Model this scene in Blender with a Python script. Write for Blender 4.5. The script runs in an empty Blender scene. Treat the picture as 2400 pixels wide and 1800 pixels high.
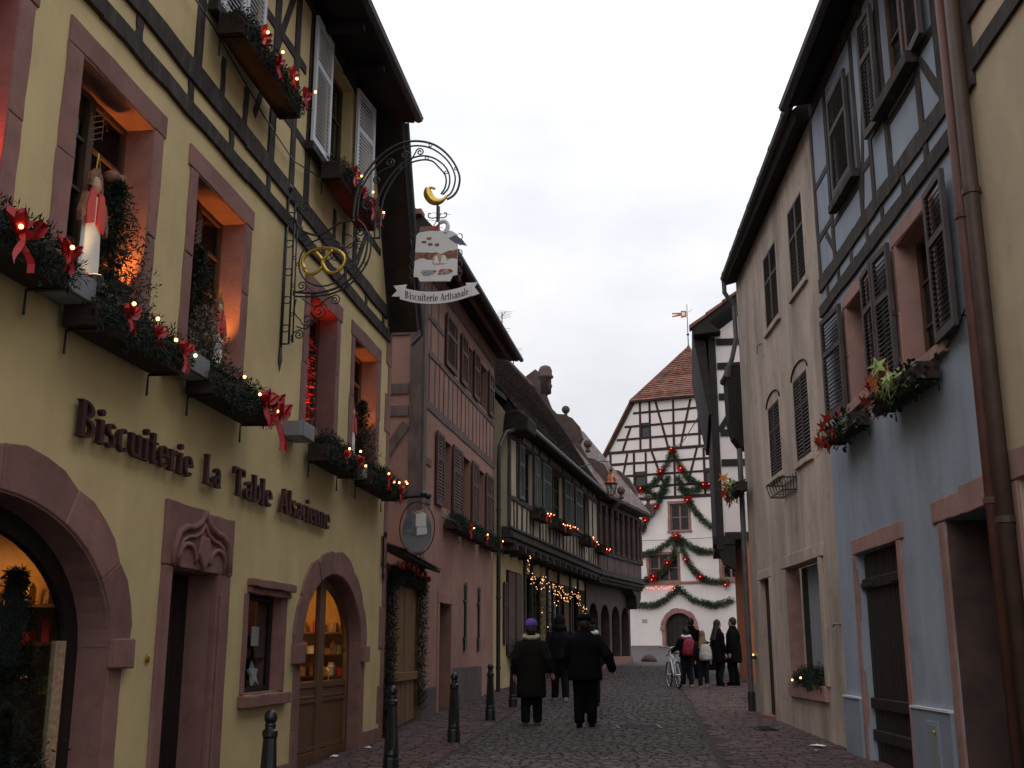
import bpy, bmesh, math, random
from math import sin, cos, pi, radians, hypot, atan2
from mathutils import Vector
random.seed(7)
R = random.uniform
SC = bpy.context.scene
COL = SC.collection

# ------------------------------------------------------------------ camera, sky, sun, exposure
cam_data = bpy.data.cameras.new('street_camera')
cam_data.sensor_width = 36.0
cam_data.lens = 39.0
cam_data.clip_end = 2000.0
camera = bpy.data.objects.new('street_camera', cam_data)
COL.objects.link(camera)
camera.location = (0, 0, 1.66)
camera.rotation_euler = (radians(90 + 13.662), 0, 0)
SC.camera = camera

SUN_EL, SUN_ROT = radians(24), radians(200)
world = bpy.data.worlds.new('World')
SC.world = world
world.use_nodes = True
wn, wl = world.node_tree.nodes, world.node_tree.links
wn.clear()
w_out = wn.new('ShaderNodeOutputWorld')
w_bg = wn.new('ShaderNodeBackground')
w_bg.inputs['Strength'].default_value = 0.125
w_sky = wn.new('ShaderNodeTexSky')
w_sky.sky_type = 'NISHITA'
w_sky.sun_disc = False
w_sky.sun_elevation = SUN_EL
w_sky.sun_rotation = SUN_ROT
w_tc = wn.new('ShaderNodeTexCoord')
w_map = wn.new('ShaderNodeMapping')
w_map.inputs['Scale'].default_value = (1.0, 1.0, 2.2)
w_no = wn.new('ShaderNodeTexNoise')
w_no.inputs['Scale'].default_value = 2.1
w_no.inputs['Detail'].default_value = 6
w_no.inputs['Roughness'].default_value = 0.55
w_ramp = wn.new('ShaderNodeValToRGB')
w_ramp.color_ramp.elements[0].position = 0.30
w_ramp.color_ramp.elements[0].color = (0.64, 0.66, 0.74, 1)
w_ramp.color_ramp.elements[1].position = 0.66
w_ramp.color_ramp.elements[1].color = (1.0, 0.985, 0.99, 1)
w_sep = wn.new('ShaderNodeSeparateXYZ')
w_ma = wn.new('ShaderNodeMath'); w_ma.operation = 'MULTIPLY_ADD'
w_ma.inputs[1].default_value = 10.0
w_ma.inputs[2].default_value = 5.9
w_mul = wn.new('ShaderNodeVectorMath'); w_mul.operation = 'SCALE'
w_mix = wn.new('ShaderNodeMix'); w_mix.data_type = 'RGBA'
w_mix.inputs['Factor'].default_value = 0.96
wl.new(w_tc.outputs['Generated'], w_map.inputs['Vector'])
wl.new(w_map.outputs['Vector'], w_no.inputs['Vector'])
wl.new(w_no.outputs['Fac'], w_ramp.inputs['Fac'])
wl.new(w_tc.outputs['Generated'], w_sep.inputs[0])
wl.new(w_sep.outputs['Z'], w_ma.inputs[0])
wl.new(w_ramp.outputs['Color'], w_mul.inputs[0])
wl.new(w_ma.outputs[0], w_mul.inputs['Scale'])
wl.new(w_sky.outputs['Color'], w_mix.inputs['A'])
wl.new(w_mul.outputs['Vector'], w_mix.inputs['B'])
wl.new(w_mix.outputs['Result'], w_bg.inputs['Color'])
wl.new(w_bg.outputs['Background'], w_out.inputs['Surface'])

sun_data = bpy.data.lights.new('sun', 'SUN')
sun_data.energy = 0.5
sun_data.angle = radians(35)
sun_data.color = (1.0, 0.95, 0.9)
sun = bpy.data.objects.new('sun', sun_data)
COL.objects.link(sun)
sun.rotation_euler = (radians(66), 0, pi - SUN_ROT)

SC.view_settings.view_transform = 'Standard'
SC.view_settings.look = 'None'
SC.view_settings.gamma = 1.0
SC.view_settings.exposure = 0.0
SC.view_settings.use_curve_mapping = False
SC.cycles.max_bounces = 6
SC.cycles.diffuse_bounces = 3
SC.cycles.transparent_max_bounces = 10

# ------------------------------------------------------------------ materials
def nodes_of(name):
    m = bpy.data.materials.new(name)
    m.use_nodes = True
    nt = m.node_tree
    b = nt.nodes['Principled BSDF']
    return m, nt, b

def mat(name, col, rough=.85, var=.18, scale=3.0, bump=.25, bscale=40.0, spec=.3, metal=0.0, alt=None,
        altscale=1.2, stretch=(1, 1, 1), rnd=0.0, coat=0.0, bdist=.01, streak=0.0):
    m, nt, b = nodes_of(name)
    N, L = nt.nodes.new, nt.links.new
    geo = N('ShaderNodeNewGeometry')
    mp = N('ShaderNodeMapping'); mp.inputs['Scale'].default_value = stretch
    L(geo.outputs['Position'], mp.inputs['Vector'])
    n1 = N('ShaderNodeTexNoise'); n1.inputs['Scale'].default_value = scale; n1.inputs['Detail'].default_value = 6
    L(mp.outputs['Vector'], n1.inputs['Vector'])
    r1 = N('ShaderNodeValToRGB')
    c0 = [max(0, c * (1 - var)) for c in col] + [1]; c1 = [min(1, c * (1 + var)) for c in col] + [1]
    r1.color_ramp.elements[0].position = .3; r1.color_ramp.elements[0].color = c0
    r1.color_ramp.elements[1].position = .7; r1.color_ramp.elements[1].color = c1
    L(n1.outputs['Fac'], r1.inputs['Fac'])
    out = r1.outputs['Color']
    if alt is not None:
        n2 = N('ShaderNodeTexNoise'); n2.inputs['Scale'].default_value = altscale; n2.inputs['Detail'].default_value = 8
        n2.inputs['Roughness'].default_value = .65
        L(mp.outputs['Vector'], n2.inputs['Vector'])
        r2 = N('ShaderNodeValToRGB')
        r2.color_ramp.elements[0].position = .50; r2.color_ramp.elements[0].color = (0, 0, 0, 1)
        r2.color_ramp.elements[1].position = .72; r2.color_ramp.elements[1].color = (1, 1, 1, 1)
        L(n2.outputs['Fac'], r2.inputs['Fac'])
        mx = N('ShaderNodeMix'); mx.data_type = 'RGBA'
        L(r2.outputs['Color'], mx.inputs['Factor'])
        L(out, mx.inputs['A']); mx.inputs['B'].default_value = list(alt) + [1]
        out = mx.outputs['Result']
    if streak:                                # rain streaks and grime blotches of their own shape
        for sc, st_, lo, hi, amt in ((1.0, (2.6, 2.6, .28), .50, .80, streak*.8), (2.6, (1, 1, 1), .56, .74, streak*.7), (.55, (1.0, 1.0, .6), .50, .72, streak*.6)):
            m3 = N('ShaderNodeMapping'); m3.inputs['Scale'].default_value = st_
            L(geo.outputs['Position'], m3.inputs['Vector'])
            n4 = N('ShaderNodeTexNoise'); n4.inputs['Scale'].default_value = sc; n4.inputs['Detail'].default_value = 7; n4.inputs['Roughness'].default_value = .62
            L(m3.outputs['Vector'], n4.inputs['Vector'])
            mr4 = N('ShaderNodeMapRange'); mr4.inputs['From Min'].default_value = lo; mr4.inputs['From Max'].default_value = hi
            mr4.inputs['To Min'].default_value = 1.0; mr4.inputs['To Max'].default_value = 1-amt
            L(n4.outputs['Fac'], mr4.inputs['Value'])
            v4 = N('ShaderNodeVectorMath'); v4.operation = 'SCALE'
            L(out, v4.inputs[0]); L(mr4.outputs['Result'], v4.inputs['Scale']); out = v4.outputs['Vector']
    if rnd:
        oi = N('ShaderNodeObjectInfo')
        mr = N('ShaderNodeMapRange'); mr.inputs['To Min'].default_value = 1 - rnd; mr.inputs['To Max'].default_value = 1 + rnd
        L(oi.outputs['Random'], mr.inputs['Value'])
        vm = N('ShaderNodeVectorMath'); vm.operation = 'SCALE'
        L(out, vm.inputs[0]); L(mr.outputs['Result'], vm.inputs['Scale'])
        out = vm.outputs['Vector']
    L(out, b.inputs['Base Color'])
    b.inputs['Roughness'].default_value = rough
    b.inputs['Specular IOR Level'].default_value = spec
    b.inputs['Metallic'].default_value = metal
    if coat:
        b.inputs['Coat Weight'].default_value = coat
    if bump:
        n3 = N('ShaderNodeTexNoise'); n3.inputs['Scale'].default_value = bscale; n3.inputs['Detail'].default_value = 8
        n3.inputs['Roughness'].default_value = .6
        L(mp.outputs['Vector'], n3.inputs['Vector'])
        bp = N('ShaderNodeBump'); bp.inputs['Strength'].default_value = bump; bp.inputs['Distance'].default_value = bdist
        L(n3.outputs['Fac'], bp.inputs['Height'])
        L(bp.outputs['Normal'], b.inputs['Normal'])
    return m

def emit(name, col, strength):
    m, nt, b = nodes_of(name)
    b.inputs['Base Color'].default_value = list(col) + [1]
    b.inputs['Emission Color'].default_value = list(col) + [1]
    b.inputs['Emission Strength'].default_value = strength
    return m

def glass(name, tint=(.9, .95, .95), refl=1.0):
    m = bpy.data.materials.new(name); m.use_nodes = True
    nt = m.node_tree; nt.nodes.clear()
    N, L = nt.nodes.new, nt.links.new
    o = N('ShaderNodeOutputMaterial'); mx = N('ShaderNodeMixShader'); t = N('ShaderNodeBsdfTransparent'); g = N('ShaderNodeBsdfGlossy')
    f = N('ShaderNodeFresnel'); f.inputs['IOR'].default_value = 1.5
    no = N('ShaderNodeTexNoise'); no.inputs['Scale'].default_value = 3.0
    bp = N('ShaderNodeBump'); bp.inputs['Strength'].default_value = .06; bp.inputs['Distance'].default_value = .02
    geo = N('ShaderNodeNewGeometry')
    L(geo.outputs['Position'], no.inputs['Vector']); L(no.outputs['Fac'], bp.inputs['Height'])
    L(bp.outputs['Normal'], g.inputs['Normal'])
    t.inputs['Color'].default_value = list(tint) + [1]
    g.inputs['Color'].default_value = (refl, refl, refl, 1); g.inputs['Roughness'].default_value = .03
    mi = N('ShaderNodeMapRange'); mi.inputs['To Min'].default_value = 1.5; mi.inputs['To Max'].default_value = 1/1.5
    L(geo.outputs['Backfacing'], mi.inputs['Value']); L(mi.outputs['Result'], f.inputs['IOR'])
    L(f.outputs['Fac'], mx.inputs['Fac']); L(t.outputs[0], mx.inputs[1]); L(g.outputs[0], mx.inputs[2])
    L(mx.outputs[0], o.inputs['Surface'])
    return m

M = {}
M['yellow'] = mat('yellow_plaster', (.62, .49, .25), var=.09, scale=1.6, bump=.35, bscale=60, alt=(.54, .43, .22), altscale=.7, streak=.14)
M['sandstone'] = mat('pink_sandstone', (.255, .130, .112), var=.2, scale=5, bump=.5, bscale=35, alt=(.20, .118, .105), altscale=2.5, rnd=.12, streak=.25)
M['sandstone_pale'] = mat('pale_pink_sandstone', (.33, .19, .165), var=.18, scale=5, bump=.5, bscale=35, alt=(.25, .17, .15), altscale=2.5, rnd=.12, streak=.25)
M['timber'] = mat('old_dark_timber', (.036, .027, .025), var=.4, scale=9, bump=.7, bscale=26, stretch=(1, 1, .35), alt=(.082, .070, .066), altscale=7, rnd=.15)
M['timber_red'] = mat('brown_red_timber', (.036, .017, .017), var=.3, scale=4, bump=.4, bscale=20, rnd=.15)
M['soffit'] = mat('dark_board_soffit', (.018, .014, .013), var=.3, scale=4, bump=.3, bscale=20)
M['white_paint'] = mat('white_shutter_paint', (.60, .62, .66), rough=.55, var=.08, bump=.12, bscale=30, spec=.4)
M['brown_wood'] = mat('brown_window_wood', (.085, .045, .026), rough=.6, var=.25, scale=6, bump=.25, bscale=30, stretch=(1, 1, .3))
M['door_wood'] = mat('honey_brown_door_wood', (.125, .062, .028), rough=.5, var=.25, scale=5, bump=.25, bscale=25, stretch=(3, 3, .3), spec=.4)
M['dark_door'] = mat('dark_brown_door_wood', (.018, .0125, .010), rough=.6, var=.3, scale=5, bump=.3, bscale=25, stretch=(3, 3, .3))
M['glass'] = glass('window_glass', refl=.34)
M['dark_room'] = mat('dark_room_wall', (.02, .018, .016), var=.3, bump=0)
M['iron'] = mat('dark_green_wrought_iron', (.012, .020, .022), rough=.42, var=.3, scale=30, bump=.2, bscale=60, spec=.5)
M['black_iron'] = mat('black_cast_iron', (.012, .014, .015), rough=.38, var=.3, scale=20, bump=.2, bscale=80, spec=.5)
M['gold'] = mat('gilded_metal', (.60, .40, .08), rough=.32, var=.15, scale=20, bump=.1, metal=.85)
M['letter'] = mat('dark_oxblood_letter_paint', (.045, .015, .014), rough=.5, var=.25, bump=.15, bscale=30)
M['lamp_grey'] = mat('grey_floodlight_enamel', (.17, .175, .19), rough=.4, var=.08, bump=.05, spec=.4)
M['needle'] = mat('fir_needles', (.009, .020, .010), rough=.7, var=.5, scale=20, bump=0)
M['needle_light'] = mat('lighter_fir_needles', (.03, .052, .022), rough=.7, var=.5, scale=20, bump=0)
M['frost'] = mat('frosted_fir_needles', (.16, .13, .10), rough=.7, var=.4, scale=20, bump=0)
M['bow'] = mat('red_satin_ribbon', (.36, .010, .012), rough=.42, var=.2, bump=.1, bscale=20, spec=.35)
M['bulb'] = emit('warm_light_bulb', (1.0, .42, .11), 9)
M['bulb_red'] = emit('red_light_bulb', (1.0, .10, .04), 9)
M['bulb_white'] = emit('pale_warm_light_bulb', (1.0, .50, .22), 3.5)
M['box_wood'] = mat('dark_planter_wood', (.035, .022, .016), rough=.8, var=.3, bump=.4, bscale=20, stretch=(1, 1, 1))
M['cobble'] = mat('granite_cobble', (.090, .074, .072), rough=.75, var=.35, scale=9, bump=.4, bscale=45, alt=(.045, .038, .038), altscale=3, rnd=.3, spec=.35)
M['cobble_bed'] = mat('cobble_joint_sand', (.032, .027, .026), var=.3, scale=12, bump=.5, bscale=60)
M['paver'] = mat('porphyry_paver', (.078, .046, .044), rough=.75, var=.3, scale=6, bump=.35, bscale=45, alt=(.052, .042, .041), altscale=2, rnd=.2, spec=.35)
M['kerb'] = mat('granite_kerb', (.065, .054, .053), rough=.75, var=.25, scale=6, bump=.4, bscale=40, rnd=.15)
M['ground'] = mat('ground_earth', (.07, .06, .055), var=.3, bump=.3)
M['roof_tile'] = mat('weathered_brown_roof_tile', (.10, .072, .064), rough=.85, var=.5, scale=5, bump=.4, bscale=25, alt=(.24, .22, .205), altscale=3.5, rnd=.3)
M['roof_red'] = mat('old_red_roof_tile', (.185, .075, .052), rough=.85, var=.4, scale=2.5, bump=.4, bscale=25, alt=(.16, .13, .10), altscale=2.4, rnd=.3)
M['pink'] = mat('pink_brown_plaster', (.285, .155, .12), var=.12, scale=1.5, bump=.3, bscale=50, alt=(.23, .13, .105), altscale=.9, streak=.28)
M['pink_dark'] = mat('grey_brown_plinth', (.085, .065, .062), var=.2, bump=.4, bscale=40)
M['ochre_plaster'] = mat('pale_yellow_plaster', (.44, .355, .18), var=.12, scale=1.5, bump=.3, bscale=50, alt=(.36, .30, .16), altscale=.9, streak=.2)
M['cream'] = mat('cream_infill_plaster', (.36, .31, .22), var=.12, scale=1.5, bump=.3, bscale=50, streak=.2)
M['blue'] = mat('grey_blue_plaster', (.29, .335, .40), var=.10, scale=1.3, bump=.35, bscale=50, alt=(.225, .26, .315), altscale=.9, stretch=(1, 1, .5), streak=.24)
M['blue_dark'] = mat('slate_blue_plinth', (.21, .25, .30), var=.12, scale=2, bump=.35, bscale=50)
M['tan'] = mat('weathered_tan_plaster', (.43, .35, .285), var=.18, scale=1.4, bump=.5, bscale=30, alt=(.20, .165, .14), altscale=.9, stretch=(1.2, 1.2, .35), streak=.42)
M['beige'] = mat('beige_plaster', (.46, .36, .25), var=.1, scale=1.4, bump=.3, bscale=50, streak=.15)
M['white_wall'] = mat('white_house_plaster', (.66, .60, .57), var=.06, scale=.7, bump=.25, bscale=30, streak=.10)
M['shutter_dark'] = mat('dark_brown_shutter_paint', (.040, .028, .024), rough=.6, var=.3, bump=.2, bscale=30, rnd=.1)
M['shutter_red'] = mat('red_brown_shutter_paint', (.075, .040, .033), rough=.65, var=.3, bump=.2, bscale=30, rnd=.1)
M['shutter_grey'] = mat('grey_brown_weathered_shutter', (.066, .053, .050), rough=.7, var=.3, bump=.3, bscale=30, rnd=.1)
M['shutter_green'] = mat('grey_green_shutter_paint', (.075, .088, .082), rough=.65, var=.25, bump=.2, bscale=30, rnd=.1)
M['gutter'] = mat('dull_zinc_gutter', (.075, .072, .075), rough=.5, var=.25, scale=5, bump=.15, spec=.4)
M['pipe_red'] = mat('oxide_red_downpipe', (.105, .045, .034), rough=.55, var=.2, scale=5, bump=.15)
M['pipe_brown'] = mat('brown_downpipe', (.065, .04, .03), rough=.55, var=.2, scale=5, bump=.15)
M['copper'] = mat('copper_lantern', (.36, .11, .055), rough=.4, var=.25, scale=8, bump=.1, metal=.7)
M['cloth_black'] = mat('black_coat_cloth', (.005, .005, .006), rough=.95, spec=.08, var=.3, scale=8, bump=.3, bscale=40)
M['cloth_dark'] = mat('charcoal_cloth', (.009, .009, .011), rough=.95, spec=.1, var=.3, scale=8, bump=.3, bscale=40)
M['cloth_brown'] = mat('dark_brown_cloth', (.011, .0085, .008), rough=.95, spec=.1, var=.3, scale=8, bump=.3, bscale=40)
M['jeans'] = mat('dark_denim', (.011, .013, .018), rough=.95, spec=.1, var=.3, scale=8, bump=.3, bscale=60)
M['purple'] = mat('purple_wool', (.13, .065, .30), rough=.95, var=.25, scale=20, bump=.6, bscale=120)
M['fur'] = mat('pale_fur_collar', (.40, .34, .24), rough=.95, var=.35, scale=30, bump=.8, bscale=100)
M['white_cloth'] = mat('off_white_cloth', (.55, .56, .56), rough=.85, var=.15, scale=12, bump=.3)
M['pack_red'] = mat('crimson_backpack_cloth', (.22, .015, .035), rough=.7, var=.6, scale=18, bump=.3, bscale=40)
M['pack_grey'] = mat('pale_grey_backpack_cloth', (.36, .335, .33), rough=.75, var=.15, scale=10, bump=.3)
M['skin'] = mat('skin', (.42, .23, .165), rough=.55, var=.08, bump=.05)
M['hair_dark'] = mat('dark_brown_hair', (.018, .012, .009), rough=.6, var=.4, scale=30, bump=.5, bscale=60)
M['hair_blond'] = mat('dark_blond_hair', (.16, .10, .05), rough=.6, var=.35, scale=30, bump=.5, bscale=60)
M['rubber'] = mat('black_rubber', (.012, .012, .012), rough=.8, bump=.1)
M['chrome'] = mat('bright_metal', (.55, .56, .58), rough=.3, var=.05, bump=0, metal=.9)
M['shoe_grey'] = mat('worn_grey_shoe', (.22, .22, .21), rough=.8, bump=.2)
M['shoe_brown'] = mat('worn_brown_boot', (.05, .04, .033), rough=.75, bump=.2)
M['paper'] = mat('white_paper', (.72, .72, .72), rough=.8, var=.05, bump=.2)
M['sign_white'] = mat('off_white_sign_paint', (.62, .62, .61), rough=.5, var=.05, bump=.05)
M['sign_text'] = mat('dark_maroon_sign_paint', (.06, .012, .016), rough=.5, var=.1, bump=0)
M['sign_brown'] = mat('russet_sign_paint', (.20, .09, .05), rough=.6, var=.5, scale=30, bump=0)
M['sign_tan'] = mat('tan_sign_paint', (.42, .28, .17), rough=.6, var=.3, scale=30, bump=0)
M['sign_blue'] = mat('slate_blue_sign_paint', (.10, .12, .17), rough=.6, var=.2, scale=30, bump=0)
M['sign_grey'] = mat('blue_grey_sign_paint', (.26, .29, .33), rough=.6, var=.2, scale=30, bump=0)
M['leaf_red'] = mat('red_maple_leaf', (.30, .03, .018), rough=.5, var=.4, scale=15, bump=.1)
M['leaf_orange'] = mat('orange_maple_leaf', (.42, .15, .03), rough=.5, var=.4, scale=15, bump=.1)
M['leaf_green'] = mat('pale_ivy_leaf', (.20, .27, .075), rough=.5, var=.4, scale=15, bump=.1)
M['leaf_dark'] = mat('dark_ivy_leaf', (.025, .045, .02), rough=.6, var=.4, scale=15, bump=.1)
M['orange_wall'] = mat('orange_plaster', (.42, .13, .045), var=.12, bump=.3)
M['ochre_wall'] = mat('lit_shop_back_wall', (.62, .36, .12), var=.25, scale=3, bump=.1)
M['gate_wood'] = mat('tan_plank_gate', (.17, .092, .036), rough=.75, var=.25, scale=4, bump=.35, bscale=25, stretch=(3, 3, .3), rnd=.1)
M['curtain'] = mat('blue_grey_painted_board', (.21, .23, .245), rough=.8, var=.12, scale=5, bump=.3, stretch=(3, 3, .2))
M['snow_white'] = mat('white_figure_paint', (.78, .74, .66), rough=.5, var=.05, bump=.05)
M['figure_red'] = mat('red_figure_paint', (.50, .03, .02), rough=.4, var=.15, bump=.05)

# ------------------------------------------------------------------ mesh builder
class MB:
    def __init__(self, sg=1):
        self.v = []; self.f = []; self.sg = sg
    def pts(self, ps):
        i = len(self.v)
        self.v += [(p[0], self.sg * p[1], p[2]) for p in ps]
        return i
    def hexa(self, p):                       # 8 points: bottom ring 0-3, top ring 4-7
        i = self.pts(p)
        self.f += [(i, i+1, i+2, i+3), (i+4, i+5, i+6, i+7), (i, i+1, i+5, i+4), (i+1, i+2, i+6, i+5), (i+2, i+3, i+7, i+6), (i+3, i, i+4, i+7)]
        return self
    def box(self, s0, s1, o0, o1, z0, z1):
        return self.hexa([(s0, o0, z0), (s1, o0, z0), (s1, o1, z0), (s0, o1, z0), (s0, o0, z1), (s1, o0, z1), (s1, o1, z1), (s0, o1, z1)])
    def quad(self, a, b, c, d):
        i = self.pts([a, b, c, d]); self.f.append((i, i+1, i+2, i+3)); return self
    def tri(self, a, b, c):
        i = self.pts([a, b, c]); self.f.append((i, i+1, i+2)); return self
    def prism(self, poly, o0, o1):           # polygon in (s, z), extruded over o
        n = len(poly)
        i = self.pts([(p[0], o0, p[1]) for p in poly]); j = self.pts([(p[0], o1, p[1]) for p in poly])
        self.f.append(tuple(range(i, i+n))); self.f.append(tuple(range(j, j+n)))
        for k in range(n):
            l = (k+1) % n
            self.f.append((i+k, i+l, j+l, j+k))
        return self
    def prismz(self, poly, z0, z1):          # polygon in (s, o), extruded over z
        n = len(poly)
        i = self.pts([(p[0], p[1], z0) for p in poly]); j = self.pts([(p[0], p[1], z1) for p in poly])
        self.f.append(tuple(range(i, i+n))); self.f.append(tuple(range(j, j+n)))
        for k in range(n):
            l = (k+1) % n
            self.f.append((i+k, i+l, j+l, j+k))
        return self
    def prisms(self, poly, s0, s1):          # polygon in (o, z), extruded over s
        n = len(poly)
        i = self.pts([(s0, p[0], p[1]) for p in poly]); j = self.pts([(s1, p[0], p[1]) for p in poly])
        self.f.append(tuple(range(i, i+n))); self.f.append(tuple(range(j, j+n)))
        for k in range(n):
            l = (k+1) % n
            self.f.append((i+k, i+l, j+l, j+k))
        return self
    def tube(self, path, r, n=6, closed=False, sx=1.0):
        P = [Vector(p) for p in path]; m = len(P)
        rr = r if isinstance(r, (list, tuple)) else [r] * m
        rings = []; up = None
        for k in range(m):
            if closed: t = P[(k+1) % m] - P[k-1]
            else: t = P[min(k+1, m-1)] - P[max(k-1, 0)]
            if t.length < 1e-9: t = Vector((0, 0, 1))
            t.normalize()
            if up is None:
                up = Vector((0, 0, 1)) if abs(t.z) < .9 else Vector((1, 0, 0))
            a = t.cross(up)
            if a.length < 1e-6: a = t.cross(Vector((0, 1, 0)))
            a.normalize(); b = a.cross(t); b.normalize(); up = b
            rings.append(self.pts([P[k] + (a * cos(2*pi*q/n) * sx + b * sin(2*pi*q/n)) * rr[k] for q in range(n)]))
        for k in range(m if closed else m-1):
            i, j = rings[k], rings[(k+1) % m]
            for q in range(n):
                w = (q+1) % n
                self.f.append((i+q, i+w, j+w, j+q))
        if not closed:
            self.f.append(tuple(range(rings[0], rings[0]+n))); self.f.append(tuple(range(rings[-1], rings[-1]+n)))
        return self
    def loft(self, rings_pts):               # list of equally long closed point rings
        idx = [self.pts(r) for r in rings_pts]; n = len(rings_pts[0])
        for a, b in zip(idx, idx[1:]):
            for q in range(n):
                w = (q+1) % n
                self.f.append((a+q, a+w, b+w, b+q))
        self.f.append(tuple(range(idx[0], idx[0]+n))); self.f.append(tuple(range(idx[-1], idx[-1]+n)))
        return self
    def lathe(self, prof, c=(0, 0, 0), n=12, sy=1.0):   # profile (r, z)
        return self.loft([[(c[0] + r*cos(2*pi*q/n), c[1] + sy*r*sin(2*pi*q/n), c[2] + z) for q in range(n)] for r, z in prof])
    def ball(self, c, r, n=8, m=5, sx=1, sy=1, sz=1):
        pr = []
        for k in range(m+1):
            a = -pi/2 + pi*k/m
            pr.append((max(cos(a), .02)*r, sin(a)*r*sz))
        return self.loft([[(c[0] + sx*q0*cos(2*pi*q/n), c[1] + sy*q0*sin(2*pi*q/n), c[2] + z) for q in range(n)] for q0, z in pr])
    def mesh(self, name='part', smooth=False, recalc=True):
        me = bpy.data.meshes.new(name)
        me.from_pydata(self.v, [], self.f)
        if recalc:
            bm = bmesh.new(); bm.from_mesh(me)
            bmesh.ops.recalc_face_normals(bm, faces=bm.faces)
            bm.to_mesh(me); bm.free()
        if smooth:
            for p in me.polygons: p.use_smooth = True
        me.update()
        return me
    def build(self, name, material, parent=None, smooth=False, bevel=0, recalc=True, loc=None, label=None):
        me = self.mesh(name, smooth, recalc)
        me.materials.append(M[material] if isinstance(material, str) else material)
        o = bpy.data.objects.new(name, me)
        COL.objects.link(o)
        if parent: o.parent = parent
        if loc: o.location = loc
        if bevel:
            bv = o.modifiers.new('bevel', 'BEVEL'); bv.width = bevel; bv.segments = 2; bv.limit_method = 'ANGLE'
        if label: o['label'] = label
        return o

def share(src, parent=None, loc=None, rot=None, scale=None, name=None):
    o = src.copy(); COL.objects.link(o)
    if name: o.name = name
    o.parent = parent if parent is not None else src.parent
    if loc is not None: o.location = loc
    if rot is not None: o.rotation_euler = rot
    if scale is not None: o.scale = scale
    return o

def obj_of(me, name, parent, loc=(0, 0, 0), rot=(0, 0, 0), scale=None):
    o = bpy.data.objects.new(name, me); COL.objects.link(o); o.parent = parent; o.location = loc; o.rotation_euler = rot
    if scale: o.scale = scale
    return o

def thing(name, label, cat, loc=(0, 0, 0), rz=0.0, group=None):
    o = bpy.data.objects.new(name, None); COL.objects.link(o)
    o.empty_display_size = .3
    o.location = loc; o.rotation_euler = (0, 0, rz)
    o['label'] = label; o['category'] = cat
    if group: o['group'] = group
    return o

def tag(o, label, cat, group=None):
    o['label'] = label; o['category'] = cat
    if group: o['group'] = group
    return o

def gz(y):                                    # street rises gently, steeper near the square
    if y < 46: return .026 * y
    return 1.196 + (y - 46) * .043 if y < 68 else 1.196 + 22 * .043

class Frame:
    """a street front: x along the front, o outwards to the street, z up; sg -1 on the left side, +1 on the right"""
    def __init__(self, x, y, ang, sg):
        self.x, self.y, self.ang, self.sg = x, y, ang, sg
        self.d = (sin(ang), cos(ang)); self.n = (-sg*cos(ang), sg*sin(ang))
        self.rz = pi/2 - ang
    def w(self, s, o, z=0.0):
        return (self.x + self.d[0]*s + self.n[0]*o, self.y + self.d[1]*s + self.n[1]*o, z)
    def g(self, s, o=0.0):
        return gz(self.w(s, o)[1])
    def root(self, name, label, cat, s=0, o=0, z=0, group=None, extra=0.0):
        return thing(name, label, cat, self.w(s, o, z), self.rz + extra, group)
    def mb(self): return MB(self.sg)

# ------------------------------------------------------------------ building pieces
def wall(F, s0, s1, z0, z1, ops, name, material, root, o=0.0, depth=.24, back=True):
    """plaster front with real openings and reveals; ops: dict s0 s1 z0 z1 and optional arch curve"""
    mb = F.mb()
    S = sorted({s0, s1} | {q for p in ops for q in (p['s0'], p['s1'])}); S = [s for s in S if s0 <= s <= s1]
    Z = sorted({z0, z1} | {q for p in ops for q in (p['z0'], p['z1'])}); Z = [z for z in Z if z0 <= z <= z1]
    for a, b in zip(S, S[1:]):
        for c, d in zip(Z, Z[1:]):
            ms, mz = (a+b)/2, (c+d)/2
            if any(p['s0'] < ms < p['s1'] and p['z0'] < mz < p['z1'] for p in ops): continue
            mb.quad((a, o, c), (b, o, c), (b, o, d), (a, o, d))
    for p in ops:
        a, b, c, d = p['s0'], p['s1'], p['z0'], p['z1']; i = o - p.get('depth', depth)
        curve = p.get('arch')
        if curve:
            for (x0, y0), (x1, y1) in zip(curve, curve[1:]):
                mb.quad((x0, o, y0), (x1, o, y1), (x1, o, d), (x0, o, d))
                mb.quad((x0, o, y0), (x1, o, y1), (x1, i, y1), (x0, i, y0))
            zs = curve[0][1]; ze = curve[-1][1]
        else:
            zs = ze = d
            mb.quad((a, o, d), (b, o, d), (b, i, d), (a, i, d))
        mb.quad((a, o, c), (a, o, zs), (a, i, zs), (a, i, c))
        mb.quad((b, o, c), (b, o, ze), (b, i, ze), (b, i, c))
        mb.quad((a, o, c), (b, o, c), (b, i, c), (a, i, c))
    return mb.build(name, material, root, recalc=False)

def ellipse_arch(c, hw, spring, rise, n=24):
    return [(c - hw*cos(pi*k/n), spring + rise*sin(pi*k/n)) for k in range(n+1)]

def beam(F, root, a, b, w, o0=-.02, o1=.022, material='timber', name='beam', jit=.012, n=4):
    """hewn timber from a to b in (s, z)"""
    mb = F.mb()
    ax, az = a; bx, bz = b
    L = hypot(bx-ax, bz-az); ux, uz = (bx-ax)/L, (bz-az)/L; px, pz = -uz, ux
    o1 += R(-.004, .004)
    rings = []
    for k in range(n+1):
        t = L*k/n; h1 = w/2 + R(-jit, jit); h0 = w/2 + R(-jit, jit)
        cx, cz = ax+ux*t, az+uz*t
        rings.append([(cx-px*h0, o0, cz-pz*h0), (cx+px*h1, o0, cz+pz*h1), (cx+px*(h1-.008), o1, cz+pz*(h1-.008)), (cx-px*(h0-.008), o1, cz-pz*(h0-.008))])
    mb.loft(rings)
    return mb.build(name, material, root)

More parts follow.
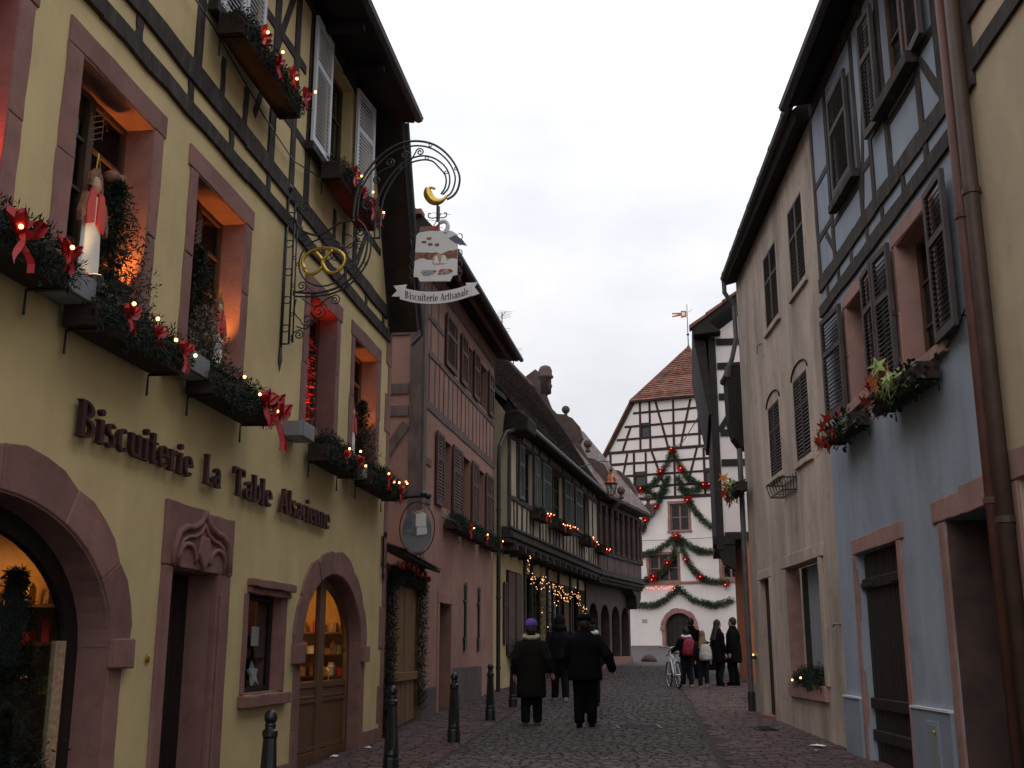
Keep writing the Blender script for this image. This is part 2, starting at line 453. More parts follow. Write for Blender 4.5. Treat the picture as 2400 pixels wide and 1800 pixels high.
def stone(F, root, s0, s1, z0, z1, o0=-.03, o1=.02, material='sandstone', name='stone', j=.010, bev=.01):
    """roughly dressed block: uneven outline, worn edges"""
    def side(a, b, n, k):
        return [(a[0]+(b[0]-a[0])*i/n + (R(-j, j) if k == 0 else 0), a[1]+(b[1]-a[1])*i/n + (R(-j, j)*.8 if k else 0)) for i in range(n)]
    W, H = s1-s0, z1-z0
    nw, nh = max(1, min(5, int(W/.16))), max(1, min(5, int(H/.16)))
    poly = side((s0, z0), (s1, z0), nw, 1) + side((s1, z0), (s1, z1), nh, 0) + side((s1, z1), (s0, z1), nw, 1) + side((s0, z1), (s0, z0), nh, 0)
    mb = F.mb(); mb.prism(poly, o0, o1 + R(-.003, .003))
    return mb.build(name, material, root, bevel=bev)

def surround(F, root, s0, s1, z0, z1, w=.18, lint=.24, material='sandstone', sill=True, depth=.24, earl=.18, o1=.02, jst=2, reveal=True):
    """stone lintel, jamb stones and sill round an opening, with stone lined reveals"""
    stone(F, root, s0-earl, s1+earl, z1, z1+lint, o1=o1, material=material, name='lintel')
    for side in (0, 1):
        zc = z0
        for k in range(jst):
            zn = z0 + (z1-z0)*(k+1)/jst + (R(-.12, .12) if k < jst-1 else 0)
            ww = w + R(-.03, .05)
            if side == 0: stone(F, root, s0-ww, s0, zc, zn-.004, o1=o1-.004, material=material, name='jamb_stone')
            else: stone(F, root, s1, s1+ww, zc, zn-.004, o1=o1-.004, material=material, name='jamb_stone')
            zc = zn
    if sill:
        stone(F, root, s0-w-.04, s1+w+.04, z0-.13, z0-.003, o1=o1+.05, material=material, name='sill')
    if reveal:
        mb = F.mb(); e = .012
        mb.box(s0-.01, s0+e, -depth+.004, o1-.012, z0, z1); mb.box(s1-e, s1+.01, -depth+.004, o1-.012, z0, z1)
        mb.box(s0+e, s1-e, -depth+.004, o1-.012, z1-e, z1+.01); mb.box(s0+e, s1-e, -depth+.004, o1-.012, z0-.01, z0+e)
        mb.build('reveal', material, root)

def casement(F, root, s0, s1, z0, z1, o=-.2, cols=2, rows=3, fr='brown_wood', gl='glass', w=.06, bar=.025, name='window', room=True, room_mat='dark_room', rdepth=.7):
    mb = F.mb(); t = .05
    mb.box(s0, s0+w, o-t, o, z0, z1); mb.box(s1-w, s1, o-t, o, z0, z1)
    mb.box(s0+w, s1-w, o-t, o-.002, z0, z0+w); mb.box(s0+w, s1-w, o-t, o-.002, z1-w, z1)
    cs = [s0 + (s1-s0)*k/cols for k in range(cols+1)]; zs = [z0 + (z1-z0)*k/rows for k in range(rows+1)]
    for c in cs[1:-1]: mb.box(c-w*.7, c+w*.7, o-t, o+.012, z0+w, z1-w)
    for z in zs[1:-1]:
        for a, b in zip(cs, cs[1:]): mb.box(a+w*.7, b-w*.7, o-t*.8, o-.008, z-bar/2, z+bar/2)
    win = mb.build(name, fr, root)
    for a, b in zip(cs, cs[1:]):
        for c, d in zip(zs, zs[1:]):
            p = F.mb(); y = o-.03 + R(-.004, .004)
            p.box(a+w*.5, b-w*.5, y-.004, y, c+.01, d-.01)
            p.build('pane', gl, win)
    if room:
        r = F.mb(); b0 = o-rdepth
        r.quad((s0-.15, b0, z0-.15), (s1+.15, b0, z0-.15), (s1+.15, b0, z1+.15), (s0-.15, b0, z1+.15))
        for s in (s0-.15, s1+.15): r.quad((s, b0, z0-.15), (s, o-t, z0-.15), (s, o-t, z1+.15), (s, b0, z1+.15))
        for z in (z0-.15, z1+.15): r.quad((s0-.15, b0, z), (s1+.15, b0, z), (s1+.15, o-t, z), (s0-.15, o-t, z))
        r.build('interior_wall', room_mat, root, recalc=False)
    return win

SLAT = {}
def shutter(F, root, s0, s1, z0, z1, o=.03, material='shutter_dark', n=24, split=.36, swing=0.0, hinge=0, join=False, th=.035, st=.07):
    """louvred leaf: frame of stiles and rails with separate tilted slats; swing opens it off the wall about its hinge side"""
    W, H = s1-s0, z1-z0
    mb = F.mb()
    x0 = 0 if hinge == 0 else -W
    mb.box(x0, x0+st, 0, th, 0, H); mb.box(x0+W-st, x0+W, 0, th, 0, H)
    zm = H*(1-split) if split else None
    rails = [(0, st*1.3), (H-st, H)] + ([(zm-st*.5, zm+st*.5)] if split else [])
    for a, b in rails: mb.box(x0+st, x0+W-st, .001, th-.001, a, b)
    fr = mb.build('shutter', material, root)
    fr.location = (s0 if hinge == 0 else s1, F.sg*o, z0)
    fr.rotation_euler = (0, 0, F.sg*swing * (1 if hinge == 0 else -1))
    rails.sort()
    bays = [(rails[i][1], rails[i+1][0]) for i in range(len(rails)-1)]
    tot = sum(b-a for a, b in bays); pitch = tot/n
    wd = W-2*st
    key = (round(wd, 2), round(pitch, 3), F.sg, material)
    if join: sm = F.mb()
    elif key not in SLAT:
        q = F.mb(); h = pitch*.74
        q.hexa([(0, .003, h), (wd, .003, h), (wd, .009, h+.004), (0, .009, h+.004), (0, th-.010, -.006), (wd, th-.010, -.006), (wd, th-.002, .006), (0, th-.002, .006)])
        me = q.mesh('slat'); me.materials.append(M[material]); SLAT[key] = me
    for a, b in bays:
        k = max(1, round((b-a)/pitch)); p = (b-a)/k
        for i in range(k):
            zz = a + p*i + p*.25
            if join:
                h = pitch*.74
                sm.hexa([(x0+st, .003, zz+h), (x0+st+wd, .003, zz+h), (x0+st+wd, .009, zz+h+.004), (x0+st, .009, zz+h+.004), (x0+st, th-.010, zz-.006), (x0+st+wd, th-.010, zz-.006), (x0+st+wd, th-.002, zz+.006), (x0+st, th-.002, zz+.006)])
            else:
                obj_of(SLAT[key], 'slat', fr, (x0+st, 0, zz))
    if join:
        sm.build('slats', material, fr)['kind'] = 'stuff'
    return fr

def sprigs(mb, pts, n, r, ln=(.05, .10), w=.010, flat=1.0, down=0.0):
    """fir twigs: short narrow double leaves scattered round the points of a path"""
    m = len(pts)-1
    for _ in range(n):
        t = R(0, m); k = min(int(t), m-1); u = t-k
        a, b = pts[k], pts[k+1]
        c = [a[i]*(1-u)+b[i]*u for i in range(3)]
        th, ph = R(0, 2*pi), R(-1, 1)
        dx, dy, dz = cos(th)*math.sqrt(1-ph*ph), sin(th)*math.sqrt(1-ph*ph)*flat, ph - down
        rr = r*R(.1, 1.0)
        p = (c[0]+dx*rr, c[1]+dy*rr, c[2]+dz*rr)
        l = R(*ln)
        ex, ey, ez = dx+R(-.6, .6), dy+R(-.6, .6), dz+R(-.6, .6)
        q = math.sqrt(ex*ex+ey*ey+ez*ez)+1e-6
        e = (p[0]+ex/q*l, p[1]+ey/q*l, p[2]+ez/q*l)
        hx, hy, hz = R(-1, 1), R(-1, 1), R(-1, 1)
        sx, sy, sz = (ey*hz-ez*hy)/q*w, (ez*hx-ex*hz)/q*w, (ex*hy-ey*hx)/q*w
        md = (p[0]*.5+e[0]*.5, p[1]*.5+e[1]*.5, p[2]*.5+e[2]*.5)
        mb.quad(p, (md[0]+sx, md[1]+sy, md[2]+sz), e, (md[0]-sx, md[1]-sy, md[2]-sz))

def ball_mesh(name, r, material, n=8, m=5):
    me = MB().ball((0, 0, 0), r, n, m).mesh(name, True); me.materials.append(M[material]); return me
BULB = ball_mesh('bulb', .0145, 'bulb'); BULB_RED = ball_mesh('bulb', .016, 'bulb_red'); BULB_W = ball_mesh('bulb', .013, 'bulb_white', 6, 4)

def ribbon(mb, pts, w, tw=0.0):
    """a strip along pts, its width turning a little as it goes"""
    prev = None
    for k, p in enumerate(pts):
        a = tw*k; dx, dy, dz = cos(a)*.25*w, w*(.75+.25*cos(a*1.7)), sin(a)*.6*w
        q = ((p[0]-dx, p[1]-dy*.5, p[2]-dz), (p[0]+dx, p[1]+dy*.5, p[2]+dz))
        if prev: mb.quad(prev[0], q[0], q[1], prev[1])
        prev = q
def bow(mb, c, s, tail=1.0):
    """crumpled satin bow: four loops and waving tails, in local (s, o, z)"""
    x, y, z = c
    for sd in (-1, 1):
        for j in (0, 1):
            r = s*R(.75, 1.1)*(1 if j == 0 else .7); up = R(.15, .5) + .45*j; tw = R(-.25, .25)
            ribbon(mb, [(x + sd*r*(.5-.5*cos(a))*R(.94, 1.06), y + s*.3*sin(a*.5) + .02*j, z + r*(.34*sin(a) + up*(.5-.5*cos(a)))) for a in [2*pi*k/9 for k in range(10)]], s*.30, tw)
        n = 6; sw = R(.2, .55); ph = R(0, 6)
        ribbon(mb, [(x + sd*s*sw*u + s*.08*sin(ph+u*6), y + s*(.12+.25*u) + s*.08*cos(ph+u*5), z - s*1.25*tail*u*R(.95, 1.05)) for u in [k/n for k in range(n+1)]], s*.22, R(-.35, .35))

def planter(F, s0, s1, z, o, label, seed, bows=2, lights=3, group='lit fir window boxes', dense=1.0, red=False, h=.2, dep=.24, cat='window box', droop=0.0, bow_s=.11, at_end=False):
    """window box on iron brackets, filled with fir twigs, ribbon bows and small warm bulbs"""
    random.seed(seed)
    r = F.root('window_box', label, cat, s0, o, z, group)
    W = s1-s0
    t = .02
    mb = F.mb()
    mb.box(0, W, 0, t, 0, h); mb.box(0, W, dep-t, dep, 0, h); mb.box(0, t, t, dep-t, 0, h); mb.box(W-t, W, t, dep-t, 0, h); mb.box(t, W-t, t, dep-t, 0, t)
    mb.build('trough', 'box_wood', r)
    for s in (.08, W-.08):
        b = F.mb(); b.tube([(s, -.01, -.18), (s, -.01, -.01), (s, dep+.02, -.015), (s, dep+.02, .09)], .011, 5); b.build('bracket', 'black_iron', r)
    g = F.mb()
    n = int(1700*W*dense)
    path = [(W*k/6, dep*.55, h+.02+R(-.03, .05)) for k in range(7)]
    sprigs(g, path, int(n*1.5), .145, (.03, .065), .0065)
    path2 = [(W*k/6, dep+.02, h*.45+R(-.05, .05)-droop) for k in range(7)]
    sprigs(g, path2, int(n*1.1), .11, (.03, .065), .0065)
    gg = g.build('fir_twigs', 'needle', r, recalc=False); gg['kind'] = 'stuff'
    for k in range(bows):
        q = F.mb(); s = W*(k+.6)/(bows+.1) if not at_end else W*(.72+.28*k/max(1, bows-1))
        bow(q, (min(s, W-.04), dep+.10, h*R(.3, .9)), bow_s*R(.8, 1.25), R(.8, 1.5)); q.build('ribbon_bow', 'bow', r, recalc=False)
    for k in range(lights):
        s = W*(k+.5)/lights + R(-.05, .05)
        obj_of(BULB_RED if (red and k % 2) else BULB, 'bulb', r, (s, F.sg*(dep+.17+R(-.02, .05)), h*R(.4, 1.15)))
    return r
# ------------------------------------------------------------------ ground, road, pavements
def structure(o): o['kind'] = 'structure'; return o
YS = [-30, -10, 0, 10, 20, 30, 40, 46, 50, 55, 60, 64, 68, 90, 140, 400, 900]
mb = MB()
for a, b in zip(YS, YS[1:]):
    mb.quad((-600, a, gz(a)-.05), (600, a, gz(a)-.05), (600, b, gz(b)-.05), (-600, b, gz(b)-.05))
structure(mb.build('ground', 'ground', recalc=False))

def x_left(y):  return -.62 + .122*(y-16.5) if y < 29 else .905 + .245*(y-29)
def x_right(y): return 2.50 + .1138*(y-13.7) if y < 36 else 5.04 + .30*(y-36)
def x_wl(y):    return -4.16 + .129*y if y < 29 else -.42 + .245*(y-29)
def x_wr(y):    return 3.72 + .052*y if y < 26 else 5.07 + .45*(y-26)
def sheet(name, material, xa, xb, y0, y1, dz, step=2.0):
    m = MB(); n = int((y1-y0)/step)
    for k in range(n):
        a, b = y0+step*k, y0+step*(k+1)
        m.quad((xa(a), a, gz(a)+dz), (xb(a), a, gz(a)+dz), (xb(b), b, gz(b)+dz), (xa(b), b, gz(b)+dz))
    return structure(m.build(name, material, recalc=False))
road = sheet('road', 'cobble_bed', x_left, x_right, 2, 46, -.016)
far_road = sheet('square', 'cobble', lambda y: x_left(y)-6, lambda y: x_right(y)+14, 46, 72, -.012)
pave_left = sheet('left_pavement', 'cobble_bed', lambda y: x_wl(y)-1.2, x_left, 2, 46, -.016)
pave_right = sheet('right_pavement', 'cobble_bed', x_right, lambda y: x_wr(y)+1.6, 2, 46, -.016)

def block(mb, x0, x1, y0, y1, top, drop=.03, ch=.014, tilt=.0):
    """one sett with chamfered, slightly uneven top"""
    za, zb = gz(y0), gz(y1)
    j = lambda: R(-.006, .006)
    c = [(x0+j(), y0+j()), (x1+j(), y0+j()), (x1+j(), y1+j()), (x0+j(), y1+j())]
    i = mb.pts([(x, y, gz(y)-drop) for x, y in c])
    cx, cy = (x0+x1)/2, (y0+y1)/2
    k = mb.pts([(x+(ch if x < cx else -ch), y+(ch if y < cy else -ch), gz(y)+top+R(-.004, .004)) for x, y in c])
    for q in range(4):
        w = (q+1) % 4
        mb.f.append((i+q, i+w, k+w, k+q))
    mb.f.append((k, k+1, k+2, k+3))

def setts(parent, xa, xb, y0, y1, bw, bl, name, material, top=.006, keep=300, gap=.012, limit=None):
    rows = []; y = y0; r = 0
    while y < y1:
        l = bl*R(.88, 1.12); a, b = xa(y+l/2), xb(y+l/2)
        x = a + (R(0, bw) if r % 2 else R(0, bw*.4))
        while x < b-.04:
            w = min(bw*R(.75, 1.3), b-x)
            if w > .05: rows.append((x, x+w-gap, y, y+l-gap))
            x += w
        y += l; r += 1
    rest = MB(); n = 0
    for q in rows:
        u = q[0]/max(q[2], 1)
        if n < keep and q[2] > limit and -.50 < u < .50:
            m = MB(); x0, x1, ya, yb = q
            block(m, x0, x1, ya, yb, top + R(-.003, .006)); n += 1
            m.build(name, material, parent)
        else: block(rest, *q, top + R(-.003, .006))
    rest.build(name + '_field', material, parent)['kind'] = 'stuff'

setts(road, lambda y: x_left(y)+.02, lambda y: x_right(y)-.03, 11.6, 45, .155, .115, 'cobble', 'cobble', .010, 300, .014, 13.3)
setts(pave_left, lambda y: x_wl(y)-.1, lambda y: x_left(y)-.02, 11.6, 40, .21, .15, 'paving_sett', 'paver', .004, 300, .008, 13.3)
setts(pave_right, lambda y: x_right(y)+.02, lambda y: x_wr(y)+.1, 11.6, 36, .24, .155, 'paving_slab', 'paver', .004, 300, .009, 13.3)
# iron covers and scraps of litter
def cover(x, y, w, l, label):
    t = thing('drain_cover', label, 'drain cover', (x, y, gz(y)), 0)
    t.rotation_euler = (math.atan(.026), 0, 0)
    m = MB(); m.box(-w/2, w/2, -l/2, l/2, -.02, .020); m.build('plate', 'black_iron', t)
    for k in range(6):
        m = MB(); yy = -l/2 + l*(k+.5)/6; m.box(-w/2+.04, w/2-.04, yy-.012, yy+.012, .020, .026); m.build('rib', 'black_iron', t)
cover(2.06, 18.9, .72, .62, 'iron drain cover among the cobbles right of the walking man')
cover(4.05, 18.6, .34, .55, 'small iron cover in the right hand pavement')
def litter(x, y, s, label, seed):
    random.seed(seed); m = MB()
    n = 8; ring = [(cos(2*pi*k/n)*s*R(.7, 1.1), sin(2*pi*k/n)*s*R(.9, 1.5), R(.004, .02)) for k in range(n)]
    mid = [(p[0]*.5, p[1]*.5, R(.012, .03)) for p in ring]
    i = m.pts(ring); j = m.pts(mid)
    for k in range(n):
        l = (k+1) % n; m.f.append((i+k, i+l, j+l, j+k))
    m.f.append(tuple(range(j, j+n))); m.f.append(tuple(range(i, i+n)))
    o = m.build('crumpled_paper', 'paper', None, loc=(x, y, gz(y)+.006)); tag(o, label, 'litter')
litter(4.22, 16.0, .13, 'larger crumpled white paper at the foot of the tan house', 3)
litter(4.02, 15.4, .018, 'tiny white paper scrap on the right pavement', 4)
litter(-2.25, 14.75, .06, 'flat white scrap left of the lit arched door foot', 5)
litter(-1.95, 15.75, .05, 'flat white scrap at the right foot of the lit arched door', 6)
random.seed(11)

# ------------------------------------------------------------------ yellow biscuit shop (left, nearest)
L1 = Frame(-2.024, 16.231, radians(7.347), -1)
yh = L1.root('yellow_shop_house', 'yellow plastered half timbered biscuit shop with pink stone openings', 'house')
SILL, HEAD = 4.30, 5.95
WINS = [(-10.95, -9.75), (-8.93, -7.73), (-6.82, -5.60), (-3.40, -2.22), (-1.33, -.06)]
ARCH1 = ellipse_arch(-9.40, 1.60, 1.72, .94); ARCH2 = ellipse_arch(-1.88, 1.31, 1.72, .92)
ops = [dict(s0=a, s1=b, z0=SILL, z1=HEAD, depth=.28) for a, b in WINS]
ops += [dict(s0=-11.0, s1=-7.80, z0=-.2, z1=2.66, arch=ARCH1, depth=.24), dict(s0=-3.19, s1=-.57, z0=-.2, z1=2.64, arch=ARCH2, depth=.17),
        dict(s0=-6.80, s1=-5.80, z0=-.2, z1=2.38, depth=.30), dict(s0=-4.93, s1=-3.87, z0=1.26, z1=2.32, depth=.3)]
wall(L1, -15, .80, -.3, 6.42, ops, 'wall', 'yellow', yh)
upops = [dict(s0=-6.55, s1=-5.70, z0=7.72, z1=9.35, depth=.2), dict(s0=-3.02, s1=-1.90, z0=7.72, z1=9.42, depth=.25)]
wall(L1, -15, -.85, 6.42, 9.62, upops, 'upper_wall', 'yellow', yh, o=.004)
q = L1.mb(); q.quad((-.85, .004, 6.42), (.62, .004, 6.42), (.52, .004, 6.72), (-.85, .004, 9.62)); q.build('raked_wall', 'yellow', yh, recalc=False)
q = L1.mb(); q.box(.72, .80, -6, -.01, -.3, 6.4); q.build('end_wall', 'yellow', yh)
# pink stone openings
for k, (a, b) in enumerate(WINS):
    surround(L1, yh, a, b, SILL, HEAD, w=.17, lint=.21, depth=.28, earl=.21)
    casement(L1, yh, a, b, SILL, HEAD, o=-.23, cols=2, rows=4)
# quoins at the far corner
z = .1
k = 0
while z < 6.2:
    h = R(.42, .62); w = .34 if k % 2 else .20
    stone(L1, yh, .82-w, .815, z, z+h-.008, o1=.016, name='quoin', material='sandstone'); z += h; k += 1
for a, b, z0, z1 in ((-5.5, -3.24, -.2, .50), (-7.45, -6.97, -.2, .42), (-.26, .80, -.2, .62)):
    stone(L1, yh, a, b, z0, z1, o1=.012, name='plinth')
# arched openings: ring of voussoirs, impost blocks, jamb stones
def arch_ring(F, root, c, hw, spring, rise, t, n, o1=.03, material='sandstone', base=0.2, imp=True, depth=.38):
    for k in range(n):
        a0, a1 = pi*k/n, pi*(k+1)/n
        tt = t*R(.95, 1.15); pin = []; pout = []
        for j in range(5):
            a = a0 + (a1-a0)*j/4
            g = .004 if 0 < j < 4 else .0
            pin.append((c - hw*cos(a), spring + rise*sin(a)))
            to = tt*(1 - (.12 if j in (0, 4) else 0))
            pout.append((c - (hw+to)*cos(a), spring + (rise+to*1.0)*sin(a)))
        mb = F.mb(); oo = o1 + R(-.005, .005)
        mb.prism(pin + pout[::-1], -.03, oo)
        mb.build('voussoir', material, root, bevel=.012)
        r = F.mb()
        for (x0, y0), (x1, y1) in zip(pin, pin[1:]):
            e_ = o1-.014
            r.hexa([(x0, -depth+.006, y0), (x1, -depth+.006, y1), (x1, e_, y1), (x0, e_, y0),
                    (x0+(c-x0)*.012, -depth+.006, y0-.012), (x1+(c-x1)*.012, -depth+.006, y1-.012), (x1+(c-x1)*.012, e_, y1-.012), (x0+(c-x0)*.012, e_, y0-.012)])
        r.build('arch_soffit_stone', material, root)
    for sd in (-1, 1):
        e = c + sd*hw
        a, b = (e, e+t*.72) if sd > 0 else (e-t*.72, e)
        if imp:
            stone(F, root, a-(.0 if sd > 0 else .09), b+(.09 if sd > 0 else .0), spring-.17, spring+.045, o1=o1+.045, material=material, name='impost')
        zc = base-.25
        zt = spring-.175
        for k in range(2):
            zn = zc + (zt-zc)*(.5 if k == 0 else 1)
            stone(F, root, a, b, zc, zn-.005, o1=o1-.006, material=material, name='jamb_stone')
            zc = zt*.5 + (base-.25)*.5
        m = F.mb(); x0, x1 = (e-.014, e+.01) if sd > 0 else (e-.01, e+.014)
        m.box(x0, x1, -depth+.006, o1-.012, base-.3, spring); m.build('reveal', material, root)
arch_ring(L1, yh, -1.88, 1.31, 1.72, .92, .30, 6, base=.35, depth=.17)
arch_ring(L1, yh, -9.40, 1.60, 1.72, .94, .32, 6, base=.20, depth=.24)
# narrow portal with ogee tympanum
stone(L1, yh, -6.98, -6.80, -.2, 2.38, o1=.03, name='jamb_stone'); stone(L1, yh, -5.80, -5.48, -.2, 2.38, o1=.03, name='jamb_stone')
q = L1.mb(); q.box(-5.80, -5.62, -.10, .034, -.2, 2.38); q.box(-5.76, -5.70, .034, .052, -.1, 2.2); q.build('jamb_moulding', 'sandstone', yh, bevel=.012)
q = L1.mb(); q.box(-5.815, -5.80, -.29, -.03, -.2, 2.37); q.box(-6.80, -6.785, -.29, -.03, -.2, 2.37); q.box(-6.785, -5.815, -.29, -.03, 2.365, 2.39); q.build('reveal', 'sandstone', yh)
stone(L1, yh, -6.99, -6.22, 2.38, 2.93, o1=.034, name='lintel'); stone(L1, yh, -6.215, -5.47, 2.38, 2.91, o1=.034, name='lintel')
def relief(pts, r, name='carved_moulding'):
    m = L1.mb(); m.tube([(s, .045, z) for s, z in pts], r, 6); m.build(name, 'sandstone', yh, smooth=True)
og = [(-6.84, 2.40), (-6.83, 2.56), (-6.76, 2.68), (-6.62, 2.73), (-6.48, 2.74), (-6.34, 2.79), (-6.22, 2.90)]
relief(og, .034); relief([(-12.44-s, z) for s, z in og], .034)
relief([(s*.84-.995, z*.80+.47) for s, z in og], .02); relief([(-12.44-(s*.84-.995), z*.80+.47) for s, z in og], .02)
for c in (-6.56, -5.88): relief([(c+.19*cos(a), 2.44+.15*sin(a)) for a in [pi*k/8 for k in range(9)]], .024)
q = L1.mb(); q.prism([(-6.30, 2.68), (-6.14, 2.68), (-6.08, 2.52), (-6.22, 2.38), (-6.36, 2.52)], .03, .075); q.build('carved_shield', 'sandstone', yh, bevel=.02)
q = L1.mb(); q.box(-6.80, -5.80, -.31, -.27, -.2, 2.38); q.build('door', 'dark_door', yh)
dl = bpy.context.scene.collection.objects[-1]
for k in range(7):
    q = L1.mb(); a = -6.78 + .14*k; q.box(a, a+.128, -.27, -.255, -.15, 2.36); q.build('plank', 'dark_door', dl)
q = L1.mb(); q.ball((-6.70, -.23, 1.25), .03, 8, 5); q.build('handle', 'gold', dl, smooth=True)
q = L1.mb(); q.lathe([(.035, 0), (.035, .012), (.02, .02)], (0, 0, 0), 10); o = q.build('door_bell', 'gold', yh); o.location = (-7.12, -.005, 1.62); o.rotation_euler = (radians(90), 0, 0)
# small show window
a, b = -4.93, -3.87
stone(L1, yh, a-.05, b+.22, 2.32, 2.40, o1=.09, name='cornice'); stone(L1, yh, a-.02, b+.17, 2.25, 2.315, o1=.05, name='cornice')
stone(L1, yh, b, b+.13, 1.26, 2.25, o1=.02, name='jamb_stone'); stone(L1, yh, a-.10, a, 1.26, 2.25, o1=.02, name='jamb_stone')
stone(L1, yh, a-.14, b+.22, 1.14, 1.255, o1=.08, name='sill')
q = L1.mb(); q.box(a, a+.012, -.29, .0, 1.26, 2.32); q.box(b-.012, b, -.29, .0, 1.26, 2.32); q.box(a, b, -.29, 0, 1.262, 1.275); q.build('reveal', 'sandstone', yh)
casement(L1, yh, a, b, 1.27, 2.25, o=-.10, cols=1, rows=1, fr='dark_door', w=.05, room=True, rdepth=.55)

def side_goods(F, s, o0, o1, z, n, seed, base, dim=(.05, .11)):
    shelf_goods(F, o0, o1, z, s, n, seed, base, dim, True)
ORD = ['first', 'second', 'third', 'fourth', 'fifth', 'sixth', 'seventh', 'eighth']
def shelf_goods(F, s0, s1, z, o, n, seed, base, dim=(.05, .11), side=False):
    random.seed(seed)
    for k in range(n):
        s = s0 + (s1-s0)*(k+.5)/n + R(-.03, .03)
        kind = random.choice(['jar', 'packet', 'tin'])
        c = random.choice(['figure_red', 'snow_white', 'gold', 'leaf_green', 'sign_tan', 'sign_brown'])
        h = R(*dim)*1.4; w = R(*dim)*.55
        m = MB()
        if kind == 'packet': m.box(-w, w, -w*.6, w*.6, 0, h*.8); m.prisms([(-w*.6, h*.8), (w*.6, h*.8), (0, h*1.1)], -w, w)
        elif kind == 'jar': m.lathe([(w*.9, 0), (w, h*.1), (w, h*.7), (w*.7, h*.82), (w*.75, h*.85), (w*.75, h)], (0, 0, 0), 8)
        else: m.lathe([(w, 0), (w, h*.75), (w*1.06, h*.76), (w*1.06, h*.9), (w*.3, h*.95)], (0, 0, 0), 8)
        x = F.w(s, o + R(-.03, .03), z) if not side else F.w(o + R(-.03, .03), s, z)
        ob = m.build(kind, c, None, loc=x); ob.rotation_euler = (0, 0, R(0, 3))
        nm = {'figure_red': 'red', 'snow_white': 'white', 'gold': 'golden', 'leaf_green': 'green', 'sign_tan': 'tan', 'sign_brown': 'russet'}[c]
        tag(ob, (ORD[k] + ' from left, ' + nm + ' %s ' % kind) + base, kind, 'goods in the biscuit shop windows')

q = L1.mb(); q.box(-4.90, -3.90, -.42, -.18, 1.60, 1.62); q.build('display_shelf', 'dark_door', yh)
shelf_goods(L1, -4.85, -4.0, 1.62, -.28, 6, 21, 'on the shelf of the small show window')
shelf_goods(L1, -4.8, -4.35, 1.28, -.28, 3, 22, 'on the floor of the small show window')
q = L1.mb(); st = [(.0+(.15 if k % 2 == 0 else .07)*cos(pi*k/5+.3), (.15 if k % 2 == 0 else .07)*sin(pi*k/5+.3)) for k in range(10)]
q.prism(st, 0, .03); o = q.build('star_ornament', 'paper', None); o.location = L1.w(-4.12, -.22, 1.45); o.rotation_euler = (radians(-12), 0, L1.rz); tag(o, 'white star leaning in the small show window', 'ornament')
q = L1.mb(); q.box(0, .22, 0, .003, 0, .20); o = q.build('notice_sheet', 'paper', None); o.location = L1.w(-4.33, -.165, 1.74); o.rotation_euler = (0, 0, L1.rz); tag(o, 'white paper notice hung in the small show window', 'notice')

# lit arched double door
dd = L1.mb(); o0 = -.15
dd.box(-3.19, -.57, o0-.05, o0, 1.25, 1.33); dd.box(-3.19, -.57, o0-.05, o0, .30, .50); dd.box(-3.19, -.57, o0-.05, o0-.002, 1.13, 1.16)
for s in (-3.19, -2.00, -.69): dd.box(s, s+(.24 if s == -2.00 else .12), o0-.052, o0+.012, .30, 1.72 + (.90 if s == -2.00 else .1))
door2 = dd.build('door', 'door_wood', yh, bevel=.008)
# arched frame piece following the opening
q = L1.mb(); ring = ellipse_arch(-1.88, 1.31, 1.72, .92, 24); rin = ellipse_arch(-1.88, 1.17, 1.72, .78, 24)
q.prism(ring + rin[::-1], o0-.05, o0+.006); q.build('arched_frame', 'door_wood', door2)
for a, b in ((-3.05, -2.02), (-1.74, -.71)):
    for z0, z1 in ((.52, 1.12), (1.165, 1.245)):
        q = L1.mb(); q.box(a, b, o0-.04, o0-.018, z0, z1); q.build('panel', 'door_wood', door2)
    for z0 in (.52, 1.08):
        q = L1.mb(); q.box(a, b, o0-.018, o0+.004, z0, z0+.04); q.build('panel_moulding', 'door_wood', door2)
    pts = [(s, min(2.62, z)) for s, z in rin if a <= s <= b]
    za = 1.72 + .78*math.sqrt(max(0, 1-((a+1.88)/1.17)**2)); zb = 1.72 + .78*math.sqrt(max(0, 1-((b+1.88)/1.17)**2))
    q = L1.mb(); q.prism([(a, 1.33), (b, 1.33), (b, zb)] + pts[::-1] + [(a, za)], o0-.03, o0-.026); q.build('pane', 'glass', door2)
q = L1.mb(); q.tube([(-1.70, o0+.03, 1.30), (-1.70, o0+.06, 1.33), (-1.70, o0+.06, 1.45), (-1.70, o0+.03, 1.48)], .01, 6); q.build('handle', 'gold', door2)

M['shop_brown'] = mat('brown_shop_wall', (.20, .105, .045), var=.3, scale=3, bump=.1)
def room(F, root, s0, s1, z0, z1, o0, o1, material, name='interior_wall'):
    r = F.mb()
    r.quad((s0, o1, z0), (s1, o1, z0), (s1, o1, z1), (s0, o1, z1))
    for s in (s0, s1): r.quad((s, o0, z0), (s, o1, z0), (s, o1, z1), (s, o0, z1))
    for z in (z0, z1): r.quad((s0, o0, z), (s1, o0, z), (s1, o1, z), (s0, o1, z))
    return r.build(name, material, root, recalc=False)
def lamp(F, s, o, z, watt, col, label, r=.06, cat='lamp', blend=None, shade=True):
    t = F.root('hanging_lamp', label, cat, s, o, z)
    if shade:
        m = F.mb(); m.lathe([(.02, .16), (.03, .14), (.10, .02), (.11, 0)], (0, 0, 0), 10); m.build('lamp_shade', 'gold', t)
        m = F.mb(); m.tube([(0, 0, .15), (0, 0, .45)], .006, 4); m.build('cable', 'black_iron', t)
    l = bpy.data.lights.new('lamp_light', 'POINT'); l.energy = watt; l.color = col; l.shadow_soft_size = r
    lo = bpy.data.objects.new('lamp_light', l); COL.objects.link(lo); lo.parent = t; lo.location = (0, 0, -.06)
    return t
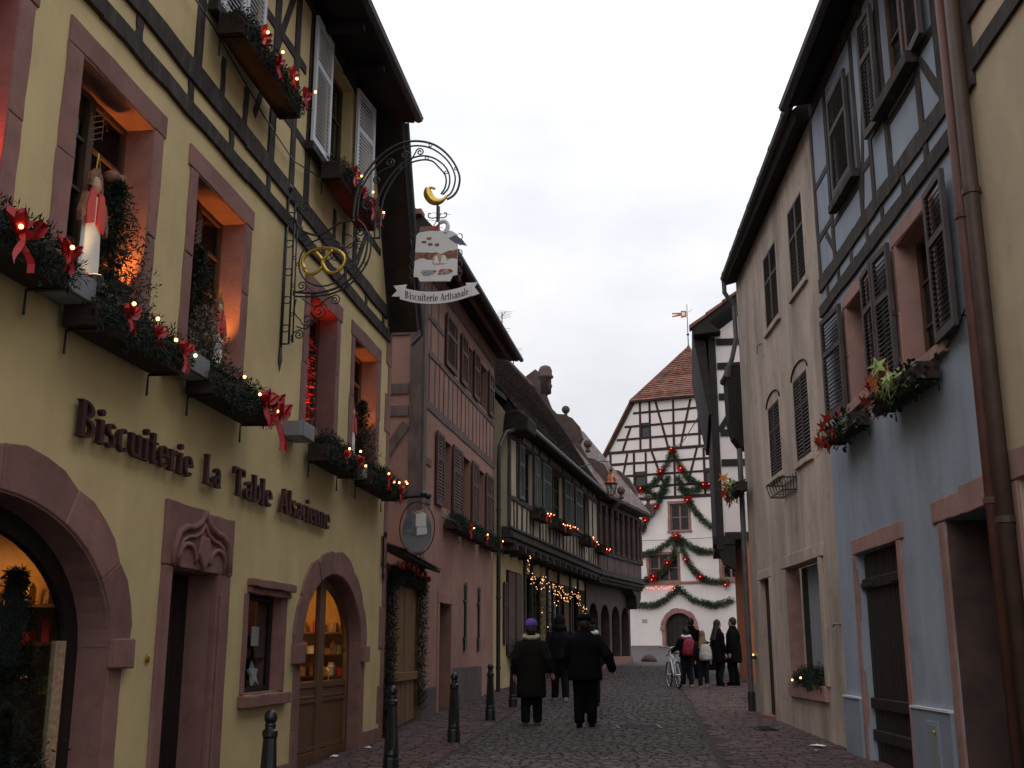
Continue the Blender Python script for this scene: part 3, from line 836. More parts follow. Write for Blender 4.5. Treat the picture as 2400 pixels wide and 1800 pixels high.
room(L1, yh, -3.4, -.1, .2, 2.75, -.21, -1.9, 'ochre_wall')
lamp(L1, -1.1, -.75, 2.42, 22, (1, .52, .16), 'small brass lamp lighting the shop behind the arched double door')
for z in (1.36, 1.66, 1.95):
    q = L1.mb(); q.box(-.42, -.11, -1.5, -.24, z-.02, z); q.build('display_shelf', 'door_wood', yh)
    side_goods(L1, -.28, -.26, -1.4, z, 8, int(z*100), 'on the ' + {1.36: 'lowest', 1.66: 'middle', 1.95: 'top'}[z] + ' shelf behind the lit arched door', (.06, .13))
# big shop arch with lit interior
sw = L1.mb(); o0 = -.22
ring = ellipse_arch(-9.40, 1.60, 1.72, .94, 24); rin = ellipse_arch(-9.40, 1.40, 1.72, .78, 24)
sw.prism(ring + rin[::-1], o0-.06, o0); sw.box(-8.0, -7.80, o0-.06, o0, 0, 1.72); sw.box(-11.0, -10.8, o0-.06, o0, 0, 1.72)
shopw = sw.build('shop_window', 'dark_door', yh)
q = L1.mb(); q.prism([(-10.80, .1), (-8.0, .1), (-8.0, 1.72)] + rin[::-1] + [(-10.8, 1.72)], o0-.04, o0-.035); q.build('pane', 'glass', shopw)
q = L1.mb(); q.box(-8.06, -8.0, o0-.07, o0+.01, .1, 1.75); q.build('door_stile', 'sign_tan', shopw)
room(L1, yh, -11.4, -6.95, .1, 2.8, o0-.08, -2.4, 'shop_brown')
lamp(L1, -7.4, -1.3, 2.38, 16, (1, .5, .16), 'small brass lamp deep inside the big arched shop window')
for z in (.95, 1.35, 1.75, 2.05):
    q = L1.mb(); q.box(-7.25, -6.96, -2.2, -.45, z-.025, z); q.build('display_shelf', 'door_wood', yh)
    side_goods(L1, -7.12, -.55, -2.0, z, 7, int(z*77), 'on the ' + {.95: 'lowest', 1.35: 'second', 1.75: 'third', 2.05: 'top'}[z] + ' shelf in the big shop arch', (.07, .14))
q = L1.mb(); q.box(-7.6, -7.0, -2.2, -.8, .1, .80); q.build('shop_counter', 'dark_door', yh)

# timber frame of the upper storey
for a, b, w in (((-15, 6.42), (.62, 6.50), .17), ((-15, 6.84), (.40, 6.84), .22)):
    n = 5; s0, s1 = a[0], b[0]
    cuts = [s0 + (s1-s0)*k/n for k in range(n+1)]
    for p, r in zip(cuts, cuts[1:]):
        za = a[1] + (b[1]-a[1])*(p-s0)/(s1-s0); zb = a[1] + (b[1]-a[1])*(r-s0)/(s1-s0)
        beam(L1, yh, (p, za), (r, zb), w, o1=.04, n=8)
s = -10.5
while s < .3:
    beam(L1, yh, (s, 6.50), (s, 6.74), .12); s += R(.85, 1.2)
for s in (-9.6, -8.3, -6.98, -5.02, -4.32, -3.75, -1.55):
    top = 9.6 if s < -1.6 else 9.4
    beam(L1, yh, (s+R(-.04, .04), 6.94), (s, top), .18)
for s0 in (-6.42, -2.55, -2.1, -5.8):
    beam(L1, yh, (s0, 6.94), (s0, 7.36), .11)
for (a, b) in (((-5.5, 8.52), (-3.98, 8.60)), ((-4.98, 7.66), (-3.80, 7.66)), ((-8.3, 7.66), (-6.98, 7.66)), ((-9.6, 8.55), (-6.98, 8.52)), ((-1.5, 7.66), (-.1, 7.66))):
    beam(L1, yh, a, b, .13, o1=.018)
for (a, b) in (((-5.55, 7.2), (-4.4, 9.5)), ((-1.48, 6.95), (-.35, 8.4)), ((-9.5, 6.95), (-8.4, 9.5))):
    beam(L1, yh, a, b, .13, o1=.014)
beam(L1, yh, (-15, 9.54), (-.85, 9.54), .16, o1=.035, n=8)
# raked dark verge and eave
q = L1.mb(); q.prism([(-.86, 9.64), (-.66, 9.82), (.86, 6.70), (.60, 6.58)], -5, .46); q.build('verge', 'soffit', yh)
q = L1.mb(); q.prisms([(.0, 9.60), (.62, 9.52), (.66, 9.62), (-5, 15.2), (-5.1, 15.0), (-.05, 9.8)], -15, -.66); q.build('roof', 'soffit', yh)
for k in range(12):
    q = L1.mb(); s = -14 + k*1.05; q.box(s, s+.10, .02, .58, 9.42, 9.52); q.build('rafter_end', 'soffit', yh)
q = L1.mb(); q.tube([(-15, .68, 9.62), (-.60, .68, 9.62)], .075, 8); q.build('gutter', 'gutter', yh)
q = L1.mb(); q.tube([(-.62, .50, 9.55), (.15, .50, 7.9), (.88, .48, 6.62), (.90, .30, 6.45)], .035, 6); q.build('downpipe', 'gutter', yh)
# upper windows with white louvred shutters
casement(L1, yh, -3.02, -1.90, 7.72, 9.42, o=-.14, cols=2, rows=3)
casement(L1, yh, -6.55, -5.70, 7.72, 9.35, o=-.14, cols=1, rows=1)
shutter(L1, yh, -3.80, -3.10, 7.74, 9.46, o=.05, material='white_paint', n=26)
shutter(L1, yh, -1.85, -1.18, 7.84, 9.50, o=.05, material='white_paint', n=26, hinge=0, swing=.12)
shutter(L1, yh, -6.68, -6.13, 7.74, 9.44, o=.05, material='white_paint', n=26)
shutter(L1, yh, -6.10, -5.55, 7.74, 9.44, o=.05, material='white_paint', n=26)
for a, b in ((-3.9, -1.6), (-6.9, -5.4)):
    q = L1.mb(); q.box(a, b, .02, .12, 7.60, 7.70); q.build('sill', 'timber', yh)
# rail and box holders
planter(L1, -6.86, -5.10, 7.36, .12, 'upper window box with red bows under the closed white shutters', 31, bows=4, lights=4, h=.22, at_end=False, bow_s=.115)
planter(L1, -3.55, -1.75, 7.36, .12, 'upper window box with trailing red ribbon beside the iron sign bracket', 32, bows=4, lights=3, h=.22, bow_s=.115)
planter(L1, -10.95, -9.32, 3.98, .06, 'window box with red bows at the left edge of the yellow front', 33, bows=3, lights=3, bow_s=.14)
planter(L1, -8.95, -7.50, 3.86, .06, 'window box below the lit candle figure window of the yellow shop', 34, bows=3, lights=4)
planter(L1, -6.88, -5.45, 3.86, .06, 'window box with long red tails above the shop lettering La Table', 35, bows=3, lights=3, bow_s=.17, at_end=True)
planter(L1, -3.40, -2.05, 3.86, .06, 'window box below the red glowing window of the yellow shop', 36, bows=2, lights=3)
planter(L1, -1.32, .30, 3.88, .06, 'window box at the far corner of the yellow shop', 37, bows=2, lights=5, red=True)

# grey floodlights on the front
def flood(s, z, label, w=.46):
    t = L1.root('floodlight', label, 'floodlight', s, .02, z, 'grey floodlights on the yellow front')
    m = L1.mb(); n = 8; poly = []
    for cx, cy, a0 in ((w-.05, .19, 0), (.05, .19, 90), ):
        poly += [(cx+.05*cos(radians(a0+90*k/n)), cy+.05*sin(radians(a0+90*k/n))) for k in range(n+1)]
    poly += [(0, .0), (w, .0)]
    m.prismz(poly, 0, .17); m.build('housing', 'lamp_grey', t, bevel=.006)
    m = L1.mb(); m.box(.04, w-.04, .03, .20, -.006, 0); m.build('lens', 'sign_grey', t)
    m = L1.mb(); m.tube([(w-.02, .1, .12), (w+.08, .08, .2), (w+.12, .04, .14)], .008, 5); m.build('cable', 'white_paint', t)
flood(-9.32, 4.02, 'grey floodlight left of the lit candle figure window')
flood(-7.28, 3.98, 'grey floodlight left of the frosted tree window')
flood(-4.22, 4.00, 'grey floodlight left of the red glowing window')
flood(-1.78, 3.94, 'grey floodlight half hidden behind ribbon near the far corner', .4)

# window displays: fir trees, figures, spot lamps
def fir_tree(F, s, o, z, h, r, label, seed, material='needle', n=900, group=None):
    random.seed(seed)
    t = F.root('small_fir_tree', label, 'christmas tree', s, o, z, group)
    m = F.mb(); m.tube([(0, 0, 0), (0, 0, h*.9)], [.02, .006], 6); m.build('trunk', 'box_wood', t)
    m = F.mb(); m.lathe([(r*.35, 0), (r*.45, .12), (r*.42, .13), (.02, .12)], (0, 0, 0), 10); m.build('pot', 'box_wood', t)
    g = F.mb(); tiers = int(h/.09)
    for k in range(tiers):
        zz = h*.12 + (h*.86)*k/tiers; rr = r*(1-k/tiers)*R(.8, 1.15)+.02
        nb = max(5, int(11*(1-k/tiers)))
        for j in range(nb):
            a = 2*pi*(j+R(-.3, .3))/nb
            tip = (cos(a)*rr, sin(a)*rr, zz - rr*.28 + R(-.02, .02))
            sprigs(g, [(0, 0, zz), tip], max(10, int(2.6*n/(tiers*nb))), .045, (.03, .07), .007)
    g.build('branches', material, t, recalc=False)['kind'] = 'stuff'
    return t
fir_tree(L1, -8.12, -.05, 4.30, 1.05, .36, 'dark fir tree in the candle figure window of the yellow shop', 41, n=1700)
fir_tree(L1, -6.45, -.08, 4.30, 1.15, .30, 'fir tree with glowing frosted tips in the second shop window', 42, n=1300)
fir_tree(L1, -6.52, .02, 4.30, .50, .28, 'low frosted fir lit orange in the second shop window', 43, 'frost', n=900)
fir_tree(L1, -.62, -.06, 4.30, .95, .30, 'fir tree in the last window of the yellow shop', 44, n=1200)
fir_tree(L1, -8.05, -.62, .15, 2.2, .62, 'tall dark fir tree behind the glass of the big shop arch', 45, n=6500)
fir_tree(L1, -8.85, -.95, .15, 2.2, .7, 'second dark fir tree further left in the big shop arch', 46, n=5500)

def spot(F, s, o, z, col, watt, label):
    t = F.root('spot_lamp', label, 'spot lamp', s, o, z, 'black spot lamps in the shop windows')
    m = F.mb(); m.lathe([(.05, 0), (.055, .02), (.055, .12), (.048, .125)], (0, 0, 0), 10); m.build('can', 'black_iron', t, smooth=False)
    m = F.mb(); m.lathe([(.044, .118), (.044, .128), (.01, .130)], (0, 0, 0), 10); m.build('lamp_glass', emit('spot_glass', col, 4), t)
    l = bpy.data.lights.new('lamp_light', 'SPOT'); l.energy = watt; l.color = col; l.spot_size = radians(62); l.spot_blend = .7; l.shadow_soft_size = .04
    lo = bpy.data.objects.new('lamp_light', l); COL.objects.link(lo); lo.parent = t; lo.location = (0, 0, .15); lo.rotation_euler = (pi, 0, 0)
    return t
WARM, RED = (1, .36, .07), (1, .06, .02)
spot(L1, -9.86, -.10, 4.32, RED, 60, 'black spot lamp glowing red in the leftmost window')
spot(L1, -7.82, -.13, 4.32, WARM, 75, 'black spot lamp behind the fir tree in the candle figure window')
spot(L1, -5.75, -.13, 4.32, WARM, 65, 'black spot lamp in the second shop window')
spot(L1, -2.95, -.10, 4.32, RED, 90, 'black spot lamp glowing red in the third shop window')
spot(L1, -.30, -.12, 4.32, WARM, 60, 'black spot lamp in the last window of the yellow shop')

def figure(F, s, o, z, h, label, seed):
    """wooden cut figure: pale robe, red coat, round face, pointed hood"""
    t = F.root('wooden_figure', label, 'figure', s, o, z)
    k = h/.8
    P = lambda pts: [(a*k, b*k) for a, b in pts]
    m = F.mb(); m.prism(P([(-.09, 0), (.10, .0), (.11, .10), (.085, .40), (.06, .52), (-.06, .52), (-.085, .40)]), -.02, .02); m.build('robe', 'snow_white', t, bevel=.008)
    for sd in (-1, 1):
        m = F.mb(); m.prism(P([(sd*.015, .34), (sd*.10, .30), (sd*.115, .42), (sd*.075, .54), (sd*.02, .545)]), .021, .036); m.build('coat', 'figure_red', t)
        m = F.mb(); m.prism(P([(sd*.10, .36), (sd*.155, .30), (sd*.165, .36), (sd*.12, .50), (sd*.085, .50)]), -.01, .03); m.build('sleeve', 'sign_brown', t)
    m = F.mb(); m.ball((0, .01, .585*k), .05*k, 10, 6, sy=.5, sz=1.2); m.build('face', 'sign_tan', t, smooth=True)
    m = F.mb(); m.prism(P([(-.075, .56), (-.07, .64), (.0, .70), (.06, .66), (.085, .55), (.06, .56), (.045, .62), (0, .65), (-.045, .62), (-.055, .56)]), -.015, .02); m.build('hood', 'sign_brown', t)
    m = F.mb(); m.tube([(.0, 0, .69*k), (.01, 0, .80*k), (.06, 0, .70*k)], .006, 5); m.build('cap_wire', 'gold', t)
    m = F.mb(); m.box(-.14*k, .16*k, -.06, .06, -.02, 0); m.build('base_board', 'sign_tan', t)
    return t
figure(L1, -8.62, .02, 4.33, .98, 'glowing pale figure in a red coat standing in the second window from the left', 1)
figure(L1, -5.98, -.06, 4.33, .80, 'red and white wooden figure beside the frosted fir', 2)
figure(L1, -1.10, -.06, 4.33, .80, 'red and white wooden figure in the last yellow shop window', 3)
spot(L1, -8.70, .14, 4.18, (1, .62, .25), 9, 'small spot lamp at the feet of the glowing pale figure')
# bundle and hanging stars
q = L1.mb(); q.tube([(0, 0, 0), (.1, .02, .05), (.2, 0, .06), (.30, .02, .10)], [.05, .075, .07, .055], 8); o = q.build('straw_bundle', 'sign_brown', None, smooth=True); o.scale = (.8, .8, .8); o.location = L1.w(-8.22, -.12, 5.30); o.rotation_euler = (0, 0, L1.rz); tag(o, 'straw bundle hung high in the second window from the left', 'ornament')
for k, (s, z) in enumerate(((-6.60, 5.35), (-8.55, 5.45))):
    q = L1.mb()
    for j in range(5):
        q.tube([(.0, 0, .07*j), (.26, 0, .07*j+.16)], .007, 4)
    q.tube([(.0, 0, -.02), (.0, 0, .34)], .007, 4); q.tube([(.26, 0, .12), (.26, 0, .48)], .007, 4)
    o = q.build('rake_ornament', 'brown_wood', None); o.scale = (.7, .7, .7); o.location = L1.w(s, -.10, z); o.rotation_euler = (0, 0, L1.rz)
    tag(o, ['small wooden rake ornament hung in the frosted fir window', 'small wooden rake ornament hung above the pale figure'][k], 'ornament')
# red bush of tinsel
random.seed(51)
t = L1.root('red_tinsel_column', 'glowing red tinsel column in the third shop window', 'decoration', -3.12, -.14, 4.32)
g = L1.mb(); sprigs(g, [(0, 0, .05), (.03, 0, .5), (-.02, 0, 1.15)], 900, .13, (.04, .08), .010); g.build('tinsel', 'figure_red', t, recalc=False)['kind'] = 'stuff'
m = L1.mb(); m.tube([(0, 0, 0), (0, 0, 1.2)], .012, 6); m.build('stem', 'box_wood', t)
# cable between the upper boxes
q = L1.mb(); q.tube([(-10, .06, 8.0), (-8.6, .06, 7.55), (-6.9, .08, 7.42), (-5.4, .06, 7.25), (-4.4, .06, 7.2), (-3.5, .08, 7.4)], .009, 5)
o = q.build('electric_cable', 'black_iron', None); o.location = (L1.x, L1.y, 0); o.rotation_euler = (0, 0, L1.rz); tag(o, 'thin black cable looping between the upper window boxes', 'cable')
# ------------------------------------------------------------------ lettering: serif strokes built as solids
def g_line(x0, y0, x1, y1, w):
    dx, dy = x1-x0, y1-y0; l = hypot(dx, dy); px, py = -dy/l*w/2, dx/l*w/2
    return [(x0+px, y0+py), (x1+px, y1+py), (x1-px, y1-py), (x0-px, y0-py)]
def g_arc(cx, cy, rx, ry, a0, a1, wt=.15, wn=.07, n=12):
    o = []; i = []
    for k in range(n+1):
        a = radians(a0 + (a1-a0)*k/n)
        o.append((cx+rx*cos(a), cy+ry*sin(a))); i.append((cx+(rx-wt)*cos(a), cy+(ry-wn)*sin(a)))
    return o + i[::-1]
SW, SF = .155, .05
def g_stem(x, y0, y1, top=True, bot=True, left_only=False):
    r = [g_line(x, y0, x, y1, SW)]
    if bot: r.append([(x-SW*.5-.055, y0), (x+SW*.5+.055, y0), (x+SW*.5+.055, y0+SF), (x-SW*.5-.055, y0+SF)])
    if top: r.append([(x-SW*.5-.065, y1-SF-.01), (x+(SW*.5 if left_only else SW*.5+.055), y1-SF), (x+(SW*.5 if left_only else SW*.5+.055), y1), (x-SW*.5-.065, y1-.01)])
    return r
XH = .66
GLYPH = {
 'B': (.74, g_stem(.16, 0, 1) + [g_arc(.2, .755, .36, .245, -92, 92, .15, .06), g_arc(.2, .27, .44, .27, -92, 92, .16, .065)]),
 'i': (.34, g_stem(.16, 0, XH, left_only=True) + [[(.16+.095*cos(2*pi*k/10), .86+.095*sin(2*pi*k/10)) for k in range(10)]]),
 's': (.48, [g_arc(.24, .49, .19, .18, 25, 265, .13, .06), g_arc(.23, .18, .20, .19, 85, -155, .14, .06)]),
 'c': (.52, [g_arc(.28, .33, .25, .34, 48, 318, .155, .06)]),
 'u': (.66, g_stem(.16, .14, XH, bot=False, left_only=True) + g_stem(.48, 0, XH, left_only=True) + [g_arc(.32, .19, .235, .20, 180, 345, .155, .07)]),
 't': (.42, [g_line(.17, .1, .17, .92, SW), g_line(.0, XH-.03, .38, XH-.03, .06), g_arc(.24, .16, .145, .17, 180, 340, .13, .07)]),
 'e': (.54, [g_arc(.28, .33, .25, .34, 0, 322, .15, .06), g_line(.12, .365, .53, .365, .06)]),
 'r': (.48, g_stem(.16, 0, XH, left_only=True) + [g_arc(.36, .44, .16, .22, 40, 175, .10, .10)]),
 'L': (.68, g_stem(.18, 0, 1) + [g_line(.1, .04, .62, .04, .08), g_line(.60, .0, .62, .27, .05)]),
 'a': (.56, [g_line(.42, 0, .42, .48, SW), g_arc(.28, .46, .215, .20, 0, 165, .15, .06), g_arc(.25, .19, .22, .20, 20, 340, .14, .06), g_line(.40, .03, .54, .03, .06)]),
 'T': (.76, g_stem(.38, 0, 1, top=False) + [g_line(.03, .955, .73, .955, .09), g_line(.05, .74, .05, .98, .05), g_line(.71, .74, .71, .98, .05)]),
 'b': (.62, g_stem(.16, 0, 1, bot=False, left_only=True) + [g_arc(.33, .33, .255, .34, -140, 140, .155, .06)]),
 'l': (.34, g_stem(.16, 0, 1, left_only=True)),
 'A': (.82, [g_line(.40, .97, .68, .02, .18), g_line(.38, .95, .14, .03, .075), g_line(.22, .32, .56, .32, .06), g_line(.02, .025, .26, .025, .05), g_line(.54, .025, .82, .025, .05)]),
 'n': (.68, g_stem(.16, 0, XH, left_only=True) + g_stem(.50, 0, .45, top=False) + [g_arc(.34, .43, .235, .24, 0, 165, .155, .07)]),
}
def text_width(t): return sum(GLYPH[c][0] if c != ' ' else .36 for c in t)
def write(F, root, text, s0, z0, cap, width, o0, o1, material, curve=None, name='letter'):
    k = width/text_width(text); x = 0
    for c in text:
        if c == ' ': x += .36; continue
        adv, strokes = GLYPH[c]
        mb = F.mb()
        for i, st in enumerate(strokes):
            e = i*.0005
            pts = []
            for px, py in st:
                s = s0 + (x+px)*k; z = z0 + py*cap
                if curve: z += curve(s)
                pts.append((s, z))
            mb.prism(pts, o0+e, o1+e)
        mb.build(name, material, root)
        x += adv
wt = L1.root('wall_lettering', 'dark red raised letters reading Biscuiterie La Table Alsacienne on the yellow wall', 'lettering')
for word, a, b in (('Biscuiterie', -8.62, -6.62), ('La', -6.36, -5.98), ('Table', -5.66, -4.55), ('Alsacienne', -4.30, -2.42)):
    write(L1, wt, word, a, 3.155, .27, b-a, .035, .075, 'letter')

# ------------------------------------------------------------------ wrought iron shop sign
SG = Frame(*L1.w(-4.4, 0)[:2], L1.ang + pi/2, -1)     # x now runs out from the wall, o towards the camera is positive
class SignFrame(Frame): pass
sgn = SG.root('iron_sign_bracket', 'scrolled wrought iron bracket with gilded pretzel on the yellow shop', 'sign bracket')
def rod(pts, r, name='iron_rod', material='iron', closed=False, n=6, o=0.0, smooth=True):
    m = SG.mb(); m.tube([(a, o, b) for a, b in pts], r, n, closed=closed); return m.build(name, material, sgn, smooth=smooth)
def smooth_path(p, n=4):
    out = []
    for k in range(len(p)-1):
        p0, p1, p2, p3 = p[max(k-1, 0)], p[k], p[k+1], p[min(k+2, len(p)-1)]
        for j in range(n):
            t = j/n
            out.append(tuple(.5*((2*p1[i]) + (-p0[i]+p2[i])*t + (2*p0[i]-5*p1[i]+4*p2[i]-p3[i])*t*t + (-p0[i]+3*p1[i]-3*p2[i]+p3[i])*t**3) for i in (0, 1)))
    return out + [p[-1]]
rod([(0.02, 6.78), (.02, 4.95)], .018, 'wall_bar'); m = SG.mb(); m.tube([(.02, 0, 4.96), (.02, 0, 4.82), (.02, 0, 4.68)], [.02, .026, .003], 6); m.build('spike', 'iron', sgn)
rod([(.105, 6.70), (.11, 5.00)], .012); rod([(.14, 6.57), (.155, 5.01)], .009); rod([(.02, 5.0), (.11, 5.0)], .010); rod([(.02, 6.70), (.14, 6.70)], .010)
m = SG.mb(); m.ball((.02, 0, 6.86), .055, 10, 7); m.build('finial', 'iron', sgn, smooth=True)
def ring(c, r, t, name='ring', material='iron', n=18): rod([(c[0]+r*cos(2*pi*k/n), c[1]+r*sin(2*pi*k/n)) for k in range(n)], t, name, material, True, 5)
for c in ((.063, 6.52), (.063, 6.18), (.065, 5.84), (.066, 5.51), (.066, 5.18)): ring(c, .042, .007)
for c in ((.13, 6.01), (.13, 5.68), (.13, 5.34), (.13, 5.07), (.19, 6.36), (.76, 5.66), (.96, 5.90), (.88, 6.90), (1.08, 6.54), (1.67, 7.295), (1.97, 6.99), (1.63, 7.14), (1.86, 6.95), (1.32, 7.04), (.17, 5.93)): ring(c, .018, .006, n=10)
for p, r in (([(.15, 5.60), (.37, 5.58), (.54, 5.60), (.71, 5.67), (.86, 5.81), (.95, 5.99), (.98, 6.24)], .013), ([(.16, 5.55), (.32, 5.54), (.56, 5.56), (.75, 5.64), (.90, 5.79), (1.0, 5.99), (1.01, 6.24)], .011),
             ([(.11, 6.48), (.18, 6.35), (.29, 6.29), (.41, 6.27), (.53, 6.33), (.63, 6.40), (.81, 6.43)], .013),
             ([(.79, 6.43), (.81, 6.68), (.86, 6.88), (.96, 7.05), (1.09, 7.20), (1.27, 7.32), (1.47, 7.36), (1.67, 7.32), (1.82, 7.22), (1.94, 7.07), (2.01, 6.90), (2.0, 6.76), (1.95, 6.67), (1.87, 6.62)], .013),
             ([(.84, 6.44), (.85, 6.68), (.90, 6.85), (.99, 7.01), (1.13, 7.16), (1.28, 7.26), (1.48, 7.30), (1.65, 7.27), (1.79, 7.18), (1.90, 7.05), (1.96, 6.90), (1.95, 6.78), (1.91, 6.69), (1.85, 6.65)], .010),
             ([(1.05, 6.20), (1.05, 6.47), (1.08, 6.68), (1.16, 6.86), (1.26, 7.00), (1.39, 7.12), (1.56, 7.17), (1.70, 7.14), (1.81, 7.06), (1.88, 6.96), (1.90, 6.85), (1.88, 6.75), (1.82, 6.68)], .010),
             ([(1.11, 6.20), (1.11, 6.46), (1.14, 6.67), (1.21, 6.83), (1.30, 6.97), (1.42, 7.08), (1.57, 7.12), (1.69, 7.10), (1.77, 7.02), (1.84, 6.93), (1.86, 6.84), (1.84, 6.75), (1.80, 6.69)], .010),
             ([(.98, 6.22), (1.05, 6.20), (1.11, 6.20)], .012), ([(.14, 5.56), (.14, 5.62)], .012),
             ([(.98, 6.24), (.92, 6.36), (.84, 6.44)], .012)):
    rod(smooth_path(p), r, 'iron_bow')
def scroll(c, r, a0, dirn=1, turns=1.6, lead=None, t=.0085):
    pts = []
    n = int(16*turns)
    for k in range(n+1):
        u = k/n; a = a0 + dirn*2*pi*turns*u; rr = r*(1-u*.85)
        pts.append((c[0]+rr*cos(a), c[1]+rr*sin(a)))
    if lead: pts = smooth_path(lead + [pts[0]], 5)[:-1] + pts
    rod(pts, t, 'iron_scroll', n=5)
scroll((.22, 5.10), .055, pi/2, -1, lead=[(.14, 5.02), (.15, 5.11)])
scroll((.23, 5.67), .06, -pi/2, 1, lead=[(.15, 5.60)])
scroll((.31, 5.27), .075, pi, 1, lead=[(.17, 5.52), (.16, 5.36)]); scroll((.44, 5.37), .085, -pi/2, 1, lead=[(.19, 5.20), (.30, 5.17)])
scroll((.62, 5.49), .06, pi/2, -1, lead=[(.24, 5.52), (.40, 5.42), (.52, 5.50)])
scroll((.22, 6.24), .06, 0, 1); scroll((.81, 5.91), .065, pi, 1); scroll((.88, 6.12), .06, pi, -1); scroll((.88, 6.27), .065, -pi/2, -1)
scroll((.97, 6.61), .10, 0, 1, lead=[(1.05, 6.40)]); scroll((1.20, 7.11), .06, -pi/2, 1, lead=[(1.06, 6.98), (1.12, 7.02)]); scroll((1.06, 6.90), .05, pi/2, 1)
scroll((.23, 6.63), .06, pi, 1, lead=[(.12, 6.60)]); scroll((1.38, 7.19), .05, 0, 1); scroll((1.55, 7.22), .05, pi, -1, lead=[(1.45, 7.13)])
scroll((.60, 6.06), .16, 0, -1, .6); scroll((.73, 6.15), .12, pi*.6, -1, .8)
ring((.47, 5.94), .285, .010, 'iron_ring', n=32)
rod(smooth_path([(.20, 6.3), (.36, 6.1), (.47, 5.94), (.74, 6.12), (.88, 6.2)]), .007)
# pretzel and crescent in gilded metal
pz = [(.47+.245*cos(a), 5.955+.15*sin(a)) for a in [radians(-125 + 10*k) for k in range(44)]]
left = smooth_path([pz[-1], (.36, 5.80), (.44, 5.90), (.52, 5.98), (.57, 6.07)]); right = smooth_path([pz[0], (.30, 5.80), (.40, 5.86), (.47, 5.93), (.42, 6.00), (.37, 6.08)])
rod([(.25, 5.86)] + [(.47+.245*cos(a), 5.955+.155*sin(a)) for a in [radians(205 - 10*k) for k in range(24)]] + [(.69, 5.86)], .021, 'pretzel', 'gold', n=8)
rod(smooth_path([(.25, 5.86), (.31, 5.81), (.39, 5.82), (.47, 5.92), (.44, 5.99), (.37, 6.07)]), .020, 'pretzel_arm', 'gold', n=8)
rod(smooth_path([(.69, 5.86), (.62, 5.80), (.53, 5.82), (.465, 5.93), (.50, 5.99), (.58, 6.07)]), .020, 'pretzel_arm', 'gold', n=8, o=.03)
g = smooth_path([(1.87, 6.66), (1.82, 6.615), (1.77, 6.60), (1.71, 6.615), (1.665, 6.67), (1.65, 6.725), (1.665, 6.765), (1.70, 6.775), (1.73, 6.755)], 4)
m = SG.mb(); n = len(g); m.tube([(a, 0, b) for a, b in g], [.012+.042*sin(pi*min(1, (k/n)*1.05))**1.2 if k < n*.7 else .02*(1-(k/n-.7)) for k in range(n)], 8); m.build('crescent', 'gold', sgn, smooth=True)

# hanging painted board with banner
hb = SG.root('hanging_shop_board', 'white painted board with stork and pastry under the iron scroll, banner reading Biscuiterie Artisanale', 'shop sign')
def flat(poly, o0, o1, material, name): m = SG.mb(); m.prism(poly, o0, o1); return m.build(name, material, hb)
m = SG.mb(); m.tube([(1.765, 0, 6.62), (1.765, 0, 6.36)], .014, 6); m.build('hanger', 'iron', hb)
board = [(1.53, 6.20), (1.56, 6.235), (1.67, 6.25), (1.93, 6.24), (2.0, 6.19), (2.0, 5.72), (1.95, 5.71), (1.92, 5.65), (1.58, 5.66), (1.56, 5.71), (1.51, 5.72)]
flat(board, -.012, .012, 'sign_white', 'board')
for sd in (-1, 1):
    a = 1.765
    pts = [(a, 6.41), (a+sd*.06, 6.405), (a+sd*.10, 6.42), (a+sd*.10, 6.46), (a+sd*.075, 6.46)]
    m = SG.mb(); m.tube([(x, 0, z) for x, z in smooth_path(pts)], .007, 5); m.build('scroll', 'iron', hb)
    x0 = 2.0 if sd > 0 else 1.51
    for z in (5.95, 5.82, 6.14, 5.72):
        pts = [(x0+sd*(.01+.05*abs(sin(k*.9))*(1-k/9)), z+.07*cos(k*.7)) for k in range(8)]
        m = SG.mb(); m.tube([(x, 0, q) for x, q in smooth_path(pts, 3)], .006, 5); m.build('scroll', 'iron', hb)
random.seed(5)
def blob(cx, cz, rx, rz, material, o=.0135, n=14, j=.25, name='painted_shape'):
    flat([(cx+rx*cos(2*pi*k/n)*(1+R(-j, j)), cz+rz*sin(2*pi*k/n)*(1+R(-j, j))) for k in range(n)], .012, o, material, name)
nest = [(1.52+.048*k, 6.0-.02*sin(k*.35)+R(-.015, .015)) for k in range(11)] + [(2.0-.048*k, 5.92+R(-.02, .015)) for k in range(11)]
flat(nest, .012, .0135, 'sign_brown', 'painted_nest')
blob(1.80, 5.90, .085, .065, 'sign_tan', .0150); flat([(1.73, 5.86), (1.80, 5.86), (1.775, 5.95), (1.75, 5.95)], .012, .0160, 'sign_white', 'painted_cake'); flat([(1.81, 5.86), (1.89, 5.86), (1.865, 5.95), (1.83, 5.955)], .012, .0160, 'sign_white', 'painted_cake')
blob(1.66, 5.76, .08, .035, 'sign_grey', .0140); blob(1.86, 5.76, .08, .035, 'sign_grey', .0142)
for k in range(9): blob(R(1.58, 1.94), R(5.72, 5.84), .02, .012, random.choice(['sign_brown', 'sign_tan', 'figure_red']), .0165+.0004*k, 8)
for x, z in ((1.68, 6.16), (1.69, 6.09), (1.77, 6.08), (1.62, 6.12)): blob(x, z, .03, .018, 'sign_brown', .0138, 8)
blob(1.585, 5.985, .03, .008, 'sign_blue', .0152, 8)
neck = smooth_path([(1.86, 6.22), (1.885, 6.29), (1.87, 6.345), (1.83, 6.36), (1.795, 6.345)])
m = SG.mb(); m.tube([(x, .0, z) for x, z in neck], [.03]*3+[.024]*(len(neck)-3), 6); m.build('bird_neck', 'sign_white', hb)
flat([(1.805, 6.355), (1.80, 6.325), (1.67, 6.225), (1.66, 6.235)], -.006, .006, 'figure_red', 'bird_beak')
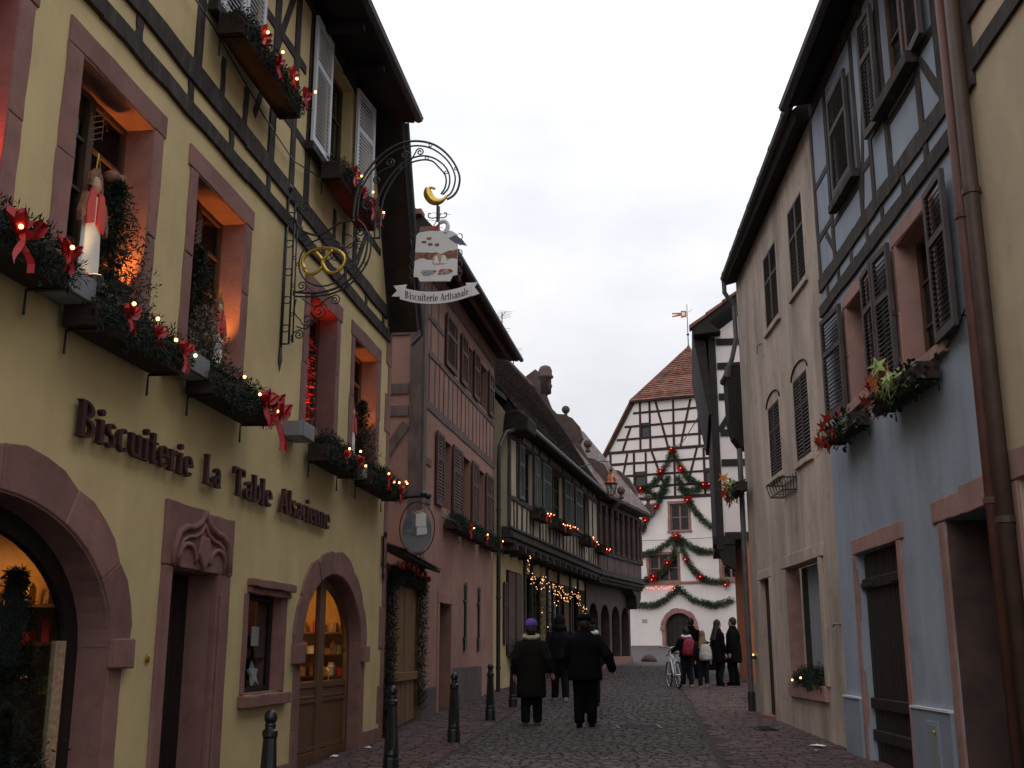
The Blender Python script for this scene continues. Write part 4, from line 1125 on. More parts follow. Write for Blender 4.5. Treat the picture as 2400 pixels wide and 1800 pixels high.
flat([(1.90, 6.15), (1.98, 6.185), (2.06, 6.12), (2.11, 6.05), (2.01, 6.075)], .012, .018, 'sign_blue', 'bird_wing')
bt = lambda s: .055*((s-1.755)/.40)**2
n = 14; xs = [1.36 + .80*k/n for k in range(n+1)]
flat([(x, 5.535+1.35*bt(x)) for x in xs] + [(x, 5.395+1.35*bt(x)) for x in xs[::-1]], -.008, .010, 'sign_white', 'banner')
flat([(1.28, 5.63), (1.43, 5.64), (1.40, 5.56), (1.36, 5.50), (1.26, 5.51), (1.32, 5.57)], -.03, -.012, 'sign_white', 'banner_tail'); flat([(2.09, 5.63), (2.23, 5.63), (2.19, 5.575), (2.25, 5.50), (2.15, 5.47), (2.12, 5.56)], -.03, -.012, 'sign_white', 'banner_tail')
write(SG, hb, 'Biscuiterie', 1.415, 5.425, .082, .375, .010, .0125, 'sign_text', lambda s: 1.35*bt(s))
write(SG, hb, 'Artisanale', 1.815, 5.425, .082, .315, .010, .0125, 'sign_text', lambda s: 1.35*bt(s))
M['old_stone'] = mat('dark_old_sandstone', (.085, .058, .052), var=.3, scale=3, bump=.5, bscale=25, alt=(.06, .05, .045), altscale=1.5)
# ------------------------------------------------------------------ pink house (second on the left)
M['timber_pink'] = mat('faded_pink_grey_timber', (.11, .078, .07), var=.3, scale=7, bump=.5, bscale=24, stretch=(1, 1, .4), rnd=.15)
L2 = Frame(-1.578, 21.381, radians(9.19), -1)
ph = L2.root('pink_house', 'faded pink timber framed house with brown louvred shutters behind the plank gate', 'house')
E0, E1 = -.8, 6.95
ops = [dict(s0=a, s1=b, z0=4.55, z1=5.95) for a, b in ((1.0, 1.80), (2.85, 3.85), (4.70, 5.62))]
ops += [dict(s0=a, s1=b, z0=7.55, z1=8.62) for a, b in ((3.30, 4.0), (4.76, 5.94))] + [dict(s0=.90, s1=1.95, z0=-.1, z1=2.64, depth=.3)]
wall(L2, E0, E1, -.2, 9.35, ops, 'wall', 'pink', ph, depth=.2)
for p in ops[:5]:
    casement(L2, ph, p['s0'], p['s1'], p['z0'], p['z1'], o=-.14, cols=2, rows=2, fr='shutter_red', w=.05)
q = L2.mb(); q.box(.90, 1.95, -.30, -.25, -.1, 2.64); dpk = q.build('door', 'shutter_red', ph)
for k in range(5):
    q = L2.mb(); a = .92+.2*k; q.box(a, a+.19, -.25, -.235, 0, 2.1); q.build('plank', 'shutter_red', dpk)
stone(L2, ph, .72, 2.12, 2.64, 2.86, name='lintel', material='pink'); stone(L2, ph, .72, .90, .3, 2.63, name='jamb_stone', material='pink'); stone(L2, ph, 1.95, 2.12, .3, 2.63, name='jamb_stone', material='pink')
stone(L2, ph, 2.14, 5.4, .2, 1.38, o1=.018, name='plinth', material='pink_dark'); stone(L2, ph, -.75, .70, .2, 1.05, o1=.018, name='plinth', material='pink_dark')
for a, b in ((.30, .96), (1.84, 2.80), (3.90, 4.66), (5.66, 6.66)):
    shutter(L2, ph, a, b, 4.52, 5.98, o=.03, material='shutter_red', n=18, st=.08)
for a, b in ((1.02, 2.10), (2.58, 3.26), (4.03, 4.72), (5.98, 6.68)):
    shutter(L2, ph, a, b, 7.52, 8.66, o=.03, material='shutter_red', n=16, st=.08)
for z, w in ((6.36, .20), (7.42, .14), (8.14, .12), (9.0, .14)):
    a = E0
    for b in (1.8, 4.4, E1):
        if z == 8.14:
            if a < 0: beam(L2, ph, (E0, z), (.9, z), w, material='timber_pink')
        else: beam(L2, ph, (a, z), (b, z), w, material='timber_pink')
        a = b
s = -.30
while s < 6.9:
    beam(L2, ph, (s, 6.46), (s+R(-.03, .03), 7.35), .075, o1=.012, material='timber_pink', n=2); s += R(.36, .50)
for s in (-.2, .45): beam(L2, ph, (s, 7.5), (s, 8.95), .08, o1=.012, material='timber_pink', n=2)
for z in (5.25, 4.5): beam(L2, ph, (E0, z), (-.05, z), .14, material='timber_pink', n=2)
beam(L2, ph, (E0+.13, 2.9), (E0+.13, 9.0), .26, o1=.03, material='timber_pink', n=8)
# gable side turned to the camera, above the gate
q = L2.mb(); q.prisms([(0, -.2), (0, 9.3), (-3.6, 13.9), (-6, 13.9), (-6, -.2)], E0-.02, E0+.02); q.build('gable_wall', 'pink', ph)
def sidebeam(o0, z0, o1, z1, w, material='timber_pink'):
    q = L2.mb(); L = hypot(o1-o0, z1-z0); px, pz = -(z1-z0)/L*w/2, (o1-o0)/L*w/2
    q.prisms([(o0+px, z0+pz), (o1+px, z1+pz), (o1-px, z1-pz), (o0-px, z0-pz)], E0-.05, E0-.0); q.build('beam', material, ph)
for z in (7.75, 6.58, 6.15, 4.66): sidebeam(-.26, z, -4, z, .20)
sidebeam(-.12, 2.8, -.12, 9.2, .24); sidebeam(-.3, 5.9, -1.1, 4.7, .18); sidebeam(-1.4, 6.7, -1.4, 9.4, .18)
# roof with boarded soffit, tile courses and verge tiles
q = L2.mb(); q.prisms([(0, 9.34), (.55, 9.22), (.58, 9.34), (-3.5, 13.95), (-3.6, 13.8), (0, 9.46)], E0-.28, 7.4); q.build('roof', 'soffit', ph)
for k in range(12):
    q = L2.mb(); o0 = .66-k*.34; z0 = 9.34+(.58-o0)*1.13
    q.box(E0-.34, 7.42, o0-.36, o0, z0+.0, z0+.05); t = q.build('tile_course', 'roof_red', ph)
    q = L2.mb(); q.box(E0-.40, E0-.10, o0-.34, o0+.02, z0-.03, z0+.075); q.build('verge_tile', 'roof_red', ph)
q = L2.mb(); q.tube([(E0-.2, .66, 9.26), (7.4, .66, 9.26)], .06, 8); q.build('gutter', 'gutter', ph)
# wall anchors
for s in (3.36, 4.92):
    q = L2.mb(); q.tube([(s, .02, 1.80), (s, .03, 3.12)], .035, 5); q.tube([(s-.16, .03, 2.78), (s+.16, .03, 2.78)], .028, 5); q.tube([(s-.14, .03, 1.98), (s+.14, .03, 1.98)], .03, 5); q.box(s-.10, s+.10, .0, .05, 1.72, 1.98)
    q.tube([(s-.12, .03, 2.98)] + [(s+.12*cos(pi*k/6+pi), .03, 3.06-.0+.12*sin(pi*k/6)) for k in range(7)], .014, 4)
    q.build('wall_anchor', 'black_iron', ph)
for k, (a, lab) in enumerate(((1.15, 'first fir clump on the sill rail of the pink house'), (2.95, 'middle fir clump on the sill rail of the pink house'), (4.95, 'last fir clump on the sill rail beside the downpipe'))):
    planter(L2, a, a+1.5, 4.12, .04, lab, 60+k, bows=1, lights=1, red=True, dense=.8, group='fir clumps on the pink house')
q = L2.mb(); q.tube([(.9, .25, 4.26), (2.0, .27, 4.16), (4.0, .25, 4.14), (6.8, .25, 4.1)], .014, 5); q.tube([(.9, .25, 4.26), (.9, .02, 4.32)], .012, 5); q.tube([(6.8, .25, 4.1), (6.8, .02, 4.1)], .012, 5); q.build('sill_rail', 'gutter', ph)
# downpipe at the joint with the oriel house
q = L2.mb(); q.tube([(7.0, .12, 6.5), (7.0, .12, .75)], .055, 8); q.tube([(7.0, .12, 6.5), (7.05, .14, 6.9), (7.3, .25, 7.3), (7.9, .6, 7.55)], .055, 8)
dp = q.build('downpipe', 'black_iron', ph)
for z in (1.3, 3.0, 5.2):
    q = L2.mb(); q.lathe([(.06, 0), (.068, .01), (.068, .05), (.06, .06)], (7.0, .12, z), 8); q.build('pipe_clip', 'black_iron', dp)

# ------------------------------------------------------------------ plank gate between the two houses
ga, gb = L1.w(.84, -.04), L2.w(-.66, -.03)
GT = Frame(ga[0], ga[1], atan2(gb[0]-ga[0], gb[1]-ga[1]), -1)
GW = hypot(gb[0]-ga[0], gb[1]-ga[1])
gt = GT.root('plank_gate', 'tall tan plank gate edged with fir garland between yellow and pink houses', 'gate')
n = 12
for k in range(n):
    a = .30 + (GW-.5)*k/n; b = .30 + (GW-.5)*(k+1)/n - .012
    for z0, z1 in ((1.36, 2.88), (GT.g(a)+.03, 1.22)):
        q = GT.mb(); q.box(a, b, -.05, R(-.012, .0), z0, z1); q.build('plank', 'gate_wood', gt)
q = GT.mb(); q.box(.25, GW-.2, -.05, .05, 1.22, 1.36); q.build('rail', 'gate_wood', gt, bevel=.01)
for a, b in ((.12, .28), (GW-.2, GW-.04)):
    q = GT.mb(); q.box(a, b, -.06, .03, .3, 3.0); q.build('post', 'gate_wood', gt)
q = GT.mb(); q.box(.1, GW-.02, -.06, .03, 2.89, 3.02); q.build('head_beam', 'gate_wood', gt)
q = GT.mb(); q.prisms([(-.3, 3.34), (.34, 3.12), (.34, 3.17), (-.3, 3.40)], -.05, GW+.35); q.build('canopy', 'soffit', gt)
for k in range(14):
    q = GT.mb(); a = -.03+(GW+.36)*k/14; q.prisms([(-.28, 3.405), (.38, 3.175), (.38, 3.20), (-.28, 3.43)], a, a+(GW+.36)/14-.02); q.build('canopy_tile', 'roof_red', gt)
random.seed(70)
gl = GT.root('gate_garland', 'thick fir garland running up both sides and over the plank gate', 'garland')
g = GT.mb()
path = [(.24, .08, .45), (.22, .08, 1.2), (.26, .08, 2.0), (.22, .08, 2.75), (.9, .1, 2.92), (GW*.5, .1, 2.90), (GW-.6, .1, 2.96), (GW-.14, .08, 2.8), (GW-.16, .08, 1.8), (GW-.14, .08, .75)]
sprigs(g, path, 15000, .17, (.04, .08), .008, flat=.7); g.build('fir_twigs', 'needle', gl, recalc=False)['kind'] = 'stuff'
for k in range(7):
    m_ = ball_mesh('bauble', .05, 'bow') if k == 0 else m_
    obj_of(m_, 'bauble', gl, (.35+GW*k/7.2, -.22, 3.02+R(-.05, .05)))
# round enamel sign on an iron hoop at the yellow corner
RS = Frame(*L1.w(.70, 0)[:2], L1.ang+pi/2, -1)
M['oval_grey'] = mat('dull_grey_enamel', (.14, .15, .16), rough=.5, var=.25, scale=8, bump=.05)
rs = RS.root('round_hanging_sign', 'grey round painted sign in a thin iron hoop at the yellow corner', 'shop sign')
q = RS.mb(); q.tube([(0, 0, 3.97), (.34, 0, 3.99)], .045, 6); q.build('arm', 'black_iron', rs); q = RS.mb(); q.tube([(.30, 0, 3.99), (.66, 0, 4.0)], .03, 6); q.ball((.66, 0, 4.0), .055, 8, 6); q.ball((.58, 0, 4.03), .05, 8, 6); q.build('arm_knob', 'black_iron', rs)
c = (.50, 3.48)
q = RS.mb(); q.tube([(c[0]+.27*cos(2*pi*k/32), 0, c[1]+.40*sin(2*pi*k/32)+.03) for k in range(32)], .009, 5, closed=True); q.build('hoop', 'black_iron', rs)
q = RS.mb(); q.prism([(c[0]+.225*cos(2*pi*k/28), c[1]+.31*sin(2*pi*k/28)) for k in range(28)], -.012, .012); q.build('board', 'oval_grey', rs)
random.seed(8)
def rsb(poly, material, o, name='painted_shape'): q = RS.mb(); q.prism(poly, .012, o); q.build(name, material, rs)
rsb([(c[0]-.235+.47*k/8, c[1]-.10+.03*sin(k)) for k in range(9)] + [(c[0]+.235*cos(a), c[1]-.02+.31*sin(a)) for a in [-.35-2.44*k/10 for k in range(11)]], 'lamp_grey', .014)
rsb([(c[0]-.02, c[1]+.05), (c[0]+.14, c[1]+.05), (c[0]+.14, c[1]+.24), (c[0]+.06, c[1]+.29), (c[0]-.02, c[1]+.24)], 'sign_white', .0145)
rsb([(c[0]-.16, c[1]+.02), (c[0]-.08, c[1]+.02), (c[0]-.08, c[1]+.18), (c[0]-.16, c[1]+.18)], 'sign_blue', .015)
rsb([(c[0]-.08, c[1]+.24), (c[0]+.02, c[1]+.30), (c[0]+.12, c[1]+.31), (c[0]+.05, c[1]+.25)], 'sign_tan', .0155)
rsb([(c[0]+.0, c[1]-.08), (c[0]+.16, c[1]-.06), (c[0]+.15, c[1]+.04), (c[0]+.0, c[1]+.04)], 'sign_white', .0165)
rsb([(c[0]-.07, c[1]-.06), (c[0]-.01, c[1]-.05), (c[0]-.0, c[1]+.02), (c[0]-.05, c[1]+.05)], 'sign_blue', .017)
q = L1.mb(); q.tube([(0, .03, 0), (0, .03, .62), (.03, .05, .70), (.07, .05, .66), (.05, .05, .61)], .014, 5); q.tube([(0, .03, .10), (.07, .03, .07), (.09, .03, .0), (.03, .03, -.02)], .010, 5); q.box(-.02, .10, .0, .035, .26, .32)
o = q.build('wall_hook_bar', 'black_iron', None); o.location = L1.w(.52, 0, 2.74); o.rotation_euler = (0, 0, L1.rz); tag(o, 'slim iron bar with hooks on the far corner of the yellow wall', 'wall iron')

# ------------------------------------------------------------------ jettied yellow house with tiled roof (third on the left)
L3 = Frame(-.4596, 29.495, radians(13.71), -1)
jh = L3.root('jettied_house', 'dark timbered house with jettied storey, grey shutters and long tiled roof', 'house')
S0, S1, JO = -.5, 13.8, .5
gops = [dict(s0=1.25, s1=3.0, z0=1.6, z1=3.9), dict(s0=3.5, s1=6.35, z0=.6, z1=3.95), dict(s0=6.75, s1=10.4, z0=.9, z1=3.95), dict(s0=10.6, s1=13.5, z0=.9, z1=3.95)]
q = L3.mb(); q.quad((-1.3, .02, 4.4), (S0, .02, 4.4), (S0, .02, 8.5), (-1.3, .02, 8.5)); q.build('set_back_wall', 'ochre_plaster', jh, recalc=False)
wall(L3, -1.3, S1, -.1, 4.55, gops, 'wall', 'ochre_plaster', jh, depth=.25)
for p in gops:
    casement(L3, jh, p['s0'], p['s1'], p['z0'], p['z1'], o=-.18, cols=2 if p['s0'] < 3 else 4, rows=2, fr='dark_door')
shutter(L3, jh, .86, 1.20, 1.9, 3.55, o=.03, material='shutter_dark', n=20, join=True)
for a, b in ((1.3, 2.05), (2.2, 2.95)):
    q = L3.mb(); q.box(a, b, .03, .07, 1.6, 3.85); q.build('leaf_door', 'shutter_red', jh)
# posts of the shop front
for s in (3.4, 4.3, 6.55, 8.4, 10.5, 12.0, 13.6):
    q = L3.mb(); q.box(s-.1, s+.1, -.02, .06, .7, 4.4); q.build('post', 'timber', jh)
# jetty: joist ends, moulded bressummer, side wall facing the camera
q = L3.mb(); q.box(S0, S1, -.2, JO+.02, 4.50, 4.56); q.build('jetty_soffit', 'soffit', jh)
for k, (z0, z1, oo) in enumerate(((4.46, 4.58, .06), (4.585, 4.68, .14), (4.685, 4.80, .07), (4.805, 4.88, .12))):
    q = L3.mb(); q.box(S0-.04, S1, JO-.18, JO+oo, z0, z1); q.build('moulded_beam', 'timber', jh, bevel=.015)
for k in range(15):
    q = L3.mb(); s = S0+.3+k*.95; q.box(s, s+.2, -.05, JO+.16, 4.28, 4.46); q.build('joist_end', 'timber', jh, bevel=.02)
uops = [dict(s0=a, s1=b, z0=5.72, z1=7.25) for a, b in ((1.10, 2.30), (4.85, 6.75), (10.3, 11.6))]
wall(L3, S0, S1, 4.88, 7.75, uops, 'upper_wall', 'cream', jh, o=JO, depth=.15)
for p in uops: 
    casement(L3, jh, p['s0'], p['s1'], p['z0'], p['z1'], o=JO-.1, cols=2, rows=3, fr='dark_door', rdepth=.4)
q = L3.mb(); q.quad((S0, JO, 4.56), (S0, -2.5, 4.56), (S0, -2.2, 11.5), (S0, JO, 7.8)); q.build('side_wall', 'cream', jh, recalc=False)
beam(L3, jh, (S0+.08, 4.88), (S0+.08, 7.7), .2, o0=JO-.02, o1=JO+.04, n=6)
for s in (.42, 1.0, 2.4, 3.3, 4.7, 6.85, 8.6, 10.2, 11.7, 12.6, 13.65):
    beam(L3, jh, (s, 4.9), (s+R(-.02, .02), 7.7), .15, o0=JO-.02, o1=JO+.03, n=5)
for s in (0.05, 1.55, 2.0, 3.75, 4.2, 5.3, 5.75, 6.2, 7.4, 8.0, 9.2, 9.7, 10.8, 12.1, 13.1):
    beam(L3, jh, (s+R(-.1, .1), 4.9), (s+R(-.1, .1), 5.64), .11, o0=JO-.02, o1=JO+.02, n=3)
for a, b, z, w in ((S0, S1, 5.66, .14), (S0, S1, 7.32, .14), (S0, S1, 7.66, .18)):
    for k in range(3): beam(L3, jh, (a+(b-a)*k/3, z), (a+(b-a)*(k+1)/3, z), w, o0=JO-.02, o1=JO+.045, n=5)
for a, b in ((.50, 1.06), (2.38, 2.98), (3.55, 4.72), (6.95, 8.35), (8.85, 10.2)):
    shutter(L3, jh, a, b, 5.74, 7.24, o=JO+.05, material='shutter_green', n=30, join=True)
for k, (a, b, lab, nl) in enumerate(((1.9, 3.2, 'first lit fir box on the jettied house', 4), (4.35, 6.8, 'long lit fir box in the middle of the jettied house', 8), (9.5, 11.0, 'third lit fir box on the jettied house', 4), (12.85, 14.0, 'last lit fir box at the far end of the jettied house', 3))):
    planter(L3, a, b, 5.36, JO+.06, lab, 80+k, bows=2, lights=nl, red=True, dense=.7, group='lit fir boxes on the jettied house')
# roof: rows of plain tiles as overlapping courses
RO, RZ, DO, DZ = .85, 7.62, 3.2, 4.75
q = L3.mb(); q.prisms([(RO, RZ-.12), (RO, RZ), (RO-DO, RZ+DZ), (RO-2*DO, RZ), (RO-2*DO, RZ-.12), (.3, RZ+.05)], .5, 15.1); q.build('roof', 'soffit', jh)
q = L3.mb(); q.prisms([(.22, RZ+.80), (.22, RZ+.92), (RO-DO, RZ+DZ-.01), (RO-2*DO, RZ), (RO-2*DO, RZ-.12), (-.3, RZ+.9)], -1.3, .498); q.build('roof', 'soffit', jh)
nrow = 34
L_ = hypot(DO, DZ); ux, uz = -DO/L_, DZ/L_; nx, nz = DZ/L_, DO/L_
for r_ in range(nrow):
    m = L3.mb(); t0 = L_*r_/nrow; t1 = L_*(r_+1.25)/nrow
    s = -1.35 - (R(0, .1) if r_ % 2 else 0)
    if r_ < 7: s = .45
    while s < 15.1:
        w = .205; lift = .05+R(0, .012); lo = .012
        a = (RO+ux*t0+nx*lift, RZ+uz*t0+nz*lift); b = (RO+ux*t1+nx*lo, RZ+uz*t1+nz*lo); c2 = (RO+ux*t0+nx*(lift-.03), RZ+uz*t0+nz*(lift-.03))
        i = m.pts([(s, a[0], a[1]), (s+w-.012, a[0], a[1]), (s+w-.012, b[0], b[1]), (s, b[0], b[1]), (s, c2[0], c2[1]), (s+w-.012, c2[0], c2[1])])
        m.f += [(i, i+1, i+2, i+3), (i, i+1, i+5, i+4)]
        s += w
    m.build('tile_course', 'roof_tile', jh, recalc=False)
q = L3.mb(); q.tube([(-1.35, RO-DO, RZ+DZ+.03), (15.1, RO-DO, RZ+DZ+.03)], .10, 8); q.build('ridge', 'roof_tile', jh)
q = L3.mb(); q.tube([(.4, RO+.10, RZ-.02), (15.0, RO+.10, RZ-.02)], .07, 8); q.build('gutter', 'black_iron', jh)
# boxed eave end and swan neck pipe
q = L3.mb(); q.prisms([(.35, 7.35), (1.02, 7.40), (1.06, 7.75), (.75, 7.98), (.4, 7.9)], -.55, .5); q.build('eave_end_box', 'soffit', jh, bevel=.04)
# voluted gable at the end of the roof, with balls
def volute_gable(F, root, s, top_o, top_z, eave_o, eave_z, name='voluted_gable'):
    pts = []
    def P(u, lift): 
        x = top_o+(eave_o-top_o)*u; z = top_z+(eave_z-top_z)*u
        return (x + lift*.82, z + lift*.57)
    prof = [(-.10, .55), (.0, .75), (.06, .72), (.09, .50), (.10, .30), (.20, .16), (.27, .22), (.30, .42), (.36, .62), (.44, .66), (.52, .50), (.54, .25), (.60, .22), (.66, .20), (.70, .40), (.77, .58), (.86, .52), (.93, .30), (.96, .16), (1.06, .18)]
    pts = [P(u, l) for u, l in prof]
    low = [P(1.06, -.25), P(-.10, -.25)]
    q = F.mb(); q.prisms(pts + low, s, s+.35); q.build(name, 'old_stone', root)
    for u, l, r in ((.275, .60, .17), (.575, .52, .17), (.985, .52, .17)):
        x, z = P(u, l)
        q = F.mb(); q.lathe([(.10, -.34), (.12, -.30), (.06, -.22), (.08, -.16)], (s+.17, x, z), 8); q.ball((s+.17, x, z), r, 10, 7); q.build('stone_ball', 'old_stone', root, smooth=True)
    x, z = P(-.02, .72); q = F.mb(); q.lathe([(.24, -.75), (.25, -.12), (.33, -.08), (.34, .0), (.28, .04), (.28, .26), (.21, .40), (.06, .46)], (s+.17, x, z), 10); q.build('crown_stone', 'old_stone', root, smooth=True)
volute_gable(L3, jh, 15.1, RO-DO, RZ+DZ, RO, RZ)
# string of small lights under the jetty
random.seed(90)
sl = L3.root('light_string', 'string of tiny warm lights looped under the dark jetty', 'string lights')
path = [(1.3, .62, 4.3), (1.4, .62, 3.75), (2.4, .65, 3.55), (3.4, .66, 3.72), (4.4, .66, 3.52), (5.6, .66, 3.58), (6.6, .66, 3.42), (7.4, .66, 3.62)]
path2 = [(8.2, .66, 3.7), (8.8, .66, 3.4), (9.9, .66, 3.15), (10.5, .66, 3.0)]
for pth, n in ((path, 78), (path2, 30)):
    q = L3.mb(); q.tube(pth, .006, 4); q.build('wire', 'black_iron', sl)
    for k in range(n):
        t = R(0, len(pth)-1); i = min(int(t), len(pth)-2); u = t-i
        a, b = pth[i], pth[i+1]
        obj_of(BULB_W, 'bulb', sl, (a[0]*(1-u)+b[0]*u+R(-.12, .12), L3.sg*(a[1]+R(-.06, .06)), a[2]*(1-u)+b[2]*u+R(-.20, .12)), scale=(.8,)*3)
# shop greenery on the ground floor
def bush(F, s, o, z, r, h, label, seed, material='needle', n=900, berries=6):
    random.seed(seed); t = F.root('fir_hanging', label, 'greenery', s, o, z)
    g = F.mb(); sprigs(g, [(0, 0, 0), (.05, 0, h*.5), (0, 0, h)], n, r, (.05, .12), .012); g.build('fir_twigs', material, t, recalc=False)['kind'] = 'stuff'
    q = F.mb(); q.tube([(0, 0, 0), (0, 0, h)], .03, 5); q.build('stem', 'box_wood', t)
    for k in range(berries): obj_of(BULB_W, 'bulb', t, (R(-r, r), F.sg*R(0, r), R(0, h)))
bush(L3, 4.4, .25, 1.3, .35, 2.6, 'tall fir bundle at the first shop post under the jetty', 91)
bush(L3, 6.35, .25, 1.2, .25, 2.6, 'slim fir bundle at the second shop post under the jetty', 92, berries=14)
bush(L3, 1.6, .22, 1.45, .28, .35, 'low green planting under the shop window of the jettied house', 93)
# ------------------------------------------------------------------ brown boarded house (fourth on the left)
o4 = L3.w(13.8, .5)
L4 = Frame(o4[0], o4[1], radians(20.5), -1)
bh = L4.root('brown_boarded_house', 'dark brown boarded corner house with jetty, carved posts and arched ground floor', 'house')
q = L4.mb(); q.box(.0, 6.7, -4, -.02, 4.6, 7.7); q.build('upper_wall', 'timber', bh)
s = .1; k = 0
while s < 6.6:
    q = L4.mb(); w = R(.16, .24); q.box(s, s+w-.015, -.02, R(.0, .03), 4.75, 5.45); q.build('board', 'shutter_red', bh); s += w
for s in (.12, .95, 1.8, 2.65, 3.5, 4.35, 5.2, 6.05, 6.58):
    q = L4.mb(); q.lathe([(.09, 5.45), (.10, 5.55), (.07, 5.65), (.09, 6.3), (.07, 6.9), (.11, 7.05), (.11, 7.3)], (s, .03, 0), 8); q.build('carved_post', 'shutter_red', bh)
for k in range(8):
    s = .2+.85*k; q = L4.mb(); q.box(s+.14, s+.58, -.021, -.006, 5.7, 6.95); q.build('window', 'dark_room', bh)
for z, w in ((5.45, .14), (7.35, .16), (4.72, .18)):
    beam(L4, bh, (0, z), (6.75, z), w, o1=.09, n=6)
for z0, z1, oo in ((4.42, 4.56, .10), (4.565, 4.66, .20), (4.30, 4.41, .02)):
    q = L4.mb(); q.box(-.1, 6.85, -.4, oo, z0, z1); q.build('moulded_beam', 'timber', bh, bevel=.02)
q = L4.mb(); q.prism([(5.2, 4.30), (6.85, 4.30), (6.75, 3.95), (6.3, 3.55), (6.05, 3.5), (5.9, 4.0)], -.5, -.05); q.build('corner_bracket', 'timber', bh, bevel=.03)
arches = [dict(s0=a, s1=a+1.25, z0=.9, z1=3.6, arch=ellipse_arch(a+.625, .625, 2.95, .62)) for a in (.3, 1.95, 3.55, 5.05)]
q = L4.mb(); q.box(-.4, 6.85, -1.0, .02, 4.305, 4.415); q.build('jetty_soffit', 'soffit', bh)
wall(L4, -.3, 6.5, .5, 4.3, arches, 'wall', 'old_stone', bh, o=-.5, depth=.3)
for p in arches:
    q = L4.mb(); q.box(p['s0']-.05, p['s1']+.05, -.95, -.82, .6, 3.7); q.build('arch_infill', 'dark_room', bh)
q = L4.mb(); q.box(6.45, 6.55, -5, -.5, .5, 4.4); q.build('end_wall', 'old_stone', bh)
stone(L4, bh, -.3, 6.6, .6, 1.55, o0=-.55, o1=-.42, name='plinth')
q = L4.mb(); q.prisms([(.45, 7.55), (.5, 7.65), (-2.6, 11.6), (-5.6, 7.65), (-5.6, 7.55)], -.3, 7.0); q.build('roof', 'roof_tile', bh)
def volute_low(F, root, s):
    pts = [(-1.6, 9.6), (-1.35, 9.75), (-.95, 9.70), (-.55, 9.35), (-.25, 8.85), (-.10, 8.25), (.15, 8.1), (.5, 8.05), (.5, 7.6), (-1.6, 7.6)]
    q = F.mb(); q.prisms(pts, s, s+.35); q.build('voluted_gable', 'old_stone', root)
    q = F.mb(); q.lathe([(.12, 8.0), (.14, 8.1), (.07, 8.2), (.09, 8.28)], (s+.17, .32, 0), 8); q.ball((s+.17, .32, 8.42), .17, 10, 7); q.build('stone_ball', 'old_stone', root, smooth=True)
volute_low(L4, bh, 6.9)
# rounded stone at the corner
q = MB(); q.lathe([(.36, 0), (.33, .12), (.2, .26), (.04, .32)], (0, 0, 0), 12, sy=1.3)
c_ = L4.w(7.3, .1); o = q.build('corner_guard_stone', 'old_stone', None, smooth=True, loc=(c_[0], c_[1], gz(c_[1])-.02)); tag(o, 'rounded guard stone at the foot of the brown corner house', 'guard stone')

# ------------------------------------------------------------------ lantern, antennas
def lantern(F, s, o, z, label):
    t = F.root('wall_lantern', label, 'lantern', s, o, z); t.scale = (.76,)*3
    m = F.mb(); m.lathe([(.31, .50), (.30, .53), (.27, .56), (.26, .66), (.20, .82), (.10, .93), (.07, .95), (.06, 1.10), (.11, 1.12), (.12, 1.15), (.03, 1.17)], (0, 0, 0), 14); m.build('lantern_cap', 'copper', t, smooth=True)
    m = F.mb(); m.lathe([(.17, -.02), (.17, .02), (.12, .04)], (0, 0, 0), 8); m.build('lantern_floor', 'copper', t)
    for k in range(8):
        a = 2*pi*k/8; m = F.mb(); m.tube([(.16*cos(a), .16*sin(a), .0), (.27*cos(a), .27*sin(a), .51)], .013, 4); m.build('rib', 'black_iron', t)
        b = 2*pi*(k+1)/8; m = F.mb(); m.quad((.155*cos(a), .155*sin(a), .02), (.155*cos(b), .155*sin(b), .02), (.262*cos(b), .262*sin(b), .5), (.262*cos(a), .262*sin(a), .5)); m.build('pane', 'glass', t, recalc=False)
    m = F.mb(); m.tube([(-.30, 0, .52), (-.30, 0, .95)] + [(-.30*cos(pi*k/8), 0, .98+.32*sin(pi*k/8)) for k in range(9)] + [(.30, 0, .52)], .018, 5); m.build('yoke', 'black_iron', t)
    m = F.mb(); m.tube([(0, 0, 1.29), (0, 0, 1.52), (0, -.5, 1.56), (0, -2.2, 1.1)], .022, 5); m.build('arm', 'black_iron', t)
lantern(L3, 9.2, 1.75, 6.98, 'copper topped street lantern hung before the tiled roof')
def antenna(F, s, o, z, h, label, seed, bars):
    random.seed(seed); t = F.root('roof_antenna', label, 'antenna', s, o, z)
    m = F.mb(); m.tube([(0, 0, 0), (0, 0, h)], .022, 5); m.build('mast', 'gutter', t)
    for (z0, a, l, nb) in bars:
        m = F.mb(); dx, dy = cos(a)*l, sin(a)*l
        m.tube([(-dx*.3, -dy*.3, z0), (dx, dy, z0+.12*l)], .012, 4); m.build('boom', 'gutter', t)
        for k in range(nb):
            u = -.3+1.3*k/max(1, nb-1); e = R(.2, .35)
            m = F.mb(); m.tube([(dx*u-sin(a)*e, dy*u+cos(a)*e, z0+.12*l*max(u, 0)), (dx*u+sin(a)*e, dy*u-cos(a)*e, z0+.12*l*max(u, 0))], .007, 3); m.build('element', 'gutter', t)
antenna(L3, 10.0, RO-DO, RZ+DZ, 1.7, 'roof aerial with several branches on the tiled roof', 1, [(1.55, 2.6, .5, 6), (1.0, -.3, 1.0, 5)])
antenna(L3, 11.8, RO-DO, RZ+DZ, .9, 'low second aerial on the tiled roof ridge', 2, [(.7, -.2, 1.1, 6)])
antenna(L2, 4.6, -1.0, 11.0, 1.6, 'thin aerial behind the pink house eave beside the banner', 3, [(1.3, -.4, .9, 3)])
